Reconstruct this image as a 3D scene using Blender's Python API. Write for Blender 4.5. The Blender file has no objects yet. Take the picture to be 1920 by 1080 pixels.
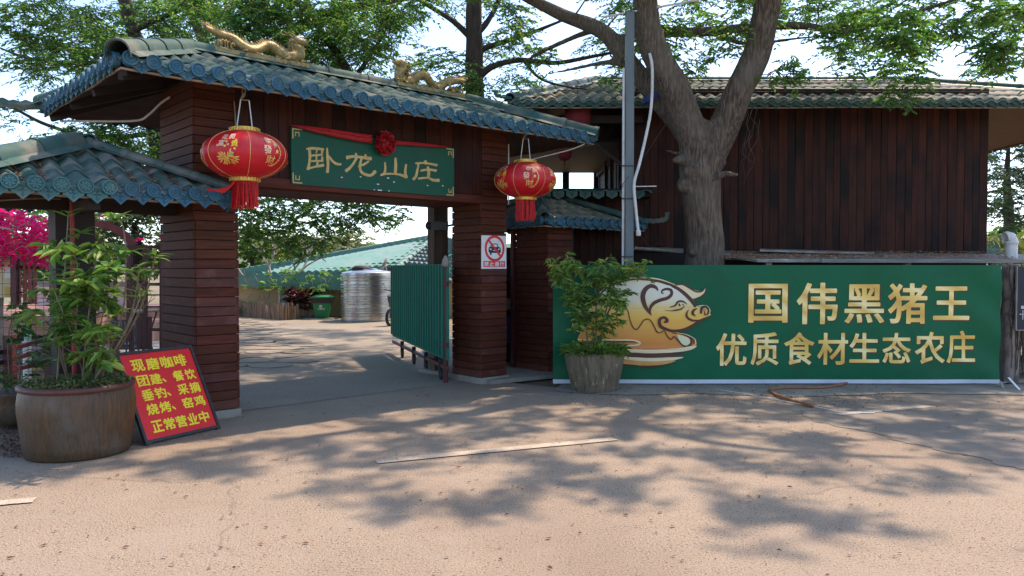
import bpy, bmesh, math, random
import numpy as np
from mathutils import Vector, Matrix, noise as mnoise
rnd = random.Random(7)
R = math.radians
scene = bpy.context.scene
C = scene.collection

# ---------------------------------------------------------------- camera, sky, sun, exposure
F = 1450.0; HY = 503.0; EYE = 1.6
PITCH = math.atan((540 - HY) / F)
cam_data = bpy.data.cameras.new('camera'); cam = bpy.data.objects.new('camera', cam_data); C.objects.link(cam)
cam.location = (0, 0, EYE); cam.rotation_euler = (math.pi / 2 - PITCH, 0, 0)
cam_data.sensor_width = 36.0; cam_data.lens = 36.0 * F / 1920.0
cam_data.clip_start = 0.05; cam_data.clip_end = 1500
scene.camera = cam
SUN_DIR = Vector((0.34, 0.36, 0.87)).normalized()
world = bpy.data.worlds.new('World'); scene.world = world; world.use_nodes = True
wn = world.node_tree; wn.nodes.clear()
sky = wn.nodes.new('ShaderNodeTexSky'); sky.sky_type = 'NISHITA'; sky.sun_disc = False
sky.sun_elevation = math.asin(SUN_DIR.z); sky.sun_rotation = math.atan2(SUN_DIR.x, SUN_DIR.y)
sky.air_density = 0.7; sky.dust_density = 0.9; sky.ozone_density = 0.2
bgn = wn.nodes.new('ShaderNodeBackground'); bgn.inputs[1].default_value = 0.15
won = wn.nodes.new('ShaderNodeOutputWorld')
wn.links.new(sky.outputs[0], bgn.inputs[0]); wn.links.new(bgn.outputs[0], won.inputs[0])
sun_data = bpy.data.lights.new('sun', 'SUN'); sun_data.energy = 2.7; sun_data.angle = R(1.0); sun_data.color = (1.0, 0.78, 0.62)
sun = bpy.data.objects.new('sun', sun_data); C.objects.link(sun)
sun.rotation_euler = SUN_DIR.to_track_quat('Z', 'Y').to_euler(); sun.location = SUN_DIR * 60
scene.view_settings.view_transform = 'Standard'; scene.view_settings.look = 'None'
scene.view_settings.exposure = 1.56; scene.view_settings.gamma = 1.0; scene.view_settings.use_curve_mapping = False
scene.render.engine = 'CYCLES'
scene.cycles.max_bounces = 6; scene.cycles.transparent_max_bounces = 6

# ---------------------------------------------------------------- measuring the photograph's space
_c, _s = math.cos(PITCH), math.sin(PITCH)
EYEV = np.array([0, 0, EYE])
def ray(px, py):
    x = (px - 960) / F; y = -(py - 540) / F
    return np.array([x, _c + y * _s, -_s + y * _c])
def ground(px, py, z=0.0):
    r = ray(px, py); return EYEV + r * ((z - EYE) / r[2])
def at(px, py, Y):
    r = ray(px, py); return EYEV + r * (Y / r[1])
class Frame:
    """a place's own axes: origin o, direction u on the ground, v behind it, z up"""
    def __init__(s, o, ux):
        s.o = np.array([o[0], o[1], 0.0]); u = np.array([ux[0], ux[1], 0.0]); s.u = u / np.linalg.norm(u)
        s.v = np.array([-s.u[1], s.u[0], 0.0]); s.rz = math.atan2(s.u[1], s.u[0])
    def w(s, a, b, c): return s.o + s.u * a + s.v * b + np.array([0, 0, c])
    def loc(s, p): d = np.array(p) - s.o; return np.array([d @ s.u, d @ s.v, d[2]])
    def hitv(s, px, py, v):
        r = ray(px, py); t = (v - (EYEV - s.o) @ s.v) / (r @ s.v); p = EYEV + r * t - s.o
        return p @ s.u, p[2]
    def hitu(s, px, py, u):
        r = ray(px, py); t = (u - (EYEV - s.o) @ s.u) / (r @ s.u); p = EYEV + r * t - s.o
        return p @ s.v, p[2]

# ---------------------------------------------------------------- mesh helpers
class MB:
    def __init__(s): s.v = []; s.f = []
    def add(s, vs, fs):
        n = len(s.v); s.v.extend([tuple(p) for p in vs]); s.f.extend([tuple(i + n for i in f) for f in fs]); return s
    def box(s, x0, x1, y0, y1, z0, z1, mat=None):
        vs = [(x, y, z) for x in (x0, x1) for y in (y0, y1) for z in (z0, z1)]
        if mat is not None: vs = [tuple(mat @ Vector(p)) for p in vs]
        return s.add(vs, [(0, 1, 3, 2), (4, 6, 7, 5), (0, 4, 5, 1), (2, 3, 7, 6), (0, 2, 6, 4), (1, 5, 7, 3)])
    def bar(s, a, b, w, h, up=(0, 0, 1)):
        a = Vector(a); b = Vector(b); d = b - a; L = d.length; d.normalize(); up = Vector(up)
        if abs(d.dot(up)) > .98: up = Vector((0, 1, 0))
        x = d.cross(up).normalized(); z = x.cross(d)
        vs = [p + x * (i * w / 2) + z * (j * h / 2) for p in (a, b) for i, j in ((-1, -1), (1, -1), (1, 1), (-1, 1))]
        return s.add(vs, [(3, 2, 1, 0), (4, 5, 6, 7), (0, 1, 5, 4), (1, 2, 6, 5), (2, 3, 7, 6), (3, 0, 4, 7)])
    def tube(s, pts, rad, n=8, cap=True, jit=0):
        pts = [Vector(p) for p in pts]
        if not hasattr(rad, '__len__'): rad = [rad] * len(pts)
        vs = []; fs = []; ref = None
        for i, p in enumerate(pts):
            d = (pts[min(i + 1, len(pts) - 1)] - pts[max(i - 1, 0)])
            d = d.normalized() if d.length > 1e-9 else Vector((0, 0, 1))
            if ref is None: ref = Vector((1, 0, 0)) if abs(d.x) < .8 else Vector((0, 1, 0))
            x = (ref - d * ref.dot(d)).normalized(); y = d.cross(x); ref = x
            for k in range(n):
                a = 2 * math.pi * k / n; rr = rad[i] * (1 + (rnd.uniform(-jit, jit) if jit else 0))
                vs.append(p + x * (math.cos(a) * rr) + y * (math.sin(a) * rr))
        for i in range(len(pts) - 1):
            for k in range(n):
                k2 = (k + 1) % n; fs.append((i * n + k, i * n + k2, (i + 1) * n + k2, (i + 1) * n + k))
        if cap: fs.append(tuple(reversed(range(n)))); fs.append(tuple(range((len(pts) - 1) * n, len(pts) * n)))
        return s.add(vs, fs)
    def lathe(s, prof, n=24, c=(0, 0, 0), a0=0, a1=2 * math.pi, close=True):
        full = abs(a1 - a0 - 2 * math.pi) < 1e-6; m = n if full else n + 1
        vs = [(c[0] + r * math.cos(a0 + (a1 - a0) * k / n), c[1] + r * math.sin(a0 + (a1 - a0) * k / n), c[2] + z) for r, z in prof for k in range(m)]
        fs = [(i * m + k, i * m + (k + 1) % m, (i + 1) * m + (k + 1) % m, (i + 1) * m + k) for i in range(len(prof) - 1) for k in range(n)]
        if full and close:
            fs.append(tuple(reversed(range(m)))); fs.append(tuple(range((len(prof) - 1) * m, len(prof) * m)))
        return s.add(vs, fs)
    def prism(s, poly, o, ax, ay, depth):
        """polygon (2-D) laid at o along ax, ay and pushed by depth along the normal"""
        o = Vector(o); ax = Vector(ax); ay = Vector(ay); nn = ax.cross(ay).normalized() * depth; m = len(poly)
        vs = [o + ax * p[0] + ay * p[1] for p in poly]; vs += [p + nn for p in vs]
        return s.add(vs, [tuple(reversed(range(m))), tuple(range(m, 2 * m))] + [(i, (i + 1) % m, m + (i + 1) % m, m + i) for i in range(m)])
    def mesh(s, name, m=None, smooth=False):
        me = bpy.data.meshes.new(name); me.from_pydata(s.v, [], s.f)
        if m is not None: me.materials.append(m)
        if smooth:
            me.polygons.foreach_set('use_smooth', [True] * len(me.polygons))
        me.update(); return me
    def build(s, name, m=None, parent=None, smooth=False, label=None, kind=None):
        o = bpy.data.objects.new(name, s.mesh(name, m, smooth)); C.objects.link(o)
        if parent is not None: o.parent = parent
        if label: o['label'] = label
        if kind: o['kind'] = kind
        return o
def inst(me, name, parent, loc=(0, 0, 0), rot=(0, 0, 0), scale=(1, 1, 1)):
    o = bpy.data.objects.new(name, me); C.objects.link(o); o.parent = parent
    o.location = loc; o.rotation_euler = rot; o.scale = scale; return o
def tag(o, label, cat, group=None):
    o['label'] = label; o['category'] = cat
    if group: o['group'] = group
    return o
def thing(name, label, cat, loc=(0, 0, 0), rz=0, group=None):
    o = bpy.data.objects.new(name, None); C.objects.link(o); o.location = loc; o.rotation_euler = (0, 0, rz); o.empty_display_size = .1
    return tag(o, label, cat, group)
def autosmooth(o, ang=35):
    me = o.data; me.polygons.foreach_set('use_smooth', [True] * len(me.polygons))
    try: me.set_sharp_from_angle(angle=R(ang))
    except Exception: pass
    return o
def copy_tree(root, loc=None, rz=None, label=None):
    r = root.copy(); C.objects.link(r)
    if loc is not None: r.location = loc
    if rz is not None: r.rotation_euler = (0, 0, rz)
    if label: r['label'] = label
    for ch in list(root.children):
        c = ch.copy(); C.objects.link(c); c.parent = r
        for g in list(ch.children):
            d = g.copy(); C.objects.link(d); d.parent = c
    return r
def crom(pts, n=6, closed=False):
    """smooth curve through points"""
    P = [np.array(p, float) for p in pts]; out = []; m = len(P)
    for i in range(m if closed else m - 1):
        p0 = P[(i - 1) % m] if closed or i > 0 else P[0]; p1 = P[i]; p2 = P[(i + 1) % m]; p3 = P[(i + 2) % m] if closed or i + 2 < m else P[-1]
        for k in range(n):
            t = k / n; out.append(.5 * ((2 * p1) + (-p0 + p2) * t + (2 * p0 - 5 * p1 + 4 * p2 - p3) * t * t + (-p0 + 3 * p1 - 3 * p2 + p3) * t ** 3))
    if not closed: out.append(P[-1])
    return out
def ribbon(pts, w, smooth=6, round_end=True):
    """a brush stroke as one closed outline; w one width or a width per point"""
    ws = w if hasattr(w, '__len__') else [w] * len(pts)
    q = crom([(p[0], p[1], ww) for p, ww in zip(pts, ws)], smooth) if smooth else [np.array([p[0], p[1], ww]) for p, ww in zip(pts, ws)]
    L = []; Rr = []
    for i in range(len(q)):
        d = q[min(i + 1, len(q) - 1)][:2] - q[max(i - 1, 0)][:2]; d = d / (np.linalg.norm(d) + 1e-9); nn = np.array([-d[1], d[0]])
        h = abs(q[i][2]) / 2
        if i == 0 and round_end:
            L.append(q[i][:2] - d * h * .5 + nn * h * .5); Rr.append(q[i][:2] - d * h * .5 - nn * h * .5)
        L.append(q[i][:2] + nn * h); Rr.append(q[i][:2] - nn * h)
        if i == len(q) - 1 and round_end:
            L.append(q[i][:2] + d * h * .5 + nn * h * .5); Rr.append(q[i][:2] + d * h * .5 - nn * h * .5)
    n = len(L); return L + Rr, [(i, i + 1, n + i + 1, n + i) for i in range(n - 1)]
_glyph = {}
def glyph(ch, off=0.0, NG=76, kx=.8):
    """outline of one written character as a flat mesh, thickened by off (in em); verts normalised to the character's own box, faces"""
    k = (ch, off)
    if k in _glyph: return _glyph[k]
    cu = bpy.data.curves.new('writing', 'FONT'); cu.body = ch; cu.resolution_u = 3
    o = bpy.data.objects.new('writing', cu); C.objects.link(o); bpy.context.view_layer.update()
    me = bpy.data.meshes.new_from_object(o.evaluated_get(bpy.context.evaluated_depsgraph_get()))
    v = np.array([p.co[:2] for p in me.vertices]); cnt = {}
    for p in me.polygons:
        for e in p.edge_keys: cnt[e] = cnt.get(e, 0) + 1
    seg = np.array([(v[e[0]], v[e[1]]) for e, c in cnt.items() if c == 1])
    bpy.data.objects.remove(o); bpy.data.curves.remove(cu); bpy.data.meshes.remove(me)
    a = v.min(0) - off * 1.6; b = v.max(0) + off * 1.6; S = (b - a).max() / NG; nx, ny = int((b[0] - a[0]) / S) + 2, int((b[1] - a[1]) / S) + 2
    gx = a[0] + np.arange(nx) * S; gy = a[1] + np.arange(ny) * S; X, Y = np.meshgrid(gx, gy, indexing='ij'); Pt = np.stack([X.ravel(), Y.ravel()], 1)
    A = seg[:, 0]; Bq = seg[:, 1]; sc = np.array([kx, 1.0]); d2 = np.full(len(Pt), 1e9); cross = np.zeros(len(Pt), int)
    for p, q in zip(A, Bq):
        pa = (Pt - p) * sc; ba = (q - p) * sc; h = np.clip((pa @ ba) / (ba @ ba + 1e-12), 0, 1); d2 = np.minimum(d2, ((pa - h[:, None] * ba) ** 2).sum(1))
        y = Pt[:, 1]; c_ = (p[1] > y) != (q[1] > y); xs = p[0] + (y - p[1]) * (q[0] - p[0]) / (q[1] - p[1] + 1e-12); cross += c_ & (Pt[:, 0] < xs)
    D = np.sqrt(d2); D = np.where(cross % 2 == 1, D, -D).reshape(nx, ny) + off
    V = []; idx = {}; Fc = []
    def vid(key, p):
        if key not in idx: idx[key] = len(V); V.append(p)
        return idx[key]
    def node(i, j): return vid((i, j), (gx[i], gy[j]))
    def cut(i, j, i2, j2):
        if (i2, j2) < (i, j): i, j, i2, j2 = i2, j2, i, j
        d0, d1 = D[i, j], D[i2, j2]; t = d0 / (d0 - d1 + 1e-12); return vid((i, j, i2, j2), (gx[i] + (gx[i2] - gx[i]) * t, gy[j] + (gy[j2] - gy[j]) * t))
    for i in range(nx - 1):
        for j in range(ny - 1):
            cs = [(i, j), (i + 1, j), (i + 1, j + 1), (i, j + 1)]; ins = [D[c] > 0 for c in cs]
            if not any(ins): continue
            poly = []
            for q in range(4):
                c0, c1 = cs[q], cs[(q + 1) % 4]
                if ins[q]: poly.append(node(*c0))
                if ins[q] != ins[(q + 1) % 4]: poly.append(cut(*c0, *c1))
            if len(poly) >= 3: Fc.append(tuple(poly))
    V = np.array(V); a = V.min(0); b = V.max(0); _glyph[k] = ((V - a) / (b - a), Fc)
    return _glyph[k]
def polyfill(poly):
    """triangulate a concave outline; returns verts, faces"""
    from mathutils.geometry import tessellate_polygon
    vs = [Vector((p[0], p[1], 0)) for p in poly]; return [tuple(p[:2]) for p in poly], [tuple(t) for t in tessellate_polygon([vs])]

# ---------------------------------------------------------------- materials
def M(name, col, col2=None, rough=.75, scale=4, stretch=(1, 1, 1), bump=0, bscale=None, metal=0, var=0, coord='Object',
      lo=.35, hi=.65, dirt=None, dscale=1.5, dlo=.5, dhi=.7, detail=5, spec=.4, huev=0, trans=0, bdist=.02, island=0, extra=None, wave=None):
    m = bpy.data.materials.new(name); m.use_nodes = True; nt = m.node_tree; N = nt.nodes; L = nt.links
    b = N['Principled BSDF']; b.inputs['Roughness'].default_value = rough; b.inputs['Metallic'].default_value = metal
    b.inputs['Specular IOR Level'].default_value = spec
    tc = N.new('ShaderNodeTexCoord'); vec = tc.outputs['Object']
    if coord == 'World': g = N.new('ShaderNodeNewGeometry'); vec = g.outputs['Position']
    oi = N.new('ShaderNodeObjectInfo')
    if var and coord != 'World':
        am = N.new('ShaderNodeVectorMath'); am.operation = 'MULTIPLY_ADD'
        cx = N.new('ShaderNodeCombineXYZ'); 
        for i in range(3): L.new(oi.outputs['Random'], cx.inputs[i])
        L.new(cx.outputs[0], am.inputs[0]); am.inputs[1].default_value = (37, 53, 71); L.new(vec, am.inputs[2]); vec = am.outputs[0]
    mp = N.new('ShaderNodeMapping'); mp.inputs['Scale'].default_value = stretch; L.new(vec, mp.inputs['Vector'])
    out = None
    c1 = N.new('ShaderNodeRGB'); c1.outputs[0].default_value = (*col, 1); out = c1.outputs[0]
    def mix(a, bcol, fac):
        x = N.new('ShaderNodeMix'); x.data_type = 'RGBA'
        L.new(fac, x.inputs['Factor']); L.new(a, x.inputs['A'])
        if isinstance(bcol, tuple): x.inputs['B'].default_value = (*bcol, 1)
        else: L.new(bcol, x.inputs['B'])
        return x.outputs['Result']
    def nz(sc, lo_, hi_, v=None, det=detail, rgh=.6):
        n = N.new('ShaderNodeTexNoise'); n.inputs['Scale'].default_value = sc; n.inputs['Detail'].default_value = det; n.inputs['Roughness'].default_value = rgh
        L.new(v if v is not None else mp.outputs[0], n.inputs['Vector'])
        r = N.new('ShaderNodeMapRange'); r.inputs[1].default_value = lo_; r.inputs[2].default_value = hi_; r.clamp = True; L.new(n.outputs['Fac'], r.inputs[0])
        return n.outputs['Fac'], r.outputs[0]
    raw = None
    if col2 is not None:
        raw, f = nz(scale, lo, hi); out = mix(out, col2, f)
    if dirt is not None:
        _, f = nz(dscale, dlo, dhi, vec, 6); out = mix(out, dirt, f)
    if extra is not None: out = extra(N, L, out, vec, mix, nz)
    if var or huev or island:
        h = N.new('ShaderNodeHueSaturation'); src = oi.outputs['Random']
        if island: gg = N.new('ShaderNodeNewGeometry'); src = gg.outputs['Random Per Island']
        amt = island or var
        mr = N.new('ShaderNodeMapRange'); mr.inputs[3].default_value = 1 - amt; mr.inputs[4].default_value = 1 + amt; L.new(src, mr.inputs[0]); L.new(mr.outputs[0], h.inputs['Value'])
        if huev:
            m2 = N.new('ShaderNodeMath'); m2.operation = 'MULTIPLY'; m2.inputs[1].default_value = 7.31; L.new(src, m2.inputs[0])
            m3 = N.new('ShaderNodeMath'); m3.operation = 'FRACT'; L.new(m2.outputs[0], m3.inputs[0])
            mh = N.new('ShaderNodeMapRange'); mh.inputs[3].default_value = .5 - huev; mh.inputs[4].default_value = .5 + huev; L.new(m3.outputs[0], mh.inputs[0]); L.new(mh.outputs[0], h.inputs['Hue'])
        L.new(out, h.inputs['Color']); out = h.outputs[0]
    L.new(out, b.inputs['Base Color'])
    if bump:
        bn = N.new('ShaderNodeBump'); bn.inputs['Strength'].default_value = bump; bn.inputs['Distance'].default_value = bdist
        n = N.new('ShaderNodeTexNoise'); n.inputs['Scale'].default_value = bscale or scale * 3; n.inputs['Detail'].default_value = 6; n.inputs['Roughness'].default_value = .65
        L.new(mp.outputs[0], n.inputs['Vector']); L.new(n.outputs['Fac'], bn.inputs['Height']); L.new(bn.outputs[0], b.inputs['Normal'])
    if trans:
        t = N.new('ShaderNodeBsdfTranslucent'); ms = N.new('ShaderNodeMixShader'); ms.inputs[0].default_value = trans
        hs = N.new('ShaderNodeHueSaturation'); hs.inputs['Value'].default_value = 1.5; hs.inputs['Hue'].default_value = .485; hs.inputs['Saturation'].default_value = 1.1
        L.new(out, hs.inputs['Color']); L.new(hs.outputs[0], t.inputs[0]); L.new(b.outputs[0], ms.inputs[1]); L.new(t.outputs[0], ms.inputs[2])
        L.new(ms.outputs[0], N['Material Output'].inputs[0])
    return m

# wood (vertical and horizontal grain)
W_H = M('red wood boards, grain along', (.098, .027, .013), (.054, .016, .009), .66, 3, (.6, 6, 9), .35, 9, var=.20, dirt=(.12, .055, .038), dscale=2.2, dlo=.58, dhi=.8, spec=.2, huev=.006)
W_LIGHT = M('faded red wood boards', (.120, .029, .0165), (.072, .020, .0115), .66, 3, (.6, 6, 9), .35, 9, var=.15, dirt=(.20, .09, .065), dscale=2.5, dlo=.55, dhi=.8, huev=.008)
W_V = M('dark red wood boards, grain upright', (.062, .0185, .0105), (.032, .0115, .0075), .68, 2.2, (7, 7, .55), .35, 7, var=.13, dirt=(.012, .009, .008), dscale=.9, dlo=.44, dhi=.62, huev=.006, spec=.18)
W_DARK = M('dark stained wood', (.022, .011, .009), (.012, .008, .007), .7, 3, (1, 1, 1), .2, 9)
W_SOF = M('soffit boards', (.075, .032, .024), (.04, .02, .016), .7, 3, (1, 6, 6), .2, 9)
W_SOFL = M('light soffit boards', (.15, .068, .040), (.10, .045, .028), .6, 3, (1, 8, 1), .2, 9, var=.1)
W_GREY = M('weathered grey boards', (.30, .27, .23), (.18, .165, .14), .8, 3, (1, 8, 8), .3, 12, var=.15)
W_BROWN = M('bare brown timber', (.115, .075, .048), (.06, .042, .03), .75, 3, (6, 6, .5), .3, 9)
TEAL = M('weathered teal roof resin', (.030, .088, .078), (.058, .100, .085), .72, 5, (1, 1, 1), .15, 30, var=.12, dirt=(.19, .175, .14), dscale=2.3, dlo=.50, dhi=.74, spec=.2)
TEAL_G = M('dusty teal roof resin', (.036, .092, .080), (.070, .102, .085), .72, 4, (1, 1, 1), .15, 30, var=.10, dirt=(.25, .225, .19), dscale=2.0, dlo=.46, dhi=.72, spec=.35)
GREYT = M('moss grey roof resin', (.10, .135, .105), (.19, .18, .14), .7, 6, (1, 1, 1), .2, 30, var=.22, dirt=(.22, .16, .10), dscale=3, dlo=.5, dhi=.72, spec=.3)
BLUE = M('blue eave resin', (.020, .092, .145), (.036, .112, .150), .55, 9, bump=.15, bscale=40, var=.16, dirt=(.16, .18, .17), dscale=9, dlo=.56, dhi=.78)
TEALC = M('teal eave resin', (.032, .120, .125), (.05, .135, .13), .45, 9, bump=.15, bscale=40, var=.12, dirt=(.16, .18, .15), dscale=9, dlo=.56, dhi=.78)
GREENC = M('dark green eave resin', (.022, .085, .066), (.04, .10, .08), .5, 9, bump=.15, bscale=40, var=.12, dirt=(.12, .13, .10), dscale=6, dlo=.55, dhi=.75)
GREENT = M('green glazed roof tile', (.058, .160, .112), (.100, .21, .160), .55, 4, bump=.1, bscale=20, var=.12, dirt=(.15, .2, .17), dscale=.5, dlo=.5, dhi=.7, spec=.5)
TRIM = M('pale trim strip', (.30, .23, .16), (.20, .15, .10), .7, 12)
GOLD = M('dull gold paint', (.42, .30, .10), (.17, .12, .045), .5, 22, bump=.8, bscale=45, metal=.3, spec=.6, bdist=.01)
GOLDB = M('bright gold foil', (.75, .52, .12), (.55, .33, .07), .3, 40, metal=.7, bump=.4, bscale=90)
GOLDL = M('gold leaf lettering', (.52, .38, .14), (.40, .28, .10), .45, 14, metal=.25, bump=.25, bscale=30)
LAN = M('red lantern cloth', (.62, .012, .022), (.50, .010, .018), .42, 3, bump=.15, bscale=140, dirt=(.62, .07, .08), dscale=2.2, dlo=.5, dhi=.85, trans=.12)
TAS = M('red tassel thread', (.66, .012, .012), (.42, .008, .008), .6, 30, trans=.15, island=.3)
CLOTH = M('red sash cloth', (.42, .012, .018), (.28, .008, .012), .6, 18, bump=.4, bscale=24)
PLQ = M('green plaque paint', (.006, .085, .046), (.010, .072, .040), .5, 7, bump=.08, bscale=20, spec=.2, dirt=(.02, .07, .055), dscale=2.5, dlo=.5, dhi=.8)
WHITE = M('white paint', (.78, .78, .76), (.66, .66, .63), .5, 7)
WPLAST = M('white plastic', (.62, .62, .60), (.50, .50, .47), .4, 7, dirt=(.33, .31, .27), dscale=4, dlo=.55, dhi=.8)
REDP = M('red sign paint', (.70, .014, .016), (.62, .012, .014), .45, 7)
RED = M('red sign ink', (.66, .02, .02), None, .45)
YEL = M('yellow lettering', (.86, .70, .02), None, .5)
BLACK = M('black metal', (.02, .02, .022), (.035, .035, .035), .5, 12)
NAVY = M('dark blue ink', (.014, .018, .032), None, .5)
STEELG = M('grey painted steel', (.125, .155, .165), (.095, .12, .13), .5, 5, (1, 1, .4), bump=.05, dirt=(.15, .10, .07), dscale=4, dlo=.62, dhi=.8)
STAIN = M('stainless steel', (.55, .55, .53), (.36, .36, .35), .3, 4, (1, 1, 8), metal=1.0, bump=.05, bscale=3)
GALV = M('grey corrugated sheet', (.34, .33, .30), (.22, .20, .17), .6, 3, (1, 1, 1), bump=.1, dirt=(.22, .14, .09), dscale=3, dlo=.45, dhi=.7)
GATEG = M('green gate sheet', (.001, .165, .108), (.003, .125, .085), .55, 3, (5, 5, .5), bump=.1, bscale=8, dirt=(.02, .10, .075), dscale=5, dlo=.5, dhi=.75, spec=.15)
IRON = M('dark red iron', (.095, .014, .014), (.06, .012, .012), .5, 9, bump=.1, var=.1, dirt=(.05, .02, .015), dscale=6)
IRONB = M('red iron', (.26, .02, .02), (.18, .016, .016), .5, 9, bump=.1)
DARKM = M('dark wire', (.02, .022, .02), None, .6)
HOSE = M('orange brown hose', (.30, .125, .055), (.22, .09, .04), .5, 20)
CONC = M('cast concrete', (.30, .275, .225), (.22, .205, .17), .9, 3, bump=.4, bscale=30, dirt=(.16, .14, .11), dscale=1.2, dlo=.5, dhi=.75)
POSTC = M('vine stained concrete post', (.34, .28, .235), (.20, .16, .13), .9, 8, (1, 1, .5), bump=.6, bscale=18, dirt=(.10, .075, .06), dscale=5, dlo=.5, dhi=.65)
CREAM = M('yellow plaster wall', (.62, .45, .24), (.54, .38, .19), .85, 2, bump=.1)
GLAZE = M('brown glazed jar', (.125, .062, .024), (.055, .036, .020), .36, 3, (14, 14, 1.2), bump=.8, bscale=6, spec=.5, dirt=(.10, .088, .068), dscale=3.0, dlo=.52, dhi=.72, detail=8)
RIM = M('dark red jar rim', (.11, .035, .026), (.07, .028, .022), .45, 8)
STREAK = M('streaked stone jar', (.185, .145, .090), (.095, .075, .048), .75, 2.6, (8, 8, .3), bump=.6, bscale=7, detail=7, extra=lambda N, L, out, vec, mix, nz: mix(out, (.40, .33, .23), nz(4.1, .60, .66, None, 4)[1]))
SOIL = M('potting soil', (.07, .045, .03), (.04, .028, .02), .95, 30, bump=.6)
BARK = M('furrowed bark', (.30, .225, .16), (.10, .072, .052), .92, 10, (4.2, 4.2, .5), bump=1.0, bscale=10, bdist=.14, detail=9, dirt=(.27, .245, .19), dscale=1.3, dlo=.45, dhi=.85, lo=.36, hi=.56)
BARKD = M('dark bark', (.085, .062, .048), (.04, .03, .024), .92, 8, (3, 3, .6), bump=.8, bscale=16, bdist=.03)
BARKP = M('pale bare bark', (.34, .30, .24), (.22, .19, .15), .85, 8, bump=.4)
STEMM = M('shrub stem', (.20, .15, .10), (.13, .095, .06), .8, 12)
LEAF1 = M('canopy leaf', (.115, .240, .052), (.070, .170, .042), .5, 1.1, (1, 1, 1), island=.45, huev=.025, trans=.56, coord='World', spec=.35)
LEAF2 = M('deep green canopy leaf', (.080, .195, .046), (.048, .13, .038), .5, 1.1, island=.42, huev=.022, trans=.45, coord='World', spec=.35)
LEAFY = M('yellow green far leaf', (.20, .27, .055), (.12, .20, .045), .6, .5, island=.35, huev=.025, trans=.35, coord='World')
LEAFS = M('shrub leaf', (.155, .30, .050), (.085, .195, .038), .42, 2.2, var=.38, huev=.022, trans=.32, spec=.45)
LEAFT = M('small shrub leaf', (.20, .33, .065), (.11, .215, .048), .45, 2.2, island=.4, huev=.022, trans=.32, coord='World')
LEAFM = M('pine needle clump', (.085, .15, .055), (.05, .10, .04), .6, .8, island=.35, huev=.01, trans=.2, coord='World')
PALM = M('palm leaflet', (.16, .22, .055), (.10, .16, .04), .5, 1, island=.3, huev=.02, trans=.3, coord='World')
PINK = M('magenta bract', (.86, .012, .22), (.75, .008, .15), .55, 1.4, island=.3, huev=.012, trans=.4, coord='World')
DREDL = M('dark red cordyline leaf', (.11, .012, .018), (.03, .05, .02), .5, 4, island=.4, trans=.2, coord='World', lo=.45, hi=.55)
GRASS = M('edging grass', (.11, .17, .045), (.16, .14, .06), .7, 7, island=.4, huev=.03, trans=.2, coord='World')
LITTER = M('dry leaf litter', (.26, .12, .06), (.46, .27, .16), .85, 30, island=.5, huev=.03, coord='World')
LITD = M('dark fallen leaf', (.13, .045, .03), (.07, .035, .025), .85, 20, island=.5, huev=.02, coord='World')
BAMB = M('split bamboo', (.30, .21, .135), (.18, .12, .085), .75, 6, (1, 1, .3), var=.25)
WATER = M('muddy pond water', (.13, .105, .045), (.10, .08, .035), .08, .6, bump=.12, bscale=3, spec=.5)
BINM = M('green bin plastic', (.008, .20, .06), (.008, .17, .05), .4, 6)
BAG = M('black bin bag', (.015, .015, .017), None, .35)
RUB = M('dark rubber', (.02, .02, .02), None, .7)
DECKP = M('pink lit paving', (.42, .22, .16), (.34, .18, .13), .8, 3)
GLASS = M('window glass', (.30, .36, .38), None, .06, metal=0, spec=.8)
TRIMG = M('tank collar grey', (.30, .30, .29), (.2, .2, .2), .5, 9)
# ---------------------------------------------------------------- the ground
def asphalt_extra(fine, fscale=230, seam=True):
    def f(N, L, out, vec, mix, nz):
        _, s = nz(fscale, .42, .60, vec, 2, .5); out = mix(out, fine[0], s)
        _, s2 = nz(fscale * .55, .60, .68, vec, 2, .5); out = mix(out, fine[1], s2)
        if seam:
            _, s6 = nz(.8, .50, .62, vec, 6, .7); m6 = N.new('ShaderNodeMath'); m6.operation = 'MULTIPLY'; m6.inputs[1].default_value = .5; L.new(s6, m6.inputs[0]); out = mix(out, (.33, .275, .21), m6.outputs[0]); _, s3 = nz(.35, .46, .62, vec, 5); mm = N.new('ShaderNodeMath'); mm.operation = 'MULTIPLY'; mm.inputs[1].default_value = .45; L.new(s3, mm.inputs[0]); out = mix(out, (.205, .15, .105), mm.outputs[0]); _, s4 = nz(1.1, .60, .70, vec, 7, .7); m4 = N.new('ShaderNodeMath'); m4.operation = 'MULTIPLY'; m4.inputs[1].default_value = .5; L.new(s4, m4.inputs[0]); out = mix(out, (.10, .083, .058), m4.outputs[0]); vo = N.new('ShaderNodeTexVoronoi'); vo.feature = 'DISTANCE_TO_EDGE'; vo.inputs['Scale'].default_value = .42; wv = N.new('ShaderNodeTexNoise'); wv.inputs['Scale'].default_value = 2.2; wv.inputs['Detail'].default_value = 6; L.new(vec, wv.inputs['Vector']); va = N.new('ShaderNodeVectorMath'); va.operation = 'MULTIPLY_ADD'; va.inputs[1].default_value = (.55, .55, 0); L.new(wv.outputs['Color'], va.inputs[0]); L.new(vec, va.inputs[2]); L.new(va.outputs[0], vo.inputs['Vector']); cr = N.new('ShaderNodeMapRange'); cr.inputs[1].default_value = .0015; cr.inputs[2].default_value = .0065; cr.inputs[3].default_value = .30; cr.inputs[4].default_value = 0; L.new(vo.outputs['Distance'], cr.inputs[0]); _, s5 = nz(.55, .48, .56, vec, 3); m5 = N.new('ShaderNodeMath'); m5.operation = 'MULTIPLY'; L.new(cr.outputs[0], m5.inputs[0]); L.new(s5, m5.inputs[1]); out = mix(out, (.07, .055, .04), m5.outputs[0])
        return out
    return f
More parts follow.
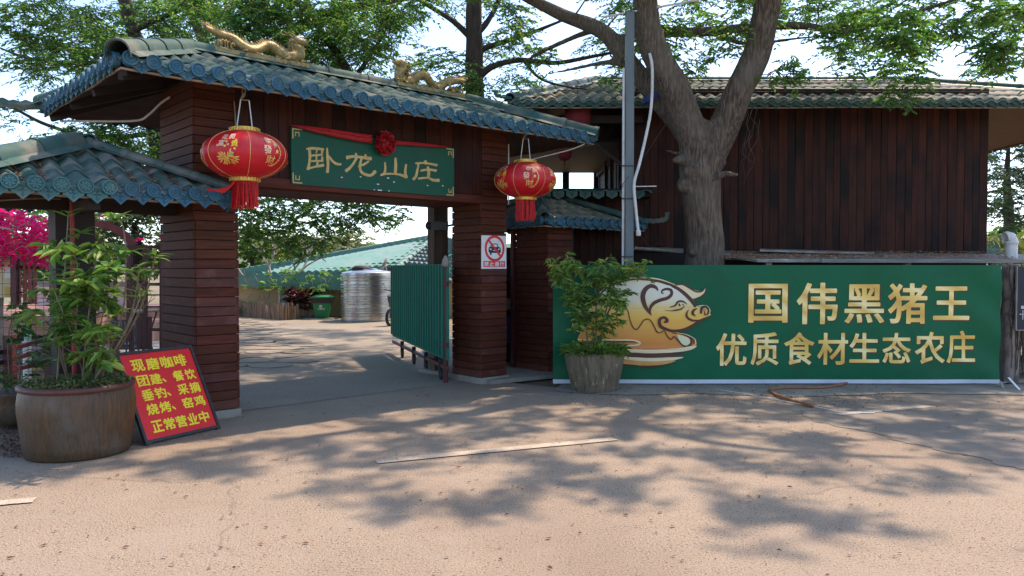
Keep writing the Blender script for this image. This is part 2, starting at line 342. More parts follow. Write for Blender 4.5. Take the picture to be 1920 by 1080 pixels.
ASPH = M('worn dusty asphalt', (.255, .211, .148), (.203, .171, .120), .92, 1.3, coord='World', bump=1.0, bscale=60, bdist=.02, extra=asphalt_extra([(.40, .315, .235), (.080, .064, .046)], 105))
YARD = M('trodden concrete', (.235, .20, .14), (.17, .145, .10), .92, .9, coord='World', bump=.35, bscale=40, bdist=.01, dirt=(.13, .115, .09), dscale=.6, dlo=.48, dhi=.7, extra=asphalt_extra([(.29, .255, .205), (.16, .14, .11)], 90, False))
PATCHM = M('damp grey patch', (.175, .142, .105), (.225, .182, .135), .85, 1.2, (3.2, .6, 1), coord='World', bump=.5, bscale=60, bdist=.01, extra=asphalt_extra([(.19, .175, .15), (.08, .075, .065)], 200, False))
EARTH = M('bare earth', (.20, .15, .10), (.11, .115, .06), .95, .5, coord='World', bump=.5, bscale=20)
STONE = M('flat paving stone', (.245, .21, .16), (.17, .15, .12), .88, 3, bump=.4, bscale=25, var=.22)
LINEP = M('worn road paint', (.37, .30, .215), (.24, .195, .145), .85, 9, coord='World', lo=.40, hi=.56, extra=asphalt_extra([(.50, .44, .35), (.20, .17, .14)], 150, False), bump=.4, bscale=70, bdist=.01)

def sheet(name, poly, z, m, kind='structure', grid=None):
    b = MB(); v, f = polyfill(poly); b.add([(x, y, z) for x, y in v], [tuple(q) for q in f]); o = b.build(name, m); o['kind'] = kind
    bmx = bmesh.new(); bmx.from_mesh(o.data); bmesh.ops.recalc_face_normals(bmx, faces=bmx.faces[:])
    for fc in bmx.faces:
        if fc.normal.z < 0: fc.normal_flip()
    bmx.to_mesh(o.data); bmx.free(); return o
sheet('ground', [(-320, -80), (320, -80), (320, 600), (-320, 600)], -.03, EARTH)
gA = ground(445, 780); gB = ground(902, 720)
G = Frame(gA, gB - gA)
e1 = G.w(-1.0, .25, 0); e2 = G.w(3.75, .3, 0)
sheet('road', [(-60, -30), (60, -30), (60, 10.32), (.6, 10.32), (e2[0], e2[1]), (e1[0], e1[1]), (-5.2, 7.35), (-60, 7.35)], 0, ASPH)
yd = [G.w(-.9, .25, 0)[:2], G.w(3.8, .28, 0)[:2], (1.2, 12.4), (1.2, 13.4), (-.4, 15.2), (-1.6, 19.5), (-2.2, 24.5), (-12, 28), (-12, 20), (-6.5, 13.5), (-4.6, 10.2)]
sheet('yard', yd, .004, YARD)
def wob(p, n=9, a=.06):
    out = []
    for i in range(len(p)):
        A = np.array(p[i][:2]); B = np.array(p[(i + 1) % len(p)][:2])
        for k in range(n): out.append(tuple(A + (B - A) * k / n + np.array([rnd.uniform(-a, a), rnd.uniform(-a, a) * .5]) * (k > 0)))
    return out
gp = lambda x, y: tuple(ground(x, y)[:2])
sheet('footpath', wob([gp(1046, 735), gp(1180, 742), gp(1300, 738), gp(1500, 745), gp(1700, 738), gp(1925, 742), gp(1925, 722), gp(1500, 719), gp(1046, 717)], 7, .05), .008, CONC)
sheet('damp_patch', wob([gp(1500, 768), gp(1530, 792), gp(1640, 812), gp(1700, 832), gp(1800, 852), gp(1920, 882), gp(2050, 900), gp(2050, 790), gp(1800, 765), gp(1680, 752), gp(1560, 752)], 7, .05), .0045, PATCHM)
# cast kerb step under the small doorway beside the right pillar
b = MB(); P0 = G.w(3.30, -.02, 0); 
pl = [G.w(3.52, -.12, 0), G.w(4.78, -.32, 0), G.w(4.78, 1.6, 0), G.w(3.52, 1.6, 0)]
b.prism([(p[0], p[1]) for p in pl], (0, 0, .0), (1, 0, 0), (0, 1, 0), .055)
o = b.build('door_sill_pavement', CONC); o['kind'] = 'structure'
def painted(pa, pb, wd, name, label):
    A = ground(*pa); B = ground(*pb); d = (B - A)[:2]; d /= np.linalg.norm(d); nn = np.array([-d[1], d[0]]) * wd / 2
    n = 14; L = []; Rr = []
    for i in range(n + 1):
        q = A[:2] + (B - A)[:2] * i / n; j = rnd.uniform(-.008, .008); L.append(q + nn * (1 + j * 8)); Rr.append(q - nn * (1 - j * 8))
    o = sheet(name, L + Rr[::-1], .009, LINEP); o['kind'] = 'structure'
    return o
painted((705, 867), (1153, 824), .13, 'road_marking', '')
painted((-60, 950), (65, 939), .12, 'road_marking', '')
painted((1570, 778), (1740, 763), .12, 'road_marking', '')

# crazy paving in the yard, left half
pav = bpy.data.objects.new('stone_paving', None); C.objects.link(pav); pav['kind'] = 'structure'
cnt = 0
for j in range(17):
    for i in range(11):
        y = 12.6 + j * .68; x = -3.2 - i * .72 - (j % 2) * .36 - j * .14
        if x < -y * .40 - .4: continue
        sx = 960 + F * x / y
        if sx > 596 - abs(j - 3) * 9: continue
        pts = []; n = 7; ph = rnd.random()
        for k in range(n):
            a = 2 * math.pi * (k + ph) / n; r = rnd.uniform(.30, .40)
            pts.append((x + r * 1.12 * math.cos(a), y + r * math.sin(a) * .96))
        if cnt < 170:
            mb = MB(); mb.prism([(p[0] - x, p[1] - y) for p in pts], (0, 0, 0), (1, 0, 0), (0, 1, 0), .012); oo = mb.build('paving_stone', STONE, pav); oo.location = (x, y, .005); cnt += 1

# ---------------------------------------------------------------- roof kit (hipped roof of moulded resin tiles)
def half_cap_mesh(L, r, m):
    """one length of ridge cap: a half-round with flanges and a raised collar"""
    b = MB()
    def prof(rr, fl):
        P = [(-rr * fl, -.42 * rr)] + [(rr * math.cos(a), rr * math.sin(a)) for a in [math.pi * (1 - k / 8) for k in range(9)]] + [(rr * fl, -.42 * rr)]
        return P
    def strip(x0, x1, r0, r1, fl):
        A = prof(r0, fl); Bq = prof(r1, fl); n = len(A)
        vs = [(x0, p[0], p[1]) for p in A] + [(x1, p[0], p[1]) for p in Bq] + [(x0, p[0] * .93, p[1] * .93 - .006) for p in A] + [(x1, p[0] * .93, p[1] * .93 - .006) for p in Bq]
        fs = []
        for k in range(n - 1):
            fs += [(k, k + 1, n + k + 1, n + k), (2 * n + k, 3 * n + k, 3 * n + k + 1, 2 * n + k + 1), (k, 2 * n + k, 2 * n + k + 1, k + 1), (n + k, n + k + 1, 3 * n + k + 1, 3 * n + k)]
        fs += [(0, n, 3 * n, 2 * n), (n - 1, 2 * n - 1 + 0 + 0, 4 * n - 1, 3 * n - 1)]
        b.add(vs, fs)
    strip(0, L, r, r * .97, 1.75); strip(-.015, .05, r * 1.09, r * 1.09, 1.05)
    return b.mesh('ridge_cap', m, False)
def run_caps(parent, a, bb, r, m, seg=.55, name='ridge_cap'):
    a = Vector(a); bb = Vector(bb); d = bb - a; L = d.length; n = max(1, round(L / seg)); me = half_cap_mesh(L / n + .02, r, m)
    me.polygons.foreach_set('use_smooth', [True] * len(me.polygons)); me.set_sharp_from_angle(angle=R(40))
    dn = d.normalized(); yv = Vector((0, 0, 1)).cross(dn).normalized(); zv = dn.cross(yv)
    rot = Matrix((dn, yv, zv)).transposed().to_euler()
    for i in range(n): inst(me, name, parent, a + d * (i / n), rot)
def disc_mesh(r, m, flower=False):
    b = MB(); prof = [(0.0005, .010), (r * .55, .010), (r * .6, .004), (r * .78, .004), (r * .82, .016), (r * .96, .016), (r, .006), (r, -.05)]
    n = 20; vs = []; 
    for rr, z in prof:
        for k in range(n): a = 2 * math.pi * k / n; vs.append((rr * math.cos(a), -z, rr * math.sin(a)))
    fs = [(i * n + k, i * n + (k + 1) % n, (i + 1) * n + (k + 1) % n, (i + 1) * n + k) for i in range(len(prof) - 1) for k in range(n)]
    b.add(vs, [tuple(reversed(f)) for f in fs]); b.add(vs[:n], [tuple(range(n))])
    if flower:
        for k in range(8):
            a = 2 * math.pi * k / 8 + .2; b.box(-.007, .007, -.017, -.008, r * .2, r * .66, Matrix.Rotation(a, 4, 'Y'))
    else:
        sp = [(r * .48 * (1 - t / 14) * math.cos(t * .75), -.011, r * .48 * (1 - t / 14) * math.sin(t * .75)) for t in range(13)]
        b.tube(sp, .006, 4)
    return b.mesh('eave_disc', m)
def pend_mesh(w, h, m):
    b = MB(); P = [(-w / 2, .035), (w / 2, .035), (w / 2, -h * .45), (w * .28, -h * .62), (0, -h), (-w * .28, -h * .62), (-w / 2, -h * .45)]
    b.prism(P, (0, .012, 0), (1, 0, 0), (0, 0, 1), .012)
    Q = P; I = [(p[0] * .78, p[1] * .78 - .003) for p in P]
    for i in range(len(P)):   # raised rim, flush strips
        j = (i + 1) % len(P); b.add([(Q[i][0], -.008, Q[i][1]), (Q[j][0], -.008, Q[j][1]), (I[j][0], -.008, I[j][1]), (I[i][0], -.008, I[i][1]), (Q[i][0], 0.001, Q[i][1]), (Q[j][0], 0.001, Q[j][1]), (I[j][0], 0.001, I[j][1]), (I[i][0], 0.001, I[i][1])],
              [(0, 1, 2, 3), (0, 4, 5, 1), (3, 2, 6, 7)])
    for s in (-1, 1): b.tube([(s * w * .12 + s * .02 * math.cos(a), -.006, -h * .18 + .02 * math.sin(a)) for a in [k * .9 for k in range(7)]], .004, 4, cap=False)
    b.tube([(0, -.006, -h * .35), (0, -.006, -h * .75)], .005, 4)
    return b.mesh('eave_pendant', m)
def tile_mesh(face, i, j, cw, rows, ze, zr, amp, curve, m, lip=.018):
    O, sd, idr, W, run, h0, h1 = face
    s0, s1 = i * cw, (i + 1) * cw; t0, t1 = j / rows, (j + 1) / rows
    lo = lambda t: h0 * t; hi = lambda t: W - h1 * t
    if s1 <= lo(t0) or s0 >= hi(t0): return None
    nx = 8; vs = []; fs = []
    rowsT = [(t0 - .012, -lip), (t0 - .012, .0), ((t0 + t1) / 2, 0), (t1 + .004, 0)]
    jz = rnd.uniform(-.006, .006)
    for q, (t, dz) in enumerate(rowsT):
        for k in range(nx + 1):
            s = s0 + (s1 - s0) * k / nx; s = min(max(s, lo(max(t, 0))), hi(max(t, 0)))
            fr = (s / cw) % 1.0
            if k == nx and abs(s - s1) < 1e-9: fr = 1.0
            wv = amp * (.5 - .5 * math.cos(2 * math.pi * fr)) ** .8
            step = lip * (1 - (t - t0) / (t1 - t0)) if q else lip
            x = O[0] + sd[0] * s + idr[0] * run * t; y = O[1] + sd[1] * s + idr[1] * run * t
            z = ze + (zr - ze) * (max(t, 0) ** curve if t > 0 else t) + wv + step + dz + jz
            vs.append((x, y, z))
    for q in range(3):
        for k in range(nx):
            a = q * (nx + 1) + k; fs.append((a, a + 1, a + nx + 2, a + nx + 1))
    b = MB(); b.v = vs; b.f = fs
    me = b.mesh('roof_tile', m, True); return me
def hip_roof(parent, u0, u1, v0, v1, ze, zr, hl, hr, cw, rows, mats, amp=.05, curve=1.12, sides='flbr', as_tiles='fl', orn='flb', rdisc=.078, pend=.10, flower=None, caps=.1, trim=True, hips=('fl', 'fr', 'bl', 'br'), pendfar=True, tube_far=True):
    vm = (v0 + v1) / 2; W = u1 - u0; D = v1 - v0
    faces = {'f': ((u0, v0), (1, 0), (0, 1), W, vm - v0, hl, hr), 'b': ((u1, v1), (-1, 0), (0, -1), W, v1 - vm, hr, hl),
             'l': ((u0, v1), (0, -1), (1, 0), D, hl, v1 - vm, vm - v0), 'r': ((u1, v0), (0, 1), (-1, 0), D, hr, vm - v0, v1 - vm)}
    mt = mats[0]
    roof = MB()
    # under-boards
    for k in 'fblr':
        if k not in sides: continue
        O, sd, idr, Wd, run, h0, h1 = faces[k]
        def pt(s, t, dz): return (O[0] + sd[0] * s + idr[0] * run * t, O[1] + sd[1] * s + idr[1] * run * t, ze + (zr - ze) * t + dz)
        q = [pt(.03, .01, -.055), pt(Wd - .03, .01, -.055), pt(Wd - h1, 1, -.03), pt(h0, 1, -.03)]
        roof.add(q, [(0, 1, 2, 3)]); 
    rf = roof.build('roof', mats[3], parent)
    for k in sides:
        O, sd, idr, Wd, run, h0, h1 = faces[k]; n = round(Wd / cw); c = Wd / n
        if k in as_tiles:
            for i in range(n):
                for j in range(rows):
                    me = tile_mesh(faces[k], i, j, c, rows, ze, zr, amp, curve, mt(k, i, j) if callable(mt) else mt)
                    if me: o = bpy.data.objects.new('roof_tile', me); C.objects.link(o); o.parent = rf
        else:
            acc = MB()
            for i in range(n):
                for j in range(max(2, rows // 2)):
                    me = tile_mesh(faces[k], i, j, c, max(2, rows // 2), ze, zr, amp, curve, None)
                    if me: acc.add([v.co[:] for v in me.vertices], [tuple(p.vertices) for p in me.polygons]); bpy.data.meshes.remove(me)
            acc.build('roof_tiles_far_slope', mt('f', 0, 0) if callable(mt) else mt, rf, kind='stuff')
        if k in orn:
            rot = {'f': 0, 'b': math.pi, 'l': -math.pi / 2, 'r': math.pi / 2}[k]
            dm = disc_mesh(rdisc, mats[1]); pm = pend_mesh(cw * .86, pend, mats[1]); 
            if flower and k == 'f': dmf = disc_mesh(rdisc, flower[1], True); pmf = pend_mesh(cw * .86, pend, flower[1])
            big = MB()
            for i in range(n):
                s = (i + .5) * c; x = O[0] + sd[0] * s - idr[0] * .02; y = O[1] + sd[1] * s - idr[1] * .02
                xp = O[0] + sd[0] * (i * c) - idr[0] * .004; yp = O[1] + sd[1] * (i * c) - idr[1] * .004
                z1 = ze + amp * .45; fl = flower and k == 'f' and i < flower[0]
                if k == 'b':
                    for me_, X, Y, Z in ((dm, x, y, z1), (pm, xp, yp, ze + .0)):
                        big.add([(X - v.co.x, Y - v.co.y, Z + v.co.z) for v in me_.vertices], [tuple(p.vertices) for p in me_.polygons])
                else:
                    o = inst(dmf if fl else dm, 'eave_disc', rf, (x, y, z1 + rnd.uniform(-.004, .004)), (R(rnd.uniform(-9, 5)), R(rnd.uniform(-20, 20)), rot + R(rnd.uniform(-8, 8))))
                    if i: o = inst(pmf if fl else pm, 'eave_pendant', rf, (xp, yp, ze + rnd.uniform(-.004, .004)), (R(rnd.uniform(-6, 3)), 0, rot + R(rnd.uniform(-4, 4))))
            if big.v: big.build('far_eave_ornament', mats[1], rf, kind='stuff')
    # ridge and hips
    lift = .05
    Rl = (u0 + hl, vm, zr + lift); Rr = (u1 - hr, vm, zr + lift)
    if (Vector(Rr) - Vector(Rl)).length > .3: run_caps(rf, Rl, Rr, caps * .9, mats[2])
    cz = ze + amp + .02
    corner = {'fl': ((u0, v0, cz), Rl), 'fr': ((u1, v0, cz), Rr), 'bl': ((u0, v1, cz), Rl), 'br': ((u1, v1, cz), Rr)}
    for h in hips: run_caps(rf, corner[h][0], corner[h][1], caps, mats[2])
    if trim:
        t = MB()
        pr = [(u0 + .03, v1), (u0 + .03, v0 + .03), (u1 - .03, v0 + .03), (u1 - .03, v1)]
        pts = []
        for a, bq in zip(pr[:-1], pr[1:]):
            for k in range(12): pts.append((a[0] + (bq[0] - a[0]) * k / 12, a[1] + (bq[1] - a[1]) * k / 12, ze - .062 - .008 * math.sin(k * 1.7)))
        t.tube(pts, .013, 5); t.build('eave_trim', TRIM, rf)
    return rf
def finial(parent, p, ang, m, s=1.0):
    """upturned openwork eave end, a serrated curling plate"""
    b = MB(); top = [(0, .05), (.12, .045), (.2, .075), (.27, .05), (.36, .075), (.42, .06), (.5, .10), (.56, .09), (.6, .16), (.585, .21), (.62, .25), (.66, .22), (.67, .26), (.72, .235)]
    bot = [(.71, .17), (.68, .12), (.7, .08), (.64, .04), (.65, 0), (.57, -.01), (.55, -.04), (.46, -.025), (.42, -.055), (.33, -.04), (.28, -.07), (.18, -.055), (0, -.05)]
    P = [(x * s, z * s) for x, z in top + bot]
    v, f = polyfill(P); n = len(v); th = .022 * s
    b.add([(x, -th, z) for x, z in v] + [(x, th, z) for x, z in v], [tuple(reversed(q)) for q in f] + [tuple(i + n for i in q) for q in f] + [(i, (i + 1) % n, n + (i + 1) % n, n + i) for i in range(n)])
    b.tube([(0, 0, 0), (.2 * s, 0, 0), (.42 * s, 0, .01 * s), (.58 * s, 0, .07 * s), (.66 * s, 0, .17 * s)], [.055 * s, .05 * s, .04 * s, .03 * s, .012 * s], 7)
    o = b.build('eave_finial', m, parent); o.location = p; o.rotation_euler = (0, 0, ang); return o

# ---------------------------------------------------------------- entrance gate
PLANK = {}
def plank(parent, x0, x1, y0, y1, z0, z1, m, name='plank', jit=.0012):
    """one board; alike boards share a mesh"""
    d = (round(x1 - x0, 3), round(y1 - y0, 3), round(z1 - z0, 3), m.name)
    if d not in PLANK:
        bmx = bmesh.new(); bmesh.ops.create_cube(bmx, size=1); bmesh.ops.scale(bmx, vec=(d[0], d[1], d[2]), verts=bmx.verts[:])
        bmesh.ops.bevel(bmx, geom=bmx.edges[:], offset=min(.004, min(d[:3]) * .3), segments=1, affect='EDGES')
        me = bpy.data.meshes.new(name); bmx.to_mesh(me); bmx.free(); me.materials.append(m); PLANK[d] = me
    j = lambda a: rnd.uniform(-a, a)
    return inst(PLANK[d], name, parent, ((x0 + x1) / 2 + j(jit), (y0 + y1) / 2 + j(jit), (z0 + z1) / 2), (j(.002), j(.002) * 1.5, j(.003)))
def clad(parent, u0, u1, v0, v1, z0, z1, h, faces, m, low=None, th=.022):
    """horizontal boards round a core"""
    n = round((z1 - z0) / h); h = (z1 - z0) / n
    for i in range(n):
        a, c = z0 + i * h + .003, z0 + (i + 1) * h - .003
        mm = low if low and (i < 1 or i in (3, 9, 10, 11, 13, 14)) else m
        if 'f' in faces: plank(parent, u0, u1, v0 - th, v0, a, c, mm)
        if 'l' in faces: plank(parent, u0 - th, u0, v0 - th + .001, v1, a, c, m if i else mm)
        if 'r' in faces: plank(parent, u1, u1 + th, v0 - th + .001, v1, a, c, mm)
rz = G.rz
gate = thing('entrance_gate', 'tall dark red timber entrance gate with blue tiled roof and green name board', 'gate', tuple(G.o), rz)
ZE = 3.44; BEAM = 2.50
def gpillar(u0, u1, v1, extra=()):
    core = MB(); core.box(u0 + .012, u1 - .012, .012, v1 - .002, .0, BEAM - .01, None); core.box(u0 - .03, u1 + .03, -.035, v1 + .02, -.02, .085)
    c = core.build('pillar', W_DARK, gate); c.data.materials.append(CONC)
    for i, p in enumerate(c.data.polygons): p.material_index = 1 if i >= 6 else 0
    clad(c, u0, u1, 0, v1, .09, BEAM, .100, 'fl' + ('r' if u1 < 1 else ''), W_H, W_LIGHT)
    return c
gpillar(-.433, 0, 1.0); gpillar(3.444, 3.90, .62)
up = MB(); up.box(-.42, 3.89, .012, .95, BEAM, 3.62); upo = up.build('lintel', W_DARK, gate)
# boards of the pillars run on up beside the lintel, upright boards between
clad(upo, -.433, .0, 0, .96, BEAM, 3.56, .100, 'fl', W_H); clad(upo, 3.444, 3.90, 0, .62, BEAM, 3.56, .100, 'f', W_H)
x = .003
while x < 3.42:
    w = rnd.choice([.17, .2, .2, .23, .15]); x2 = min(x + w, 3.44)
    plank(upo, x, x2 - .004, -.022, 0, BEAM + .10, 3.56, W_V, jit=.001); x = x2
plank(upo, .004, 3.438, -.05, -.001, BEAM - .012, BEAM + .098, W_H, jit=0)
x = 0.0
for k in range(5): plank(upo, .01, 3.43, .03 + k * .184, .03 + k * .184 + .178, BEAM - .024, BEAM - .003, W_H, jit=0)
plank(upo, 3.90, 3.922, -.02, .62, BEAM, 3.5, W_H)
core2 = MB(); core2.box(G.hitv(814, 400, 1.25)[0], G.hitv(840, 400, 1.25)[0], 1.25, 1.42, 0, 3.6); core2.build('rear_post', W_BROWN, gate)
# roof
cw = .2
groof = hip_roof(gate, -1.36, 4.98, -.75, 2.25, ZE, 4.02, 1.14, 1.14, cw, 5, (TEAL, BLUE, TEAL, W_SOF), amp=.055, as_tiles='fl', orn='flb', caps=.105, rdisc=.070, pend=.092)
finial(groof, (-1.36, 2.25, ZE + .06), R(180 - 38), TEAL, .85)
# rafters under the broad left eave, seen from below
raf = MB()
for k in range(4):
    t = k / 3; raf.bar((-1.3, -.6 + t * 2.7, ZE - .10), (-.1, .3 + t * .9, ZE + .32), .05, .08)
raf.bar((-1.3, -.68, ZE - .085), (-.25, .6, ZE + .42), .06, .07)
raf.build('rafter', W_DARK, groof)
pipe = MB(); pipe.tube(crom([(-1.2, 2.1, ZE - .12), (-.9, 1.7, ZE - .14), (-.62, 1.25, ZE - .16), (-.56, 1.0, ZE - .12), (-.50, .8, ZE - .02), (-.47, .6, ZE + .02)], 6), .013, 6); pipe.build('conduit', WPLAST, gate)
pc = MB(); pc.tube(crom([(-.02, -.04, 3.38), (.0, -.04, 3.0), (-.01, -.04, 2.75), (.01, -.04, 2.46)], 5), .009, 6); pc.build('conduit', TRIM, gate)
pc = MB(); pc.tube([(3.93, -.03, 3.35), (3.93, -.03, 2.5)], .009, 6); pc.build('conduit', WPLAST, gate)
pc = MB(); pc.tube(crom([(3.95, -.02, 3.05), (4.25, -.3, 3.16), (4.6, -.6, 3.28), (4.8, -.72, 3.38)], 5), .008, 5); pc.build('conduit', WPLAST, gate)

# leaf litter lying on a roof slope: thousands of flecks nobody could count
def litter_on(parent, fn, n, size, m, name='leaf_litter'):
    V = []; Fc = []
    for k in range(n):
        p = fn()
        if p is None: continue
        a = rnd.uniform(0, 6.28); L = size * rnd.uniform(.5, 1.3); wv = L * rnd.uniform(.25, .5); dx, dy = math.cos(a), math.sin(a); i = len(V)
        V += [(p[0] - dx * L, p[1] - dy * L, p[2] + .003), (p[0] - dy * wv, p[1] + dx * wv, p[2] + rnd.uniform(.003, .012)), (p[0] + dx * L, p[1] + dy * L, p[2] + .004), (p[0] + dy * wv, p[1] - dx * wv, p[2] + .003)]
        Fc.append((i, i + 1, i + 2, i + 3))
    b = MB(); b.v = V; b.f = Fc
    return b.build(name, m, parent, kind='stuff')
def slope_spot(u0, u1, v0, vm, ze, zr, cw, tmax, hl, hr, tp=1.6):
    def f():
        t = (rnd.random() ** tp) * tmax; s = rnd.uniform(hl * t, (u1 - u0) - hr * t)
        n = round((u1 - u0) / cw); c = (u1 - u0) / n; i = round(s / c); 
        if ((i * 7919) % 13) > 8 or mnoise.noise(Vector((s * 1.3, t * 3, u0))) < -.12: return None
        s = i * c + rnd.gauss(0, c * .16)
        if s < hl * t or s > (u1 - u0) - hr * t: return None
        return (u0 + s, v0 + (vm - v0) * t, ze + (zr - ze) * t ** 1.12 + .026)
    return f
litter_on(groof, slope_spot(-1.36, 4.98, -.75, .75, ZE, 4.02, cw, .8, 1.14, 1.14), 6500, .017, LITTER)

# ---------------------------------------------------------------- name board with sash
A = G.hitv(543, 237, -.06); Bq = G.hitv(847, 371, -.06)
PU0, PU1, PZ0, PZ1 = .615, 2.925, 2.545, 3.185
plq = thing('name_board', 'green name board with gold brush-written characters fixed to the gate lintel', 'sign', tuple(G.w(PU0, -.025, PZ0)), rz)
b = MB(); b.box(0, PU1 - PU0, -.045, 0, 0, PZ1 - PZ0); bo = b.build('board', PLQ, plq)
PF = Frame(G.w(PU0, -.025, 0), G.u)
def on_plaque(zx, zy):     # a spot read off the photograph, laid on the board's face
    u, z = PF.hitv(530 + zx / 5.818, 220 + zy / 5.818, -.046); return (u, z - PZ0)
CH = {
 'a': [([(262, 345), (330, 338), (445, 350)], [20, 26, 22]), ([(290, 345), (295, 430), (288, 500), (272, 568)], [30, 26, 24, 26]), ([(430, 350), (426, 405)], [24, 18]), ([(300, 418), (430, 408)], [18, 20]),
       ([(430, 432), (428, 482)], [22, 20]), ([(300, 478), (436, 474)], [18, 18]), ([(372, 352), (366, 390)], [16, 12]), ([(368, 420), (366, 470)], [16, 16]), ([(378, 480), (376, 532)], [22, 22]), ([(272, 560), (340, 542), (442, 522)], [24, 20, 30])],
 'b': [([(482, 335), (488, 450), (492, 520), (485, 600)], [16, 26, 26, 30]), ([(500, 425), (545, 482), (590, 510), (634, 512)], [22, 22, 26, 20])],
 'c': [([(698, 440), (760, 428), (850, 436), (960, 452)], [38, 26, 26, 36]), ([(798, 392), (802, 440)], [18, 28]), ([(902, 408), (900, 440)], [22, 24]), ([(805, 440), (772, 500), (730, 552), (688, 585)], [24, 22, 26, 34]),
       ([(858, 448), (842, 520), (850, 585), (892, 620), (960, 632), (1008, 590)], [20, 24, 24, 28, 26, 34]), ([(935, 480), (880, 515), (822, 538)], [20, 22, 16])],
 'd': [([(1228, 445), (1230, 530), (1226, 605)], [20, 30, 28]), ([(1112, 492), (1116, 560), (1105, 610), (1068, 632)], [14, 22, 24, 20]), ([(1068, 628), (1150, 616), (1260, 622), (1352, 650)], [22, 18, 20, 34]), ([(1346, 515), (1336, 580), (1340, 645)], [18, 24, 26])],
 'e': [([(1552, 478), (1566, 508)], [30, 26]), ([(1450, 503), (1540, 498), (1620, 510), (1680, 522)], [20, 18, 20, 26]), ([(1480, 510), (1466, 580), (1452, 640), (1424, 676)], [18, 22, 24, 30]), ([(1505, 582), (1590, 570), (1672, 582)], [22, 20, 26]),
       ([(1580, 540), (1590, 600), (1584, 662)], [20, 28, 26]), ([(1480, 668), (1580, 660), (1640, 684), (1702, 688)], [22, 18, 26, 34])]}
k = 0
for grp in ('ab', 'c', 'd', 'e'):
    b = MB()
    for g in grp:
        for pts, w in CH[g]:
            v, f = ribbon(pts, [q * 1.12 for q in w]); k += 1; dz = .047 + .0025 + (k % 7) * .0006
            P = [on_plaque(*p) for p in v]; n = len(P)
            b.add([(p[0], -dz, p[1]) for p in P] + [(p[0], -.044, p[1]) for p in P], [q for q in f] + [(i, i + 1, n + i + 1, n + i) for i in range(n // 2 - 1)] + [(n // 2 + i + 1, n // 2 + i, n + n // 2 + i, n + n // 2 + i + 1) for i in range(n // 2 - 1)])
    b.build('character', GOLDL, plq)
PW, PH = PU1 - PU0, PZ1 - PZ0
for cx, cz, sx, sz in ((0, 0, 1, 1), (PW, 0, -1, 1), (0, PH, 1, -1), (PW, PH, -1, -1)):
    b = MB()
    for (x0, x1, z0, z1) in ((.012, .13, .012, .026), (.012, .026, .028, .13), (.045, .10, .05, .062), (.088, .10, .064, .10), (.045, .055, .064, .10)):
        xa, xb = sorted((cx + sx * x0, cx + sx * x1)); za, zb = sorted((cz + sz * z0, cz + sz * z1)); b.box(xa, xb, -.050, -.0445, za, zb)
    b.build('corner_mark', GOLDL, plq)
b = MB()
for (zx, zy, ww) in ((645, 655, .022), (1215, 706, .02), (1040, 730, .03), (1580, 744, .022), (1745, 747, .022), (850, 648, .02), (1150, 662, .03), (1060, 795, .06), (1000, 790, .012), (1160, 802, .015)):
    u, z = on_plaque(zx, zy); b.box(u - ww / 2, u + ww / 2, -.0478, -.0450, z - .006, z + .006)
b.build('paper_scrap', WHITE, plq)
# sash: two gathered tails meeting in a cloth flower
sash = thing('sash', 'red cloth sash with a ruffled flower knot draped over the green name board', 'sash', tuple(G.w(PU0, -.09, PZ0)), rz)
def swag(pts, w0):
    b = MB(); q = crom(pts, 8); m = 7; vs = []
    for i, p in enumerate(q):
        wv = p[2]
        for k in range(m):
            t = k / (m - 1) - .5; vs.append((p[0], -.012 - .012 * math.sin(k * 2.1 + i * .06) - .01 * math.cos(k * 4.3), p[1] + t * wv))
    b.add(vs, [(i * m + k, (i + 1) * m + k, (i + 1) * m + k + 1, i * m + k + 1) for i in range(len(q) - 1) for k in range(m - 1)])
    return b
def onp3(x, y, w): u, z = on_plaque(x, y); return (u, z, w)
swag([onp3(85, 92, .015), onp3(300, 135, .06), onp3(520, 175, .085), onp3(800, 225, .10), onp3(960, 245, .10)], 1).build('sash_tail', CLOTH, sash, True)
swag([onp3(1200, 280, .06), onp3(1400, 295, .05), onp3(1600, 312, .04), onp3(1780, 330, .02)], 1).build('sash_tail', CLOTH, sash, True)
cx, cz = on_plaque(1090, 295)
b = MB()
for k in range(120):
    th = rnd.uniform(0, 2 * math.pi); ph = math.acos(rnd.uniform(0, 1)); rr = .135 * rnd.uniform(.78, 1.02)
    p = Vector((math.sin(ph) * math.cos(th) * rr, -math.cos(ph) * rr * .75, math.sin(ph) * math.sin(th) * rr)); nrm = p.normalized()
    t1 = nrm.cross(Vector((rnd.uniform(-1, 1), rnd.uniform(-1, 1), rnd.uniform(-1, 1)))).normalized(); t2 = nrm.cross(t1)
    pts = [p + t1 * (.045 * (q - 2) / 2) + nrm * rnd.uniform(-.012, .02) + t2 * rnd.uniform(-.012, .012) for q in range(5)]
    vs = []
    for q in pts: vs += [q - nrm * .03, q + nrm * rnd.uniform(.002, .016)]
    b.add([(v.x + cx, v.y - .03, v.z + cz) for v in vs], [(2 * i, 2 * i + 1, 2 * i + 3, 2 * i + 2) for i in range(4)])
b.lathe([(.001, -.11), (.07, -.09), (.105, -.04), (.11, 0), (.105, .04), (.07, .09), (.001, .11)], 14, (cx, -.02, cz)); b.build('sash_flower', CLOTH, sash, True)
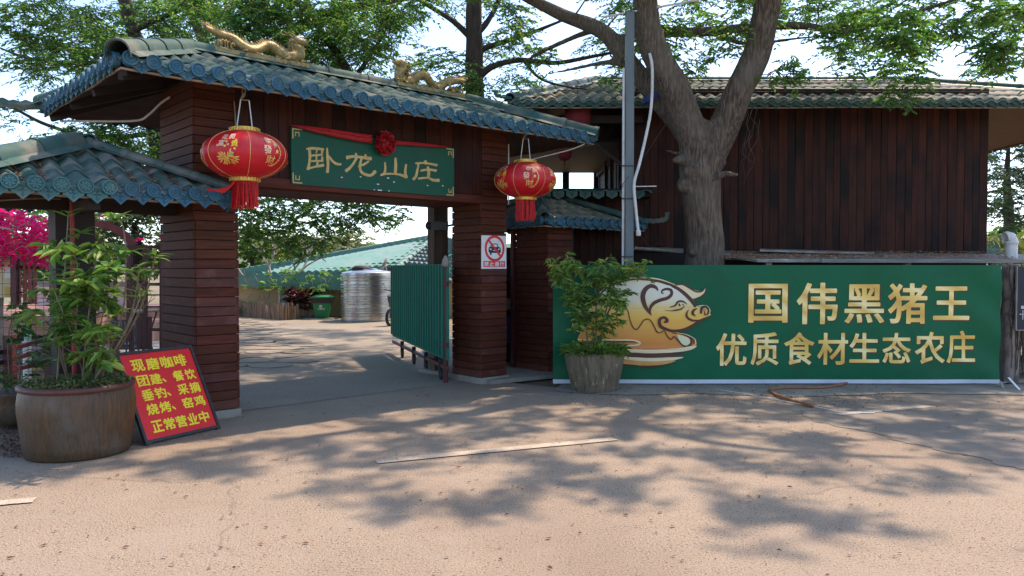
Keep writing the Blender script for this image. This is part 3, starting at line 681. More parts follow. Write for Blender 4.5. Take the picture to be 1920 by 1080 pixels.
# ---------------------------------------------------------------- small side roofs of the gate
lodge = thing('side_canopy', 'low blue tiled canopy roof on a dark post left of the gate', 'canopy', tuple(G.o), rz)
LZ = 2.31
def ltile(k, i, j): return TEAL if (i + j * .6) < 4.5 else TEAL_G
lroof = hip_roof(lodge, -2.62, -.10, -.42, 1.42, LZ, 2.80, 1.2, 1.2, .2, 6, (ltile, BLUE, TEAL, W_SOF), amp=.06, as_tiles='f', orn='flbr', rdisc=.07, pend=.12, flower=(7, TEALC), caps=.115, hips=('fl', 'br', 'bl'))
lroof.children[0]
run_caps(lroof, (-1.30, .5, 2.86), (-.20, -.33, 2.42), .06, TEAL_G, .4)
litter_on(lroof, slope_spot(-2.62, -.10, -.42, .5, LZ, 2.80, .2, .55, 1.2, 1.2, 1.3), 2600, .013, LITTER)
b = MB(); b.box(-1.62, -1.27, .42, .72, 0, 2.34); b.build('post', W_DARK, lodge)
b = MB(); b.box(-2.5, -.25, .46, .56, 2.17, 2.27); b.box(-1.5, -1.4, -.3, 1.3, 2.14, 2.24); b.box(-.36, -.26, .2, .8, 2.10, 2.2); b.build('beam', W_DARK, lodge)
b = MB(); b.tube([(-1.50, .30, 0), (-1.50, .30, 2.28)], .022, 8); b.build('conduit', IRONB, lodge)
b = MB(); b.tube(crom([(-2.5, -.2, 2.14), (-1.9, .1, 2.24), (-1.6, .3, 2.27)], 5), .008, 5); b.build('cable', TRIM, lodge)

rgt = thing('side_wall', 'dark boarded wing wall with small blue tiled roof right of the gate doorway', 'wall', tuple(G.o), rz)
b = MB(); b.box(4.745, 5.3, .0, .69, 0, 2.32); rw = b.build('wall', W_DARK, rgt)
clad(rw, 4.745, 5.25, 0, .69, .05, 2.32, .100, 'fl', W_H, W_LIGHT)
b = MB(); b.box(3.93, 3.98, .7, .76, 0, 2.2); b.box(4.68, 4.74, .70, .76, 0, 2.2); b.build('door_post', IRON, rgt)
rroof = hip_roof(rgt, 4.38, 6.72, -.30, 1.75, 2.27, 2.72, .85, 1.05, .2, 5, (GREYT, BLUE, TEAL, W_SOF), amp=.05, as_tiles='fl', orn='flb', rdisc=.07, pend=.09, caps=.07, hips=('fl', 'fr', 'bl'))
finial(rroof, (6.68, -.26, 2.37), R(-35), TEAL, .62)
litter_on(rroof, slope_spot(4.38, 6.72, -.30, .72, 2.27, 2.72, .2, .8, .85, 1.05), 900, .013, LITTER)

# ---------------------------------------------------------------- long timber building behind the banner
bld = thing('timber_house', 'long dark timber clad house with green tiled roof behind the banner and big tree', 'building', (2.05, 13.0, 0), 0)
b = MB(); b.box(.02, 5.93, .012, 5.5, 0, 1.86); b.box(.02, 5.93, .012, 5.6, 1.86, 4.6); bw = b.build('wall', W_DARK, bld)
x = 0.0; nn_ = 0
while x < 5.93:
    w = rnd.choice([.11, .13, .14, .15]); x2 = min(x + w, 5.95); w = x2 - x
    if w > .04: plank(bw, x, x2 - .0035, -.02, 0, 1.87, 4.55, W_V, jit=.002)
    x = x2; nn_ += 1
for k in range(40): pass
# veranda side (left face): posts, glazing and rails
vs_ = MB(); vs_.box(-.10, -.0, -.02, .10, 1.7, 4.5); vs_.box(-.10, .0, 5.4, 5.6, 1.7, 4.2); vs_.build('corner_post', W_V, bld, kind='stuff')
for y in (1.3, 2.5, 3.4): b = MB(); b.box(-.09, .01, y, y + .09, 1.7, 4.2); b.build('post', W_V, bld)
b = MB(); b.box(-.85, -.70, 5.3, 5.45, 1.0, 4.2); b.build('post', W_DARK, bld)
b = MB(); b.box(-.06, .0, .1, 1.3, 1.7, 2.75); b.box(-.06, .0, 2.6, 5.4, 1.7, 2.7); b.box(-.06, .0, .1, 5.4, 3.75, 4.3); b.build('side_wall', W_V, bld)
for i, (y0, y1) in enumerate(((.16, .7), (.74, 1.28), (1.42, 1.95), (1.99, 2.48), (2.6, 3.38))):
    b = MB()
    for q in ((y0, y1, 2.76, 2.80), (y0, y1, 3.70, 3.74), (y0, y0 + .04, 2.805, 3.695), (y1 - .04, y1, 2.805, 3.695)): b.box(-.045, -.005, *q[:2], *q[2:])
    f = b.build('window', IRONB if i < 1 else W_V, bld)
    b = MB(); b.box(-.028, -.022, y0 + .042, y1 - .042, 2.802, 3.698); b.build('pane', GLASS, f)
b = MB(); b.box(-2.2, .0, .9, 5.4, 3.86, 3.92); b.box(-2.3, .1, -.3, -.2, 3.98, 4.10); b.box(-2.2, -2.1, -.4, 5.5, 3.95, 4.07); b.bar((-.9, 5.2, 3.2), (-2.0, 5.2, 3.9), .06, .08); b.bar((-.2, -.1, 3.3), (-1.1, -.1, 4.0), .05, .05); b.build('veranda_beam', W_DARK, bld)
# roof: single front row of tiles individually laid
BZ = 4.18
broof = hip_roof(bld, -2.08, 8.35, -.85, 6.2, BZ, 5.34, 1.7, 2.6, .19, 5, (GREYT, GREENC, GREENC, W_SOFL), amp=.05, as_tiles='f', orn='flbr', rdisc=.062, pend=.08, caps=.085, curve=1.0, hips=('fl', 'fr', 'bl', 'br'))
finial(broof, (-2.06, -.85, BZ + .08), R(180 + 20), GREENC, .42)
litter_on(broof, slope_spot(-2.08, 8.35, -.85, 2.67, BZ, 5.34, .19, .95, 1.7, 2.6, 1.0), 9000, .018, LITTER)
b = MB(); b.lathe([(.001, .42), (.012, .40), (.03, .36), (.045, .32), (.03, .29), (.07, .26), (.10, .20), (.09, .14), (.05, .11), (.11, .08), (.14, .03), (.13, -.05), (.001, -.06)], 18, (2.52, 2.6, 5.42)); b.build('ridge_finial', GOLDB, broof, True)
# lower skirt roof under the veranda windows
sk = hip_roof(bld, -1.95, .2, -.55, 3.6, 2.80, 3.0, .4, .2, .21, 3, (TEAL, GREENC, TEAL, W_SOF), amp=.045, as_tiles='f', orn='f', rdisc=.001, pend=.09, caps=.05, hips=(), trim=False)
sk.name = 'skirt_roof'
b = MB(); b.box(-1.75, -.04, .05, 3.2, 0, 2.80); wl = b.build('lower_wall', W_DARK, bld)
x = -1.75
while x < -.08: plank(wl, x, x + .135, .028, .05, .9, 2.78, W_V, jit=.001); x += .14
b = MB(); b.lathe([(.06, .22), (.13, .20), (.20, .14), (.215, 0), (.20, -.12), (.13, -.2), (.06, -.22)], 16, (0, 0, 0)); b.tube([(0, 0, .2), (0, 0, .42)], .006, 4); b.tube([(0, 0, -.2), (0, 0, -.36)], .03, 6)
lantx = at(1083, 217, 12.6); lt = thing('old_lantern', 'faded dark red lantern under the veranda eave of the timber house', 'lantern', tuple(lantx)); b.build('shade', M('faded red cloth', (.20, .02, .025), (.11, .015, .018), .8, 8, bump=.2), lt, True)
lt2 = copy_tree(lt, tuple(at(1058, 287, 13.7)), 0, 'faded dark red lantern deeper under the veranda, half hidden by gate roof'); lt2.scale = (.6, .6, .6)

# lean-to shelf roof behind the banner, with fallen leaves on it
shed = thing('lean_to_roof', 'low sheet lean-to roof covered in fallen leaves behind the green banner', 'roof', (0, 0, 0))
def slab(pts, th, m, name, lab=None):
    b = MB(); n = len(pts); b.add([tuple(p) for p in pts] + [(p[0], p[1], p[2] - th) for p in pts], [tuple(range(n)), tuple(reversed(range(n, 2 * n)))] + [(i, n + i, n + (i + 1) % n, (i + 1) % n) for i in range(n)])
    return b.build(name, m, shed, label=lab)
slab([at(1190, 463, 12.0), at(1281, 469, 11.6), at(1281, 466, 12.7), at(1190, 461, 12.8)], .03, W_GREY, 'sheet')
s2 = slab([at(1357, 478, 11.7), at(1420, 487, 11.0), at(1935, 488, 10.95), at(1940, 477, 12.9), at(1358, 470, 12.9)], .035, GALV, 'sheet')
s3 = slab([at(1425, 468, 12.2), at(1640, 474, 12.2), at(1640, 472, 12.85), at(1425, 466, 12.85)], .03, GALV, 'sheet')
b = MB(); b.bar(at(1540, 489, 10.92), at(1940, 490, 10.92), .03, .05); b.bar(at(1360, 484, 11.6), at(1540, 489, 11.0), .03, .05); b.bar(at(1190, 466, 12.1), at(1281, 472, 11.6), .03, .04); b.build('edge_batten', W_GREY, shed)
b = MB()
for px in (1440, 1700, 1860): p = at(px, 495, 11.1); b.box(p[0] - .04, p[0] + .04, 11.05, 11.13, 0, p[2] + .03)
b.build('prop', W_GREY, shed)
def shed_spot():
    u = rnd.random() ** 1.5; v = rnd.random(); px = 1360 + 540 * u; A = at(px, 486, 11.1); Bq = at(px, 472.5, 12.85); return A + (Bq - A) * v + np.array([0, 0, .012])
litter_on(shed, shed_spot, 5200, .025, LITTER); 
def shed2(): p = at(rnd.uniform(1195, 1245), 463.5, rnd.uniform(12.1, 12.6)); return p + np.array([0, 0, rnd.uniform(0, .05) * (1 - abs(rnd.gauss(0, .5)))])
litter_on(shed, shed2, 700, .025, LITD)
# dark back board added unseen behind the banner so nothing shows under it
wl2 = thing('dark_back_board', 'low dark back board added unseen behind the foot of the banner', 'wall', (0, 0, 0))
b = MB(); b.box(.75, 6.85, 10.75, 10.9, 0, .95); b.build('wall', M('dark board face', (.06, .055, .05), (.03, .03, .028), .9, 5, bump=.5), wl2)

# ---------------------------------------------------------------- green roofed bungalow seen through the gate
bung = thing('bungalow', 'yellow walled bungalow with pale green tiled hipped roof beyond the yard', 'building', (0, 0, 0))
# main roof slope rising to the right, and lower skirt roof; edges measured then built as tiled slopes
def tiled_quad(parent, eL, eR, rL, rR, nc, nr, m, name='roof', as_obj=True, amp=.05):
    eL, eR, rL, rR = [Vector(p) for p in (eL, eR, rL, rR)]
    base = MB(); base.add([eL - Vector((0, 0, .05)), eR - Vector((0, 0, .05)), rR - Vector((0, 0, .05)), rL - Vector((0, 0, .05))], [(0, 1, 2, 3)]); rf = base.build(name, m, parent)
    acc = MB()
    for i in range(nc):
        for j in range(nr):
            vs = []; fs = []
            for q, (t, dz) in enumerate(((0, -.09), (0, .09), (1, -.04))):
                for k in range(5):
                    s = (i + k / 4) / nc; tt = (j + t * 1.03 - .015) / nr
                    p = eL.lerp(eR, s).lerp(rL.lerp(rR, s), tt); vs.append((p.x, p.y, p.z + dz + amp * math.sin(math.pi * k / 4)))
            for q in range(2):
                for k in range(4): fs.append((q * 5 + k, q * 5 + k + 1, q * 5 + k + 6, q * 5 + k + 5))
            if as_obj: mb = MB(); mb.v = vs; mb.f = fs; mb.build('roof_tile', m, rf)
            else: acc.add(vs, fs)
    if acc.v: acc.build('roof_tiles_far', m, rf, kind='stuff')
    return rf
Rt = at(818, 443, 34); rl = at(430, 512, 30)
tiled_quad(bung, at(430, 522, 26), at(880, 512, 26), at(430, 512, 38), at(818, 443, 36), 34, 12, GREENT, 'roof', False, .07)
tiled_quad(bung, at(736, 513, 25.4), at(980, 525, 25.4), at(818, 443, 36), at(880, 452, 36), 22, 12, M('green tile with shade tone', (.09, .13, .12), (.14, .18, .17), .6, 5, var=.2), 'roof', False, .07)  # right slope of the same roof, shade put into its tile colour
tiled_quad(bung, at(425, 533, 25.3), at(700, 543, 24.9), at(425, 522, 26.2), at(700, 513, 26.2), 34, 5, GREENT, 'skirt_roof', False, .05)
run_caps(bung, at(430, 512, 38), at(818, 443, 36), .13, GREENT, 1.2); run_caps(bung, at(736, 511, 25.6), at(818, 443, 35.8), .13, GREENT, 1.2)
wp = [at(425, 530, 26.0), at(740, 536, 25.6)]
b = MB(); b.box(wp[0][0] - 1, 6.5, 25.9, 33, -.2, wp[0][2]); b.build('wall', CREAM, bung)
b = MB(); dA = at(527, 590, 25.8); dB = at(555, 545, 25.8); b.box(dA[0], dB[0], 25.78, 25.88, .3, dB[2]); d_ = b.build('door', WPLAST, bung)
b = MB(); b.box(dA[0] - .07, dA[0] - .005, 25.74, 25.86, .2, dB[2] + .05); b.box(dA[0] - .07, dB[0] + .07, 25.74, 25.86, dB[2] + .005, dB[2] + .08); b.build('door_frame', WHITE, d_)
b = MB(); b.tube([at(735, 495, 25.0), at(738, 515, 25.0)], .02, 5); b.lathe([(.001, .0), (.2, .02), (.38, .09), (.375, .11), (.2, .04), (.001, .02)], 20); 
dish = thing('satellite_dish', 'small grey satellite dish standing on the green roof behind the steel tanks', 'dish', tuple(at(722, 500, 25.0)))
b = MB(); b.lathe([(.001, .0), (.18, .02), (.34, .08), (.335, .10), (.18, .04), (.001, .02)], 20); o = b.build('dish_bowl', GALV, dish, True); o.rotation_euler = (0, R(-62), R(8))
b = MB(); b.tube([(0, 0, 0), (.12, .0, -.3), (.12, 0, -.45)], .025, 6); b.tube([(0, 0, 0), (-.25, -.1, .05)], .012, 5); b.build('arm', GALV, dish)

# steel water tanks
tk = thing('water_tank', 'ribbed stainless steel water tank nearest the green bin', 'water tank', tuple(ground(682, 604) + np.array([0, .75, 0])))
TR, TH = .80, 1.46
prof = [(.001, 0), (TR, 0)]; z = .02; n = 0
while z < TH - .06:
    prof += [(TR, z), (TR + .034, z + .014), (TR + .034, z + .028), (TR, z + .042)]; z += .075 if n % 4 else .13; n += 1
prof += [(TR, TH), (TR * .96, TH + .02), (.3, TH + .10), (.3, TH + .12), (.001, TH + .13)]
b = MB(); b.lathe(prof, 56, close=False); autosmooth(b.build('tank_shell', STAIN, tk), 30)
b = MB(); b.lathe([(.3, 0), (.31, .1), (.2, .17), (.001, .18)], 16, (-.2, 0, TH + .05)); b.build('lid', RUB, tk, True)
tk2 = copy_tree(tk, tuple(ground(725, 601) + np.array([.35, 1.1, 0])), .4, 'ribbed stainless steel water tank half hidden behind the green gate leaf')
for t_ in (tk, tk2): t_['group'] = 'steel water tanks in the yard'

# ---------------------------------------------------------------- open gate leaf of green corrugated sheet
hA = np.array([-.925, 10.72, 0]); hB = np.array([-2.27, 14.6, 0])
leaf = thing('gate_leaf', 'open sliding gate leaf of green corrugated metal sheet swung into the yard', 'gate', tuple(hA), math.atan2(hB[1] - hA[1], hB[0] - hA[0]))
LL = float(np.linalg.norm(hB - hA)); z0, z1 = .36, 1.645
nrib = 24; pw = LL / nrib
for i in range(nrib):      # each folded sheet rib
    b = MB(); P = [(0, 0), (.25, 0), (.36, .035), (.66, .035), (.78, 0), (1, 0)]
    vs = [(i * pw + p[0] * pw, p[1], z) for z in (z0, z1) for p in P]; b.add(vs, [(k, k + 1, k + 7, k + 6) for k in range(5)]); b.build('corrugated_panel', GATEG, leaf)
b = MB(); b.box(0, LL, .004 - .06, -.006, z0 - .04, z0 + .02); b.box(0, LL, -.056, -.006, z1 - .02, z1 + .012); b.box(0, .05, -.056, -.006, z0 + .021, z1 - .021); b.box(LL - .05, LL, -.056, -.006, z0 + .021, z1 - .021); b.build('frame', GATEG, leaf)
b = MB(); b.box(-.02, LL, -.05, .0, .19, .24)
b.build('lower_rail', IRON, leaf)
for x in (.35, 1.3, 2.2, 3.2):
    b = MB(); b.lathe([(.001, -.02), (.075, -.02), (.08, -.005), (.08, .015), (.001, .02)], 14); o = b.build('wheel', RUB, leaf); o.rotation_euler = (R(90), 0, 0); o.location = (x, -.02, .085)
    b = MB(); b.box(x - .03, x + .03, -.045, .01, .1, .3); b.build('bracket', RUB, leaf)
gp_ = thing('gate_post', 'slim red iron hinge post beside the right gate pillar', 'post', tuple(ground(836, 718)))
b = MB(); b.tube([(0, 0, 0), (0, 0, 1.62)], .035, 10); b.build('post', IRON, gp_); b = MB(); b.lathe([(.05, 0), (.055, .04), (.045, .1), (.02, .15), (.001, .16)], 12, (0, 0, 1.62)); b.build('cap', GALV, gp_, True)
for z in (.5, 1.35): b = MB(); b.lathe([(.05, 0), (.05, .07)], 12, (0, 0, z)); b.build('hinge', IRON, gp_)
cctv = thing('security_camera', 'dark security camera bolted to the brown timber behind the right gate pillar', 'camera', tuple(at(836, 424, 11.3)), R(200))
b = MB(); b.box(-.02, .24, -.06, .06, -.06, .05); b.box(-.03, .27, -.07, .07, .052, .062); b.build('housing', BLACK, cctv); b = MB(); b.lathe([(.001, 0), (.05, 0), (.055, .04), (.03, .06), (.001, .06)], 12); o = b.build('lens', RUB, cctv); o.rotation_euler = (0, R(90), 0); o.location = (.24, 0, 0)
b = MB(); b.bar((0, 0, .0), (-.25, .0, .05), .03, .03); b.build('bracket', BLACK, cctv)
b = MB(); b.box(.02, .14, -.0645, -.0615, -.02, .02); b.build('maker_plate', WHITE, cctv)
# ---------------------------------------------------------------- foliage kit
rng = np.random.default_rng(11)
def unit(a): return a / (np.linalg.norm(a, axis=-1, keepdims=True) + 1e-9)
def leaf_mesh(name, P, D, Nn, Ln, Wd, m, fold=.25, curl=.18):
    """one mesh of many leaves: base points P, directions D, face normals Nn, lengths, widths"""
    n = len(P); D = unit(D); S = unit(np.cross(D, Nn)); U = np.cross(S, D); Ln = Ln[:, None]; Wd = Wd[:, None]
    V = np.stack([P, P + D * Ln * .33 + S * Wd * .5 + U * Wd * fold, P + D * Ln * .72 + S * Wd * .36 + U * (Wd * fold * .6 - Ln * curl * .3),
                  P + D * Ln - U * Ln * curl, P + D * Ln * .72 - S * Wd * .36 + U * (Wd * fold * .6 - Ln * curl * .3), P + D * Ln * .33 - S * Wd * .5 + U * Wd * fold], 1).reshape(-1, 3)
    me = bpy.data.meshes.new(name); me.vertices.add(n * 6); me.vertices.foreach_set('co', V.astype(np.float32).ravel())
    base = (np.arange(n) * 6)[:, None]; Fc = np.concatenate([base + np.array([0, 1, 2, 3]), base + np.array([0, 3, 4, 5])], 1).reshape(-1)
    me.loops.add(n * 8); me.loops.foreach_set('vertex_index', Fc.astype(np.int32)); me.polygons.add(n * 2)
    me.polygons.foreach_set('loop_start', np.arange(0, n * 8, 4, dtype=np.int32)); me.polygons.foreach_set('loop_total', np.full(n * 2, 4, dtype=np.int32))
    me.materials.append(m); me.update(calc_edges=True); me.validate(); return me
def clump_leaves(clumps, L=.09, W=.042, droop=.35, flat=.75, spread=.5, per_twig=9):
    """leaves in sprays: every clump throws twigs out from its middle, leaves sit either side of each twig"""
    P = []; D = []; Nn = []; tw = []
    for (c, r, n) in clumps:
        nt = max(2, int(n / per_twig)); c = np.array(c)
        for t in range(nt):
            a = rng.uniform(0, 2 * np.pi); d = np.array([np.cos(a), np.sin(a), rng.uniform(-.45, .5)]); st = c + rng.normal(0, r * .34, 3) * np.array([1, 1, flat])
            ln = r * rng.uniform(.5, 1.0); tw.append((st, st + d * ln - np.array([0, 0, ln * droop])))
            q = np.linspace(.12, 1, per_twig) + rng.uniform(-.04, .04, per_twig)
            pts = st + np.outer(q * ln, d) - np.outer((q ** 2) * ln * droop, [0, 0, 1]); side = np.where(np.arange(per_twig) % 2, 1, -1)[:, None]
            sd = np.cross(d, [0, 0, 1]); dd = unit(d)[None] * .7 + side * sd[None] * .9 + rng.normal(0, .25, (per_twig, 3)) + np.array([0, 0, -.25])
            P.append(pts); D.append(dd); Nn.append(np.array([0, 0, 1]) + rng.normal(0, spread, (per_twig, 3)))
    P = np.concatenate(P); D = np.concatenate(D); Nn = np.concatenate(Nn); n = len(P)
    return P, D, Nn, L * rng.uniform(.6, 1.25, n), W * rng.uniform(.7, 1.2, n), tw
def grow_tree(name, label, cat, base, limbs, clumps, bark, leafm, L=.09, W=.042, group=None, remesh=0, minr=.0, twig_r=.006, trunk_name='trunk', droop=.35, start_frac=.35, spread=.5):
    base = np.array([base[0], base[1], 0.0]); root = thing(name, label, cat, tuple(base), 0, group)
    tb = MB(); nodes = []; nr = []
    for pts, rad in limbs:
        q = crom([(*p, r) for p, r in zip(pts, rad)], 6); Pp = [np.array(a[:3]) - base for a in q]; Rr = [a[3] for a in q]
        Pp = [p + np.array([mnoise.noise(Vector(p * 1.3)), mnoise.noise(Vector(p * 1.3 + 9)), 0]) * rr * .35 for p, rr in zip(Pp, Rr)]
        tb.tube(Pp, [rr * (1 + .07 * mnoise.noise(Vector(p * 3))) for p, rr in zip(Pp, Rr)], 16 if max(Rr) > .1 else 8)
        k0 = int(len(Pp) * start_frac)
        for p, rr in list(zip(Pp, Rr))[k0:]: nodes.append(p); nr.append(rr)
    o = tb.build(trunk_name, bark, root, True, kind='stuff' if trunk_name == 'stem' else None)
    if remesh:
        md = o.modifiers.new('join', 'REMESH'); md.mode = 'VOXEL'; md.voxel_size = remesh; md.use_smooth_shade = True
        ms = o.modifiers.new('smooth', 'SMOOTH'); ms.iterations = 6; ms.factor = .6
    NB = np.array(nodes); NRr = list(nr); bb = MB()
    order = sorted(range(len(clumps)), key=lambda i: np.min(np.linalg.norm(NB - (np.array(clumps[i][0]) - base), axis=1)))
    nodes = [p for p in NB]
    for i in order:
        c = np.array(clumps[i][0]) - base; A = np.array(nodes); dd = A - c; dist = np.linalg.norm(dd * np.array([1, 1, 1.3]), axis=1) + np.clip(A[:, 2] - c[2], 0, None) * .6
        j = int(np.argmin(dist)); s = A[j]; d = np.linalg.norm(c - s)
        if d < .05: continue
        r0 = min(NRr[j] * .75, .007 + .0085 * d + .004); r0 = max(r0, .006); n = max(4, int(d / .16)); pts = []; perp = np.cross(c - s, [0, 0, 1]); perp = perp / (np.linalg.norm(perp) + 1e-6)
        bow = rng.uniform(-.16, .16); ph = rng.uniform(0, 6)
        for k in range(n + 1):
            t = k / n; p = s + (c - s) * t + perp * d * bow * math.sin(math.pi * t) + np.array([0, 0, d * .10 * math.sin(math.pi * t)]) + np.array([math.sin(ph + 7 * t), math.cos(ph * 2 + 6 * t), math.sin(ph + 9 * t)]) * .035 * min(d, 1.2) * math.sin(math.pi * t); pts.append(p)
        rr = [r0 * (1 - .62 * k / n) for k in range(n + 1)]; bb.tube(pts, rr, 5, cap=False)
        for k in range(1, n + 1): nodes.append(pts[k]); NRr.append(rr[k])
    if clumps:
        P, D, Nn, Ls, Ws, tw = clump_leaves(clumps, L, W, droop, spread=spread)
        for a, b_ in tw:
            a = a - base; b_ = b_ - base; bb.tube([a, (a + b_) / 2 + np.array([0, 0, .03]), b_], [twig_r, twig_r * .8, twig_r * .4], 3, cap=False)
        bb.build('branch', bark, root, kind='stuff')
        me = leaf_mesh('crown', P - base, D, Nn, Ls, Ws, leafm); co = bpy.data.objects.new('crown', me); C.objects.link(co); co.parent = root; co['kind'] = 'stuff'
    return root

# where leaves show against the sky (0-9), 80 x 40 pixel cells of the photograph
DENS = ["778899998645546644566789", "788889997544545654667659", "688578986544534532446528", "776000675544524501223313", "340000043335432000001000",
        "2566000000000000000000000", "157700000000000000000000", "136720000000000000000000", "034600000000000000000000"]
cl_left, cl_left2, cl_mid, cl_main, cl_right = [], [], [], [], []
for j, row in enumerate(DENS):
    for i in range(24):
        dn = int(row[i])
        if not dn: continue
        for q in range(2):
            if rng.random() > dn / 9 * 1.15: continue
            px = i * 80 + rng.uniform(0, 80); py = j * 40 + rng.uniform(-6, 40)
            if px < 400: Y = rng.uniform(11.6, 14.5); lst = cl_left
            elif px < 800: Y = rng.uniform(11.8, 14.2); lst = cl_left2
            elif px < 1180: Y = rng.uniform(12.2, 14.8); lst = cl_mid
            elif px < 1640: Y = rng.uniform(10.9, 12.6) if rng.random() < .7 else rng.uniform(12, 13.5); lst = cl_main
            else: Y = rng.uniform(8.6, 11.6) if rng.random() < .6 else rng.uniform(11, 13); lst = cl_right; dn *= .72
            if px > 950 and py > 140 and j >= 4: Y = max(Y, 15.5) if px < 1640 else Y
            n = int(90 + 36 * dn); lst.append((at(px, py, Y), .42 * Y / 12, n))
for q in range(16): cl_main.append((at(rng.uniform(1655, 1750), rng.uniform(120, 205), rng.uniform(10.6, 11.2)), .2, 40))
for q in range(12): cl_main.append((at(rng.uniform(1440, 1520), rng.uniform(110, 160), rng.uniform(10.9, 11.6)), .2, 30))
# foliage hanging under the lintel, in the opening
for q in range(100):
    px = rng.uniform(440, 715); py = rng.uniform(350, 350 + 105 * (1 - max(0, px - 560) / 230) + 20)
    cl_left2.append((at(px, py, rng.uniform(12.8, 14.6)), .28, 80))
for q in range(9): cl_left2.append((at(rng.uniform(715, 765), rng.uniform(365, 425), rng.uniform(13, 14)), .2, 38))
# crowns above the frame: they throw the dappled shade seen on the road
SB = [(0, 900), (250, 930), (300, 890), (480, 890), (560, 935), (700, 960), (900, 985), (1000, 955), (1200, 950), (1300, 990), (1500, 1008), (1700, 1010), (1720, 935), (1920, 885)]
def shade_edge(px): return np.interp(px, [a for a, b_ in SB], [b_ for a, b_ in SB])
def overhead(px, py, z): return ground(px, py) + np.array(SUN_DIR) * (z / SUN_DIR.z)
cl_over_main, cl_over_left, cl_over_mid = [], [], []
for q in range(1350):
    px = rng.uniform(-60, 1990); Yg = rng.uniform(4.3, 10.3); py = HY + F * EYE / Yg
    if py > shade_edge(px): 
        if not (1020 < px < 1480 and py > 1030): continue
    gpn = ground(px, py)
    if mnoise.noise(Vector((gpn[0] * 1.5, gpn[1] * 1.5, 3.1))) + .4 * mnoise.noise(Vector((gpn[0] * 4, gpn[1] * 4, 1.1))) > .02: continue
    z = rng.uniform(5.6, 8.6); p = overhead(px, py, z)
    (cl_over_left if p[0] < -.8 else cl_over_main).append((p, .25, 60))
for q in range(330):
    p = np.array([rng.uniform(-11, 9.5), rng.uniform(12.5, 17.5), rng.uniform(7.2, 10.2)])
    if mnoise.noise(Vector((p[0] * .6, p[1] * .6, 8))) > .18: continue
    (cl_over_left if p[0] < -3.2 else cl_over_mid if p[0] < 1.5 else cl_over_main).append((p, .5, 120))

# the big forked tree
T = lambda px, py, Y: at(px, py, Y)
mx, my = 2.72, 11.3
limbs = [([(mx, my, 0), (mx, my, .8), T(1321, 495, my), T(1316, 400, my), T(1312, 320, my), T(1312, 268, my)], [.40, .33, .285, .275, .30, .31]),
         ([T(1316, 330, my), T(1300, 262, my - .03), T(1272, 190, my - .1), T(1232, 100, my - .2), T(1212, 0, my - .3), T(1196, -110, my - .5), T(1150, -260, my - .9)], [.24, .235, .225, .20, .175, .15, .10]),
         ([T(1318, 330, my), T(1342, 262, my + .03), T(1376, 190, my), T(1422, 90, my - .15), T(1440, 0, my - .3), T(1452, -120, my - .6), T(1520, -300, my - 1.2)], [.24, .235, .21, .195, .18, .15, .10]),
         ([T(1296, 270, my + .1), T(1262, 222, my + .4), T(1215, 165, my + .6), T(1168, 100, my + .7), T(1120, 55, my + .7), T(1050, 25, my + .6), T(980, -10, my + .4), T(900, -70, my)], [.17, .155, .15, .14, .12, .095, .08, .06]),
         ([T(1150, 78, my + .7), T(1230, 62, my + .75), T(1320, 60, my + .8), T(1400, 52, my + .9), T(1500, 48, my + .9), T(1580, 58, my + .8), T(1660, 40, my + .6), T(1740, 16, my + .4), T(1830, -15, my)], [.09, .085, .08, .072, .065, .052, .042, .034, .026]),
         ([T(1335, 62, my + .8), T(1395, 82, my + .9), T(1450, 78, my + .8), T(1540, 66, my + .6)], [.045, .04, .03, .02]),
         ([T(1640, 46, my + .6), T(1740, 62, my + .5), T(1830, 72, my + .3), T(1910, 60, my)], [.035, .03, .024, .018]),
         ([T(1452, -120, my - .6), T(1600, -200, my - 1.6), T(1760, -200, my - 2.2), T(1880, -120, my - 2.6)], [.10, .08, .06, .04]),
         ([T(1196, -110, my - .5), T(1040, -260, my - 1.4), T(900, -420, my - 2.2)], [.10, .08, .05]),
         ([T(1120, 55, my + .7), T(1080, 68, my + .9), T(1010, 100, my + 1), T(985, 118, my + 1)], [.06, .045, .035, .02]),
         ([T(1168, 118, my + .6), T(1130, 118, my + .8), T(1080, 128, my + .9), T(1020, 140, my + 1)], [.07, .04, .03, .015]),
         ([T(1284, 300, my - .1), T(1268, 300, my - .25), T(1262, 302, my - .3)], [.10, .055, .03]),
         ([T(1284, 292, my), T(1256, 284, my - .1), T(1246, 281, my - .1)], [.05, .022, .016]),
         ([T(1325, 335, my - .1), T(1345, 330, my - .28), T(1362, 326, my - .3), T(1386, 328, my - .3)], [.11, .06, .045, .022]),
         ([T(1330, 280, my - .1), T(1334, 290, my - .26)], [.10, .07]), ([T(1300, 318, my - .05), T(1296, 322, my - .27)], [.13, .10]), ([T(1345, 300, my), T(1352, 306, my - .2)], [.13, .09]), ([T(1285, 345, my), T(1282, 350, my - .2)], [.12, .09]), ([T(1320, 236, my - .02), T(1318, 244, my - .2)], [.12, .08]), ([T(1325, 425, my - .1), T(1326, 428, my - .27)], [.08, .05]), ([T(1297, 470, my - .1), T(1298, 473, my - .28)], [.09, .05]), ([T(1225, 120, my - .1), T(1222, 124, my - .3)], [.09, .06]), ([T(1400, 150, my - .1), T(1398, 154, my - .27)], [.09, .06])]
tree = grow_tree('forked_tree', 'big forked grey brown tree rising behind the green banner', 'tree', (mx, my), limbs, cl_main + cl_over_main, BARK, LEAF1, .088, .036, remesh=.022, start_frac=.55)
b = MB()
for q in range(7):
    p0 = at(rng.uniform(1400, 1425), rng.uniform(190, 230), 11.1) - np.array([mx, my, 0]); pts = [p0]
    for k in range(7): pts.append(pts[-1] + np.array([rng.normal(-.01, .05), rng.normal(0, .03), -rng.uniform(.06, .17)]))
    b.tube(crom(pts, 3), .0035, 4, cap=False)
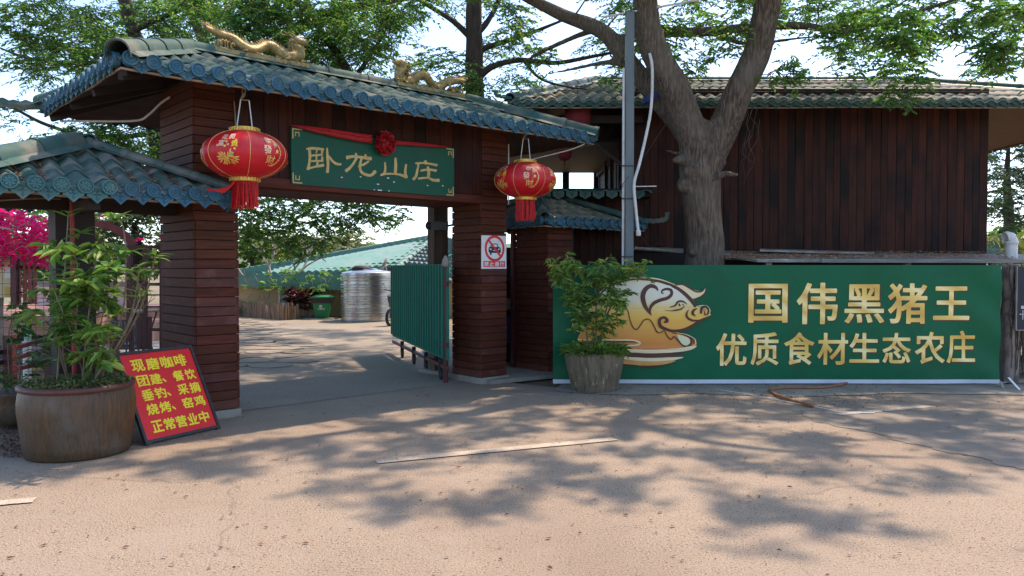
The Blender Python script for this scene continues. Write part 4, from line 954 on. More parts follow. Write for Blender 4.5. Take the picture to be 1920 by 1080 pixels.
b.build('dead_twig', BARKD, tree, kind='stuff')
# the right-hand crown comes down from above the frame
limbs = [([(9.4, 9.6, 0), (9.4, 9.6, 2.5), (9.2, 9.6, 4.6), (8.6, 9.5, 6.2), (7.6, 9.4, 7.2)], [.26, .22, .18, .13, .09]), ([(9.2, 9.6, 4.6), (8.4, 9.8, 5.4), (7.3, 10, 5.5), (6.4, 10.1, 5.3)], [.11, .08, .05, .03])]
cl_r = [c for c in cl_right]
grow_tree('leafy_tree', 'leafy tree reaching in over the top right corner', 'tree', (9.4, 9.6), limbs, cl_r, BARKD, LEAF1, .095, .038, start_frac=.4)
# middle tree behind the gate
limbs = [([(-.55, 13.4, 0), T(888, 400, 13.4), T(890, 200, 13.4), T(889, 110, 13.4), T(888, 0, 13.4), T(885, -160, 13.3)], [.24, .2, .165, .15, .13, .09]),
         ([T(898, 145, 13.4), T(925, 125, 13.3), T(975, 113, 13.2), T(1040, 118, 13.1), T(1100, 108, 13.0), T(1180, 92, 12.9)], [.07, .055, .046, .04, .032, .022]),
         ([T(896, 95, 13.4), T(940, 80, 13.5), T(1000, 60, 13.6), T(1060, 36, 13.6)], [.06, .045, .034, .02]),
         ([T(882, 70, 13.4), T(850, 40, 13.3), T(810, 15, 13.2), T(760, -15, 13.0)], [.06, .045, .035, .02]),
         ([T(895, 62, 13.4), T(915, 40, 13.5), T(935, 0, 13.6), T(945, -60, 13.7)], [.06, .05, .04, .03]),
         ([T(981, 113, 13.2), T(1010, 145, 13.1), T(1050, 160, 13.0), T(1100, 168, 12.9)], [.03, .024, .018, .012]),
         ([T(885, -160, 13.3), (-2, 13.5, 9), (-3.5, 13.8, 9.5)], [.08, .06, .04])]
grow_tree('street_tree', 'straight dark trunked tree behind the right end of the gate roof', 'tree', (-.55, 13.4), limbs, cl_mid + cl_over_mid, BARKD, LEAF1, .085, .034, start_frac=.35)
# left trees
limbs = [([(-5.35, 12.9, 0), (-5.3, 12.9, 2.2), T(400, 290, 12.7), T(500, 235, 12.8), T(590, 205, 12.9), T(655, 165, 13), T(640, 110, 13), T(605, 65, 13), T(575, 0, 12.9), T(560, -90, 12.8)], [.2, .18, .13, .11, .10, .085, .075, .06, .05, .035]),
         ([T(655, 165, 13), T(690, 110, 13), T(720, 60, 13), T(735, 0, 13)], [.05, .035, .03, .02]),
         ([T(590, 205, 12.9), T(560, 300, 13.2), T(540, 350, 13.6), T(520, 380, 13.7)], [.05, .04, .03, .02])]
grow_tree('spreading_tree', 'spreading dense green tree behind the gate roof between the gold dragons', 'tree', (-5.35, 12.9), limbs, cl_left2, BARKD, LEAF1, .085, .034, start_frac=.3)
limbs = [([(-6.2, 14.6, 0), (-6.3, 14.5, 2.6), T(290, 240, 13.6), T(270, 120, 13.2), T(240, 20, 13), T(200, -120, 12.6), T(260, -320, 12)], [.22, .2, .15, .12, .10, .08, .05]),
         ([T(270, 120, 13.2), T(180, 118, 13), T(120, 118, 13), T(50, 108, 12.8), T(0, 90, 12.6)], [.06, .04, .032, .024, .014]),
         ([T(292, 250, 13.6), T(180, 258, 13.4), T(90, 235, 13.2), T(30, 205, 13), T(0, 190, 12.9)], [.05, .035, .03, .022, .014]),
         ([T(245, 60, 13), T(330, 20, 13), T(420, -20, 12.8)], [.06, .04, .03]), ([T(200, -120, 12.6), (-3.6, 11, 7.2), (-1.6, 10, 7.6)], [.07, .06, .04])]
grow_tree('feathery_tree', 'tall feathery tree behind the far left end of the gate roof', 'tree', (-6.2, 14.6), limbs, cl_left + cl_over_left, BARKD, LEAF1, .082, .032, start_frac=.35)

cl = []  # added tree; its crown, partly out of view, dapples the yard with shade
for q in range(560):
    p = np.array([rng.uniform(-11.5, 2.2), rng.uniform(16.5, 27), rng.uniform(7.0, 12.0)])
    if mnoise.noise(Vector((p[0] * .8, p[1] * .5, 2))) > .12: continue
    if p[0] / p[1] * F + 960 > 800: continue
    cl.append((p, .5, 78))
for q in range(420):
    y = rng.uniform(13.5, 25); x = rng.uniform(-6.5, 3)
    if mnoise.noise(Vector((x * 1.3, y * 1.1, 4))) > .10: continue
    cl.append((np.array([x, y, .352 * y + rng.uniform(2.0, 4.2)]), .42, 90))
limbs = [([(-7.4, 19.5, 0), (-7.3, 19.5, 3), (-7.0, 19.6, 5.5), (-5.6, 19.8, 7.6), (-3.4, 20.5, 8.6), (-1.4, 21, 9)], [.3, .27, .22, .15, .1, .05]), ([(-7.0, 19.6, 5.5), (-8.3, 20.5, 8), (-9.3, 22.5, 9.5)], [.16, .12, .06]), ([(-5.6, 19.8, 7.6), (-5.2, 22.5, 8.8), (-5, 25, 9.4)], [.12, .09, .05])]
grow_tree('yard_shade_tree', 'tall broad tree added far behind the gate to dapple the yard with shade, its crown above the gate roof', 'tree', (-7.4, 19.5), limbs, cl, BARKD, LEAF1, .12, .055, start_frac=.3)

# ---------------------------------------------------------------- far trees, bougainvillea, pine, palm
def far_tree(name, label, px, top, Y, wpx, m, n, L=.3, base_y=None, group='trees beyond the yard', bot=505, trunk=True, bark=None):
    c = at(px, top, Y); zt = c[2]; rw_ = wpx / F * Y / 2; zb = at(px, bot, Y)[2]
    cl = []
    for k in range(n):
        th = rng.uniform(0, 6.283); rr = rng.random() ** .5; h = rng.random(); wfac = math.sin(math.pi * min(1, h * .75 + .22)) ** .6
        cl.append((np.array([c[0] + math.cos(th) * rr * rw_ * wfac, Y + math.sin(th) * rr * rw_ * wfac * .8, zb + (zt - zb) * h]), .5 * rw_ / 2.2 + .25, 60))
    limbs = [([(c[0], Y, 0), (c[0] + .1, Y, zb), (c[0], Y, zb + (zt - zb) * .6)], [.2, .16, .06])]
    return grow_tree(name, label, 'tree', (c[0], Y), limbs, cl, bark or BARKD, m, L, L * .5, group, twig_r=.01)
far_tree('background_tree', 'pale green leafy tree seen through the gate left of the bungalow roof', 470, 430, 44, 130, LEAFY, 44, .34)
far_tree('background_tree', 'pale green tree through the gate above the bungalow roof, second from left', 560, 440, 50, 130, LEAFY, 44, .36)
far_tree('background_tree', 'fine twiggy olive tree through the gate above the steel tanks', 655, 440, 52, 120, M('olive feathery leaf', (.22, .26, .10), (.17, .2, .08), .6, .5, island=.3, huev=.015, trans=.3, coord='World'), 50, .28)
far_tree('background_tree', 'small dark green treetop peeping over the right of the bungalow ridge', 760, 478, 70, 110, LEAF2, 20, .3)
far_tree('background_tree', 'round dark tree through the gate behind the pale ones', 610, 462, 60, 160, LEAF2, 36, .34)
far_tree('garden_tree', 'olive green tree behind the lattice screens left of the gate', 250, 372, 17.5, 170, M('mottled olive leaf', (.17, .22, .07), (.10, .15, .05), .6, .5, island=.45, huev=.04, trans=.3, coord='World'), 60, .12, bot=500, group='trees beyond the yard')
far_tree('garden_tree', 'dark green tree low behind the pavilion at the left edge', 60, 330, 24, 300, LEAF1, 50, .2, bot=520)
far_tree('garden_tree', 'green tree left of the lit walkway behind the pond', -60, 400, 22, 300, LEAF2, 40, .2, bot=560)
bo = []
for k in range(125):
    px = rng.uniform(-90, 106); py = rng.uniform(388 + max(0, px - 20) * .5, 486); bo.append((at(px, py, rng.uniform(12.6, 14.4)), .24, 66))
for k in range(9): bo.append((at(rng.uniform(0, 90), rng.uniform(480, 500), 12.8), .08, 16))
limbs = [([(-9.2, 13.8, 0), (-9.1, 13.7, 1.0), at(10, 470, 13.4), at(-20, 430, 13.4)], [.09, .08, .05, .03]), ([at(-40, 425, 12.6), at(10, 428, 12.4), at(30, 437, 12.4)], [.02, .014, .006])]
grow_tree('bougainvillea', 'bright magenta bougainvillea in full bloom above the left railing', 'bush', (-9.2, 13.8), limbs, bo, BARKP, PINK, .055, .05, start_frac=.5, droop=.2, spread=1.0)
pk = [(at(264, 446, 14.5), .07, 22), (at(302, 446, 14.8), .05, 14), (at(195, 402, 14.6), .04, 12)]
P_, D_, N_, L_, W_, _tw = clump_leaves(pk, .05, .045, .2, spread=1.0); me = leaf_mesh('blossom', P_, D_, N_, L_, W_, PINK); o = bpy.data.objects.new('pink_blossom', me); C.objects.link(o); tag(o, 'few pink blossoms showing above the lattice screen', 'flowers'); o['kind'] = 'stuff'
# tiered pine
cl = []
for t in range(9):
    py = 262 + t * 19
    for k in range(10): px = 1900 + rng.uniform(-58 - t * 2, 60); cl.append((at(px, py + rng.uniform(-5, 5) - abs(px - 1895) * .06, rng.uniform(23.5, 26)), .42, 62))
limbs = [([(at(1892, 400, 25)[0], 25, 0), at(1892, 420, 25), at(1888, 330, 25), at(1892, 262, 25)], [.22, .16, .10, .04])]
grow_tree('tiered_pine', 'tiered pale green tree standing right of the timber house', 'tree', (at(1892, 400, 25)[0], 25), limbs, cl, BARKD, LEAFM, .16, .05, start_frac=.3, droop=.05)
far_tree('background_tree', 'low dark shrubs behind the palm at the right edge', 1900, 425, 32, 160, LEAF2, 30, .25, bot=520)
def palm(base, h, n, L, label):
    root = thing('palm_tree', label, 'palm', tuple(base)); b = MB(); b.tube([(0, 0, 0), (.05, 0, h * .5), (0, 0, h)], [.16, .12, .1], 10); b.build('trunk', BARKD, root)
    for k in range(n):
        a = 2 * math.pi * k / n + rng.uniform(-.2, .2); el = rng.uniform(.25, 1.1); P = []; D = []; S = []
        d = np.array([math.cos(a), math.sin(a), 0]); pts = []
        for q in range(13): t = q / 12; pts.append(np.array([0, 0, h]) + d * L * t * math.cos(el * .6) + np.array([0, 0, L * (math.sin(el) * t - 1.0 * t * t)]))
        b = MB(); b.tube(pts, [.02 * (1 - t / 14) for t in range(13)], 4, cap=False)
        for q in range(1, 13):
            for u_ in (0, .33, .66):
                p = pts[q - 1] + (pts[q] - pts[q - 1]) * u_
                for s in (-1, 1): sd = np.cross(d, [0, 0, 1]) * s; P.append(p); D.append(sd + d * .55 + np.array([0, 0, -.35]))
        P = np.array(P); D = np.array(D); n_ = len(P); me = leaf_mesh('frond', P, D, np.tile([0, 0, 1.0], (n_, 1)) + rng.normal(0, .2, (n_, 3)), np.full(n_, .42) * rng.uniform(.7, 1, n_), np.full(n_, .035), PALM)
        o = bpy.data.objects.new('frond', me); C.objects.link(o); o.parent = root
    return root
palm(at(1905, 503, 19) * np.array([1, 1, 0]), at(1905, 440, 19)[2] - .2, 12, 1.6, 'yellow green palm right of the timber house behind the white vent pipe')

# pale bare frangipani in the yard
fr = thing('bare_tree', 'bare pale branching frangipani tree in the yard before the bungalow', 'tree', tuple(ground(500, 590)))
b = MB()
def fork(p, d, L, r, dep):
    d = d / np.linalg.norm(d); q = p + d * L; mid = (p + q) / 2 + np.array([rng.normal(0, .04), 0, rng.normal(0, .03)]) * L
    b.tube([p, mid, q], [r, r * .9, r * .82], 6 if dep > 2 else 4, cap=False)
    if dep == 0: return
    for s in range(2 if rng.random() < .7 else 3):
        a = rng.uniform(0, 6.283); nd = d + np.array([math.cos(a) * .62, math.sin(a) * .5, .16]) * rng.uniform(.7, 1.15); fork(q, nd, L * rng.uniform(.68, .85), r * .68, dep - 1)
fork(np.zeros(3), np.array([.1, 0, 1]), .55, .10, 0)
fork(np.array([.05, 0, .5]), np.array([-1, .1, .75]), .95, .085, 6); fork(np.array([.05, 0, .5]), np.array([1.1, -.1, .85]), .9, .08, 6); fork(np.array([.05, 0, .5]), np.array([.1, .3, 1]), .7, .06, 5)
b.build('trunk', BARKP, fr, True)
# vine tangle on the skirt roof and climbing the bungalow wall
vine = []
for k in range(34): vine.append((at(rng.uniform(455, 700), rng.uniform(505, 545), rng.uniform(24.3, 25)), .22, 20))
root = thing('climbing_vine', 'thin vine trailing over the lower green roof of the bungalow', 'vine', tuple(at(620, 560, 24.9)))
P_, D_, N_, L_, W_, tw = clump_leaves(vine, .12, .06, .3); rb = np.array(root.location); me = leaf_mesh('leaf', P_ - rb, D_, N_, L_, W_, LEAF1); o = bpy.data.objects.new('foliage', me); C.objects.link(o); o.parent = root; o['kind'] = 'stuff'
b = MB()
for k in range(26):
    p = at(rng.uniform(470, 640), 596, 25.3) - rb; pts = [p]
    for q in range(8): pts.append(pts[-1] + np.array([rng.normal(.05, .12), -.01, rng.uniform(.1, .26)]))
    b.tube(pts, .012, 4, cap=False)
b.build('stem', BARKP, root, kind='stuff')
# cordyline clump beside the bin
P = []; D = []; N_ = []
cb = ground(563, 597)
for k in range(34):
    c0 = at(563 + rng.uniform(-32, 32), rng.uniform(545, 580), 24.2) - cb; c0[1] = rng.uniform(-.3, .3)
    for q in range(16): a = rng.uniform(0, 6.28); P.append(c0); D.append([math.cos(a), math.sin(a), rng.uniform(-.2, .9)]); N_.append([0, 0, 1])
n_ = len(P); me = leaf_mesh('foliage', np.array(P), np.array(D, float), np.array(N_, float) + rng.normal(0, .3, (n_, 3)), rng.uniform(.15, .36, n_), rng.uniform(.04, .07, n_), DREDL)
root = thing('cordyline_bush', 'dark red leaved bush between the bamboo edging and the green bin', 'bush', tuple(cb)); o = bpy.data.objects.new('foliage', me); C.objects.link(o); o.parent = root; o['kind'] = 'stuff'
b = MB(); [b.tube([(x_, 0, 0), (x_ * 1.3, 0, .5)], .025, 5) for x_ in (-.3, 0, .3)]; b.build('stem', BARKP, root, kind='stuff')
# low green border behind the bamboo edging
P = []; D = []; 
for k in range(1500):
    px = rng.uniform(440, 556); g_ = ground(px, 590 + rng.uniform(-14, 4)); P.append(g_ + np.array([0, 0, .05])); a = rng.uniform(0, 6.28); D.append([math.cos(a) * .6, math.sin(a) * .6, rng.uniform(.3, 1.3)])
n_ = len(P); me = leaf_mesh('border_plants', np.array(P), np.array(D), np.tile([0, -.3, 1.0], (n_, 1)) + rng.normal(0, .4, (n_, 3)), rng.uniform(.15, .42, n_), rng.uniform(.02, .06, n_), LEAFY)
o = bpy.data.objects.new('border_plants', me); C.objects.link(o); o['kind'] = 'stuff'; tag(o, 'low green border plants behind the bamboo edging', 'plants')
# hills on the horizon
b = MB(); vs = []; nh = 60
for i in range(nh + 1):
    x = -260 + 520 * i / nh; h = 9 + 9 * mnoise.noise(Vector((x * .012, 1, 0))) + 2 * mnoise.noise(Vector((x * .06, 3, 0))); vs += [(x, 190, -1), (x, 230, max(4, h)), (x, 330, -1)]
b.add(vs, [(3 * i + k, 3 * i + k + 1, 3 * i + k + 4, 3 * i + k + 3) for i in range(nh) for k in (0, 1)])
o = b.build('hills', M('far wooded hill', (.10, .15, .09), (.07, .11, .075), .95, .08, coord='World'), None, True); o['kind'] = 'structure'
# ---------------------------------------------------------------- red lanterns under the eave
LR, LH = .415, .235
def lan_r(z): return LR * (max(0, 1 - (abs(z) / (LH * 1.045)) ** 2.0)) ** .5
def on_lantern(a, zz, th0, off=.004):
    r = lan_r(zz) + off; th = th0 + a / LR; return (r * math.sin(th), -r * math.cos(th), zz)
def wrap2d(v, f, th0, cx, cz, sx, sz, off=.004):
    # finely cut so the print follows the round cloth
    bmx = bmesh.new(); vv = [bmx.verts.new((cx + (p[0] - .5) * sx, 0, cz + (p[1] - .5) * sz)) for p in v]
    for q in f:
        try: bmx.faces.new([vv[i] for i in q])
        except ValueError: pass
    out = [on_lantern(w.co.x, w.co.z, th0, off) for w in bmx.verts]; fs = [tuple(w.index for w in fc.verts) for fc in (bmx.verts.index_update() or bmx.faces)]
    bmx.free(); return out, fs
def petal(b, a, z, th, L, w, ang, off):
    v, f = ribbon([(a, z), (a + math.cos(ang) * L * .5, z + math.sin(ang) * L * .5), (a + math.cos(ang) * L, z + math.sin(ang) * L)], [w * .4, w, w * .35], 3); b.add([on_lantern(p[0], p[1], th, off) for p in v], f)
ORG = M('orange print', (.75, .25, .05), (.80, .45, .08), .5, 30); YLP = M('gold print', (.80, .56, .16), (.72, .40, .12), .45, 30, metal=.2); GRP = M('jade print', (.10, .45, .25), None, .5); CRM = M('cream print', (.80, .60, .38), None, .5)
def lantern(loc, label, turn, rope_top, swirl=False, third=True):
    t = thing('red_lantern', label, 'lantern', loc, turn, 'pair of big red lanterns under the gate eave')
    prof = [(.125, LH)] + [(lan_r(LH * math.cos(a)), LH * math.cos(a)) for a in [math.pi * k / 22 for k in range(3, 20)]] + [(.125, -LH)]
    b = MB(); n = 96; vs = []; ribs = 18
    for r, z in prof:
        for k in range(n): th = 2 * math.pi * k / n; rr = r * (1 + .010 * abs(math.sin(th * ribs / 2)) - .006); vs.append((rr * math.cos(th), rr * math.sin(th), z))
    b.add(vs, [(i * n + k, i * n + (k + 1) % n, (i + 1) * n + (k + 1) % n, (i + 1) * n + k) for i in range(len(prof) - 1) for k in range(n)]); b.build('shade', LAN, t, True)
    for k in range(6):   # gold seam wires
        b = MB(); th = R(60 * k + 7); b.tube([(math.sin(th) * (lan_r(z) + .004), -math.cos(th) * (lan_r(z) + .004), z) for z in np.linspace(-LH * .97, LH * .97, 15)], .0028, 4, cap=False); b.build('seam', YLP, t)
    for z0 in (LH - .01, -LH - .035):
        b = MB(); b.lathe([(.115, 0), (.140, .003), (.143, .02), (.138, .045), (.115, .048)], 28, (0, 0, z0))
        for k in range(28): a = 2 * math.pi * k / 28; b.box(-.006, .006, .138, .150, z0 + .008, z0 + .040, Matrix.Rotation(a, 4, 'Z'))
        b.build('collar', GOLDB, t)
    # tassel: a ring of threads
    V = MB()
    for k in range(150):
        th = rnd.uniform(0, 6.283); r0 = .125 * rnd.uniform(.75, 1); L = rnd.uniform(.24, .285); x0, y0 = r0 * math.cos(th), r0 * math.sin(th); j = rnd.uniform(-.014, .014)
        V.tube([(x0, y0, -LH - .03), (x0 * 1.04 + j * .4, y0 * 1.04, -LH - .03 - L * .5), (x0 * 1.0 + j, y0 + j, -LH - .03 - L)], .0042, 3, cap=False)
    if swirl:
        for k in range(16):
            j = k * .006; V.tube(crom([(-.10 + j * .2, -.07, -LH - .03), (-.17, -.09 - j * .3, -LH - .10 - j * .4), (-.27 + j * .6, -.11, -LH - .13 - j * .3), (-.315 + j * .5, -.11, -LH - .135)], 3), .005, 3, cap=False)
        V.lathe([(.001, -.02), (.018, -.012), (.022, 0), (.014, .014), (.001, .02)], 8, (-.325, -.11, -LH - .135))
    V.build('tassel', TAS, t, kind='stuff')
    b = MB(); b.tube([(-.075, 0, LH + .03), (-.035, 0, rope_top * .80)], .006, 5); b.build('cord', WPLAST, t)
    b = MB(); b.tube([(.075, 0, LH + .03), (.045, 0, rope_top * .80)], .006, 5); b.build('cord', WPLAST, t)
    b = MB(); 
    for k in range(7): b.tube(crom([(-.035 + rnd.uniform(-.01, .01), 0, rope_top * .80), (rnd.uniform(-.02, .02), rnd.uniform(-.02, .02), rope_top * .87), (rnd.uniform(-.025, .025), rnd.uniform(-.02, .02), rope_top * .94), (rnd.uniform(-.02, .02), 0, rope_top)], 4), .0028, 4)
    b.tube([(-.035, 0, rope_top * .80), (.045, 0, rope_top * .80)], .004, 4); b.build('knotted_twine', TRIM, t)
    # printed panels
    def chars(th, lst, m):
        b = MB()
        for i, (ch, cx, cz, sx, sz, of) in enumerate(lst):
            v, f = glyph(ch, .008, 60, 1); q, fs = wrap2d(v, f, th, cx, cz, sx, sz, of); b.add(q, fs)
        b.build('printed_character', m, t)
    def peony(th):
        b = MB(); g_ = MB(); y = MB()
        for k in range(30): ang = rnd.uniform(0, 6.28); rr = rnd.uniform(.0, .05); petal(b, rr * 1.5 * math.cos(ang), -.075 + rr * math.sin(ang), th, rnd.uniform(.02, .04), .018, ang + rnd.uniform(-.5, .5), .004 + .0003 * k)
        for k in range(26): ang = rnd.uniform(0, 6.28); rr = rnd.uniform(.0, .055); petal(y, rr * 1.5 * math.cos(ang), -.078 + rr * math.sin(ang), th, rnd.uniform(.015, .03), .009, ang + rnd.uniform(-.5, .5), .0145 + .0003 * k)
        for ang in (-.2, .1, -.5, 3.3, 3.0, 3.6, 1.2): petal(y, .07 * math.cos(ang), -.08 + .045 * math.sin(ang), th, .045, .014, ang, .006)
        petal(g_, .035, -.055, th, .03, .022, .3, .024)
        b.build('printed_peony', ORG, t, kind='stuff'); y.build('printed_gilding', YLP, t, kind='stuff'); g_.build('printed_leaf', GRP, t)
    def motif_flower(th):
        chars(th, [('花', -.045, .125, .062, .055, .004), ('開', .035, .13, .055, .06, .004), ('富', -.062, .062, .062, .06, .004)], CRM); chars(th, [('貴', .072, .055, .068, .062, .004)], YEL); peony(th)
        b = MB()
        for (a_, z_) in ((-.01, .075), (.01, .045), (-.02, .03), (.075, .005), (.085, .09), (-.1, .04)):
            for q in range(5): petal(b, a_, z_, th, .014, .009, q * 1.256, .0042)
        b.build('printed_blossom', YLP, t)
    def motif_money(th):
        chars(th, [('恭', -.015, .115, .075, .062, .004), ('喜', .06, .085, .05, .055, .0042), ('發', -.045, .02, .085, .085, .0044)], CRM); chars(th, [('財', .0, -.075, .105, .075, .004)], YLP)
        b = MB()
        for k in range(26):
            ang = k / 26 * 2 * math.pi; a_ = .03 + .085 * math.cos(ang); z_ = .0 + .125 * math.sin(ang)
            if math.cos(ang) < -.2: continue
            petal(b, a_, z_, th, .026, .014, ang + 1.3, .0036)
            petal(b, a_ - .01, z_, th, .018, .010, ang - 1.3, .0052)
        for k in range(8): petal(b, .065, .01, th, .02, .01, k * .785, .0062)
        b.build('printed_gilding', YLP, t)
        b = MB(); [petal(b, .01 + dx, dz, th, .012, .012, 0, .0058) for dx, dz in ((.02, .045), (.05, .0), (-.08, -.03), (.03, -.01))]; b.build('printed_dot', ORG, t)
    ms = [motif_flower, motif_money]
    for k in range(6): ms[k % 2](R(60 * k - 23))
    return t
p = G.w(*(lambda q: (q[0], -.58, q[1]))(G.hitv(459, 291, -.58))); camdir = math.atan2(-p[0], p[1])   # turn so that panel angles read from the road
l1 = lantern(tuple(p), 'big red lantern at the left end of the gate, tassel blown onto the lower roof', -math.atan2(p[0], p[1]) , .69, True)
p = G.w(*(lambda q: (q[0], -.58, q[1]))(G.hitv(985, 338, -.58)))
l2 = lantern(tuple(p), 'big red lantern hanging straight at the right end of the gate', -math.atan2(p[0], p[1]) + R(-29), .69, False)

# ---------------------------------------------------------------- two gilded dragons lying on the ridge
def dragon(u0, u1, label, flip):
    L = abs(u1 - u0); base = G.w(u0, .75, 4.115); t = thing('dragon_statue', label, 'statue', tuple(base), rz + (math.pi if flip else 0), 'gilded dragons on the gate ridge')
    s = L / 1.6
    path = [(.0, 0, .27), (.05, .02, .245), (.14, .05, .23), (.3, .05, .20), (.42, .0, .16), (.52, -.05, .075), (.64, -.05, .04), (.76, 0, .075), (.9, .05, .16), (1.0, .05, .19), (1.1, .03, .14), (1.18, 0, .075), (1.3, -.03, .06), (1.42, -.02, .10), (1.44, 0, .18), (1.38, .01, .25), (1.36, .01, .30)]
    rad = [.016, .030, .044, .055, .060, .064, .066, .068, .068, .068, .070, .074, .082, .090, .082, .070, .062]
    q = crom([(*p_, r) for p_, r in zip(path, rad)], 7); P = [Vector((a[0] * s, a[1] * s, a[2] * s + .03)) for a in q]; Rr = [a[3] * s * (1 + .10 * (i % 2)) for i, a in enumerate(q)]
    b = MB(); b.tube(P, Rr, 14)
    b.build('body', GOLD, t, True)
    b = MB()   # spiny crest and belly plates
    for i in range(3, len(P) - 3, 2):
        d = (P[i + 1] - P[i - 1]).normalized(); up = Vector((0, 0, 1)); up = (up - d * up.dot(d)).normalized() if abs(d.z) < .95 else Vector((-1, 0, 0)); c_ = P[i] + up * Rr[i] * .8; sd = d.cross(up) * .008
        b.add([c_ - d * .022 - sd, c_ - d * .022 + sd, c_ + d * .02 + sd, c_ + d * .02 - sd, c_ + up * .06 * s - d * .03], [(0, 1, 2, 3), (0, 4, 1), (1, 4, 2), (2, 4, 3), (3, 4, 0)])
    b.build('crest', GOLD, t, kind='stuff')
    b = MB()   # tail tuft, curls
    for k in range(7): a = -.7 + k * .25; b.tube(crom([(0, 0, .30 * s), (-.03 * s, .01 * (k - 3), .31 * s + .02 * math.sin(a)), (-.05 * s + .03 * abs(k - 3) * s, .015 * (k - 3), (.33 + .014 * (3 - abs(k - 3))) * s)], 4), [.014, .013, .012, .012, .011, .01, .008, .005, .002], 5)
    b.build('tail_tuft', GOLD, t, True)
    # head looking forward and up
    hx, hz = 1.36 * s, .30 * s + .03; b = MB()
    b.tube([(hx - .03 * s, 0, hz - .01), (hx + .03 * s, 0, hz + .035 * s), (hx + .10 * s, 0, hz + .035 * s), (hx + .17 * s, 0, hz + .03 * s), (hx + .215 * s, 0, hz + .045 * s)], [.065 * s, .08 * s, .058 * s, .044 * s, .036 * s], 12)
    b.tube([(hx + .02 * s, 0, hz - .035 * s), (hx + .09 * s, 0, hz - .045 * s), (hx + .15 * s, 0, hz - .035 * s)], [.04 * s, .028 * s, .015 * s], 10)
    for sy in (-1, 1): b.lathe([(.001, -.016), (.012, -.01), (.017, 0), (.012, .01), (.001, .016)], 8, (hx + .075 * s, sy * .038 * s, hz + .07 * s)); b.lathe([(.001, -.012), (.012, 0), (.001, .012)], 8, (hx + .20 * s, sy * .02, hz + .07 * s))
    hd = b.build('head', GOLD, t, True)
    b = MB()
    for sy in (-1, 1): b.tube(crom([(hx + .03 * s, sy * .03 * s, hz + .07 * s), (hx - .05 * s, sy * .05 * s, hz + .11 * s), (hx - .14 * s, sy * .06 * s, hz + .10 * s), (hx - .2 * s, sy * .055 * s, hz + .125 * s)], 4), [.012 - .0008 * k for k in range(13)], 6); b.tube([(hx - .06 * s, sy * .05 * s, hz + .112 * s), (hx - .1 * s, sy * .05 * s, hz + .145 * s)], [.009, .004], 5)
    b.build('horn', GOLD, hd, True)
    b = MB()
    for k in range(26):
        a = rnd.uniform(-1, 1); st = (hx - .01 * s, a * .045 * s, hz - rnd.uniform(-.03, .12) * s); b.tube(crom([st, (st[0] - .05 * s, a * .08 * s, st[2] - .03 * s), (st[0] - .09 * s + rnd.uniform(-.02, .1) * s, a * .10 * s, st[2] - .09 * s * rnd.uniform(.5, 1.3))], 3), [.013, .013, .012, .010, .008, .005, .002], 4)
    for k in range(5): b.tube(crom([(hx + .13 * s, (k - 2) * .01, hz - .03 * s), (hx + .15 * s, (k - 2) * .018, hz - .09 * s), (hx + .12 * s, (k - 2) * .022, hz - .15 * s)], 3), [.011, .01, .009, .008, .006, .004, .002], 4)
    b.build('mane', GOLD, hd, True, kind='stuff')
    # legs with clawed feet, rocks and cloud base
    for (lx, sy, lz) in ((.50, -1, .09), (.34, 1, .17), (1.16, -1, .09), (1.34, 1, .10)):
        b = MB(); A_ = (lx * s, sy * .03, lz * s + .03); K = ((lx + .09) * s, sy * .075, lz * s * .8); Ft = ((lx - .0) * s, sy * .09, .02); b.tube(crom([A_, K, Ft], 4), [.032 * s, .03 * s, .028 * s, .025 * s, .023 * s, .02 * s, .018 * s, .018 * s, .018 * s], 8)
        for c_ in range(4): b.tube([Ft, (Ft[0] + .045 * s, Ft[1] + (c_ - 1.5) * .018, .025), (Ft[0] + .07 * s, Ft[1] + (c_ - 1.5) * .026, .004)], [.012, .011, .003], 5)
        b.build('leg', GOLD, t, True)
    b = MB(); b.add(*(lambda P_: ([(x_, y_, z_) for z_ in (-.035, .012) for x_, y_ in P_], [tuple(reversed(range(len(P_)))), tuple(range(len(P_), 2 * len(P_)))] + [(i, (i + 1) % len(P_), len(P_) + (i + 1) % len(P_), len(P_) + i) for i in range(len(P_))]))([(.1 * s, -.09), (1.56 * s, -.10), (1.6 * s, 0), (1.56 * s, .10), (.1 * s, .09), (.06 * s, 0)]))
    b.build('plinth', GOLD, t)
    b = MB()
    for k in range(60):
        cx = rnd.choice([rnd.uniform(.15, .42), rnd.uniform(.6, 1.5), rnd.uniform(1.35, 1.58)]) * s; sy = rnd.uniform(-.075, .075); hh = (.14 if cx < .42 * s else .05 if cx < 1.3 * s else .09) * rnd.uniform(.5, 1.1) * s; r_ = rnd.uniform(.018, .034) * s
        b.tube([(cx + r_ * .9 * math.cos(a), sy, .012 + hh * .5 + (hh * .5 - a * .003) * math.sin(a)) for a in [j * .8 for j in range(8)]], [.014 * s] * 7 + [.006], 5)
    b.build('wave_carving', GOLD, t, True, kind='stuff')
    return t
ua = G.hitv(385, 100, .75)[0]; ub = G.hitv(578, 140, .75)[0]
dragon(ua, ub, 'gilded dragon on the left of the ridge, its head turned to the right', False)
ua = G.hitv(735, 165, .75)[0]; ub = G.hitv(872, 190, .75)[0]
dragon(ub, ua, 'gilded dragon on the right of the ridge, its head raised at the left', True)

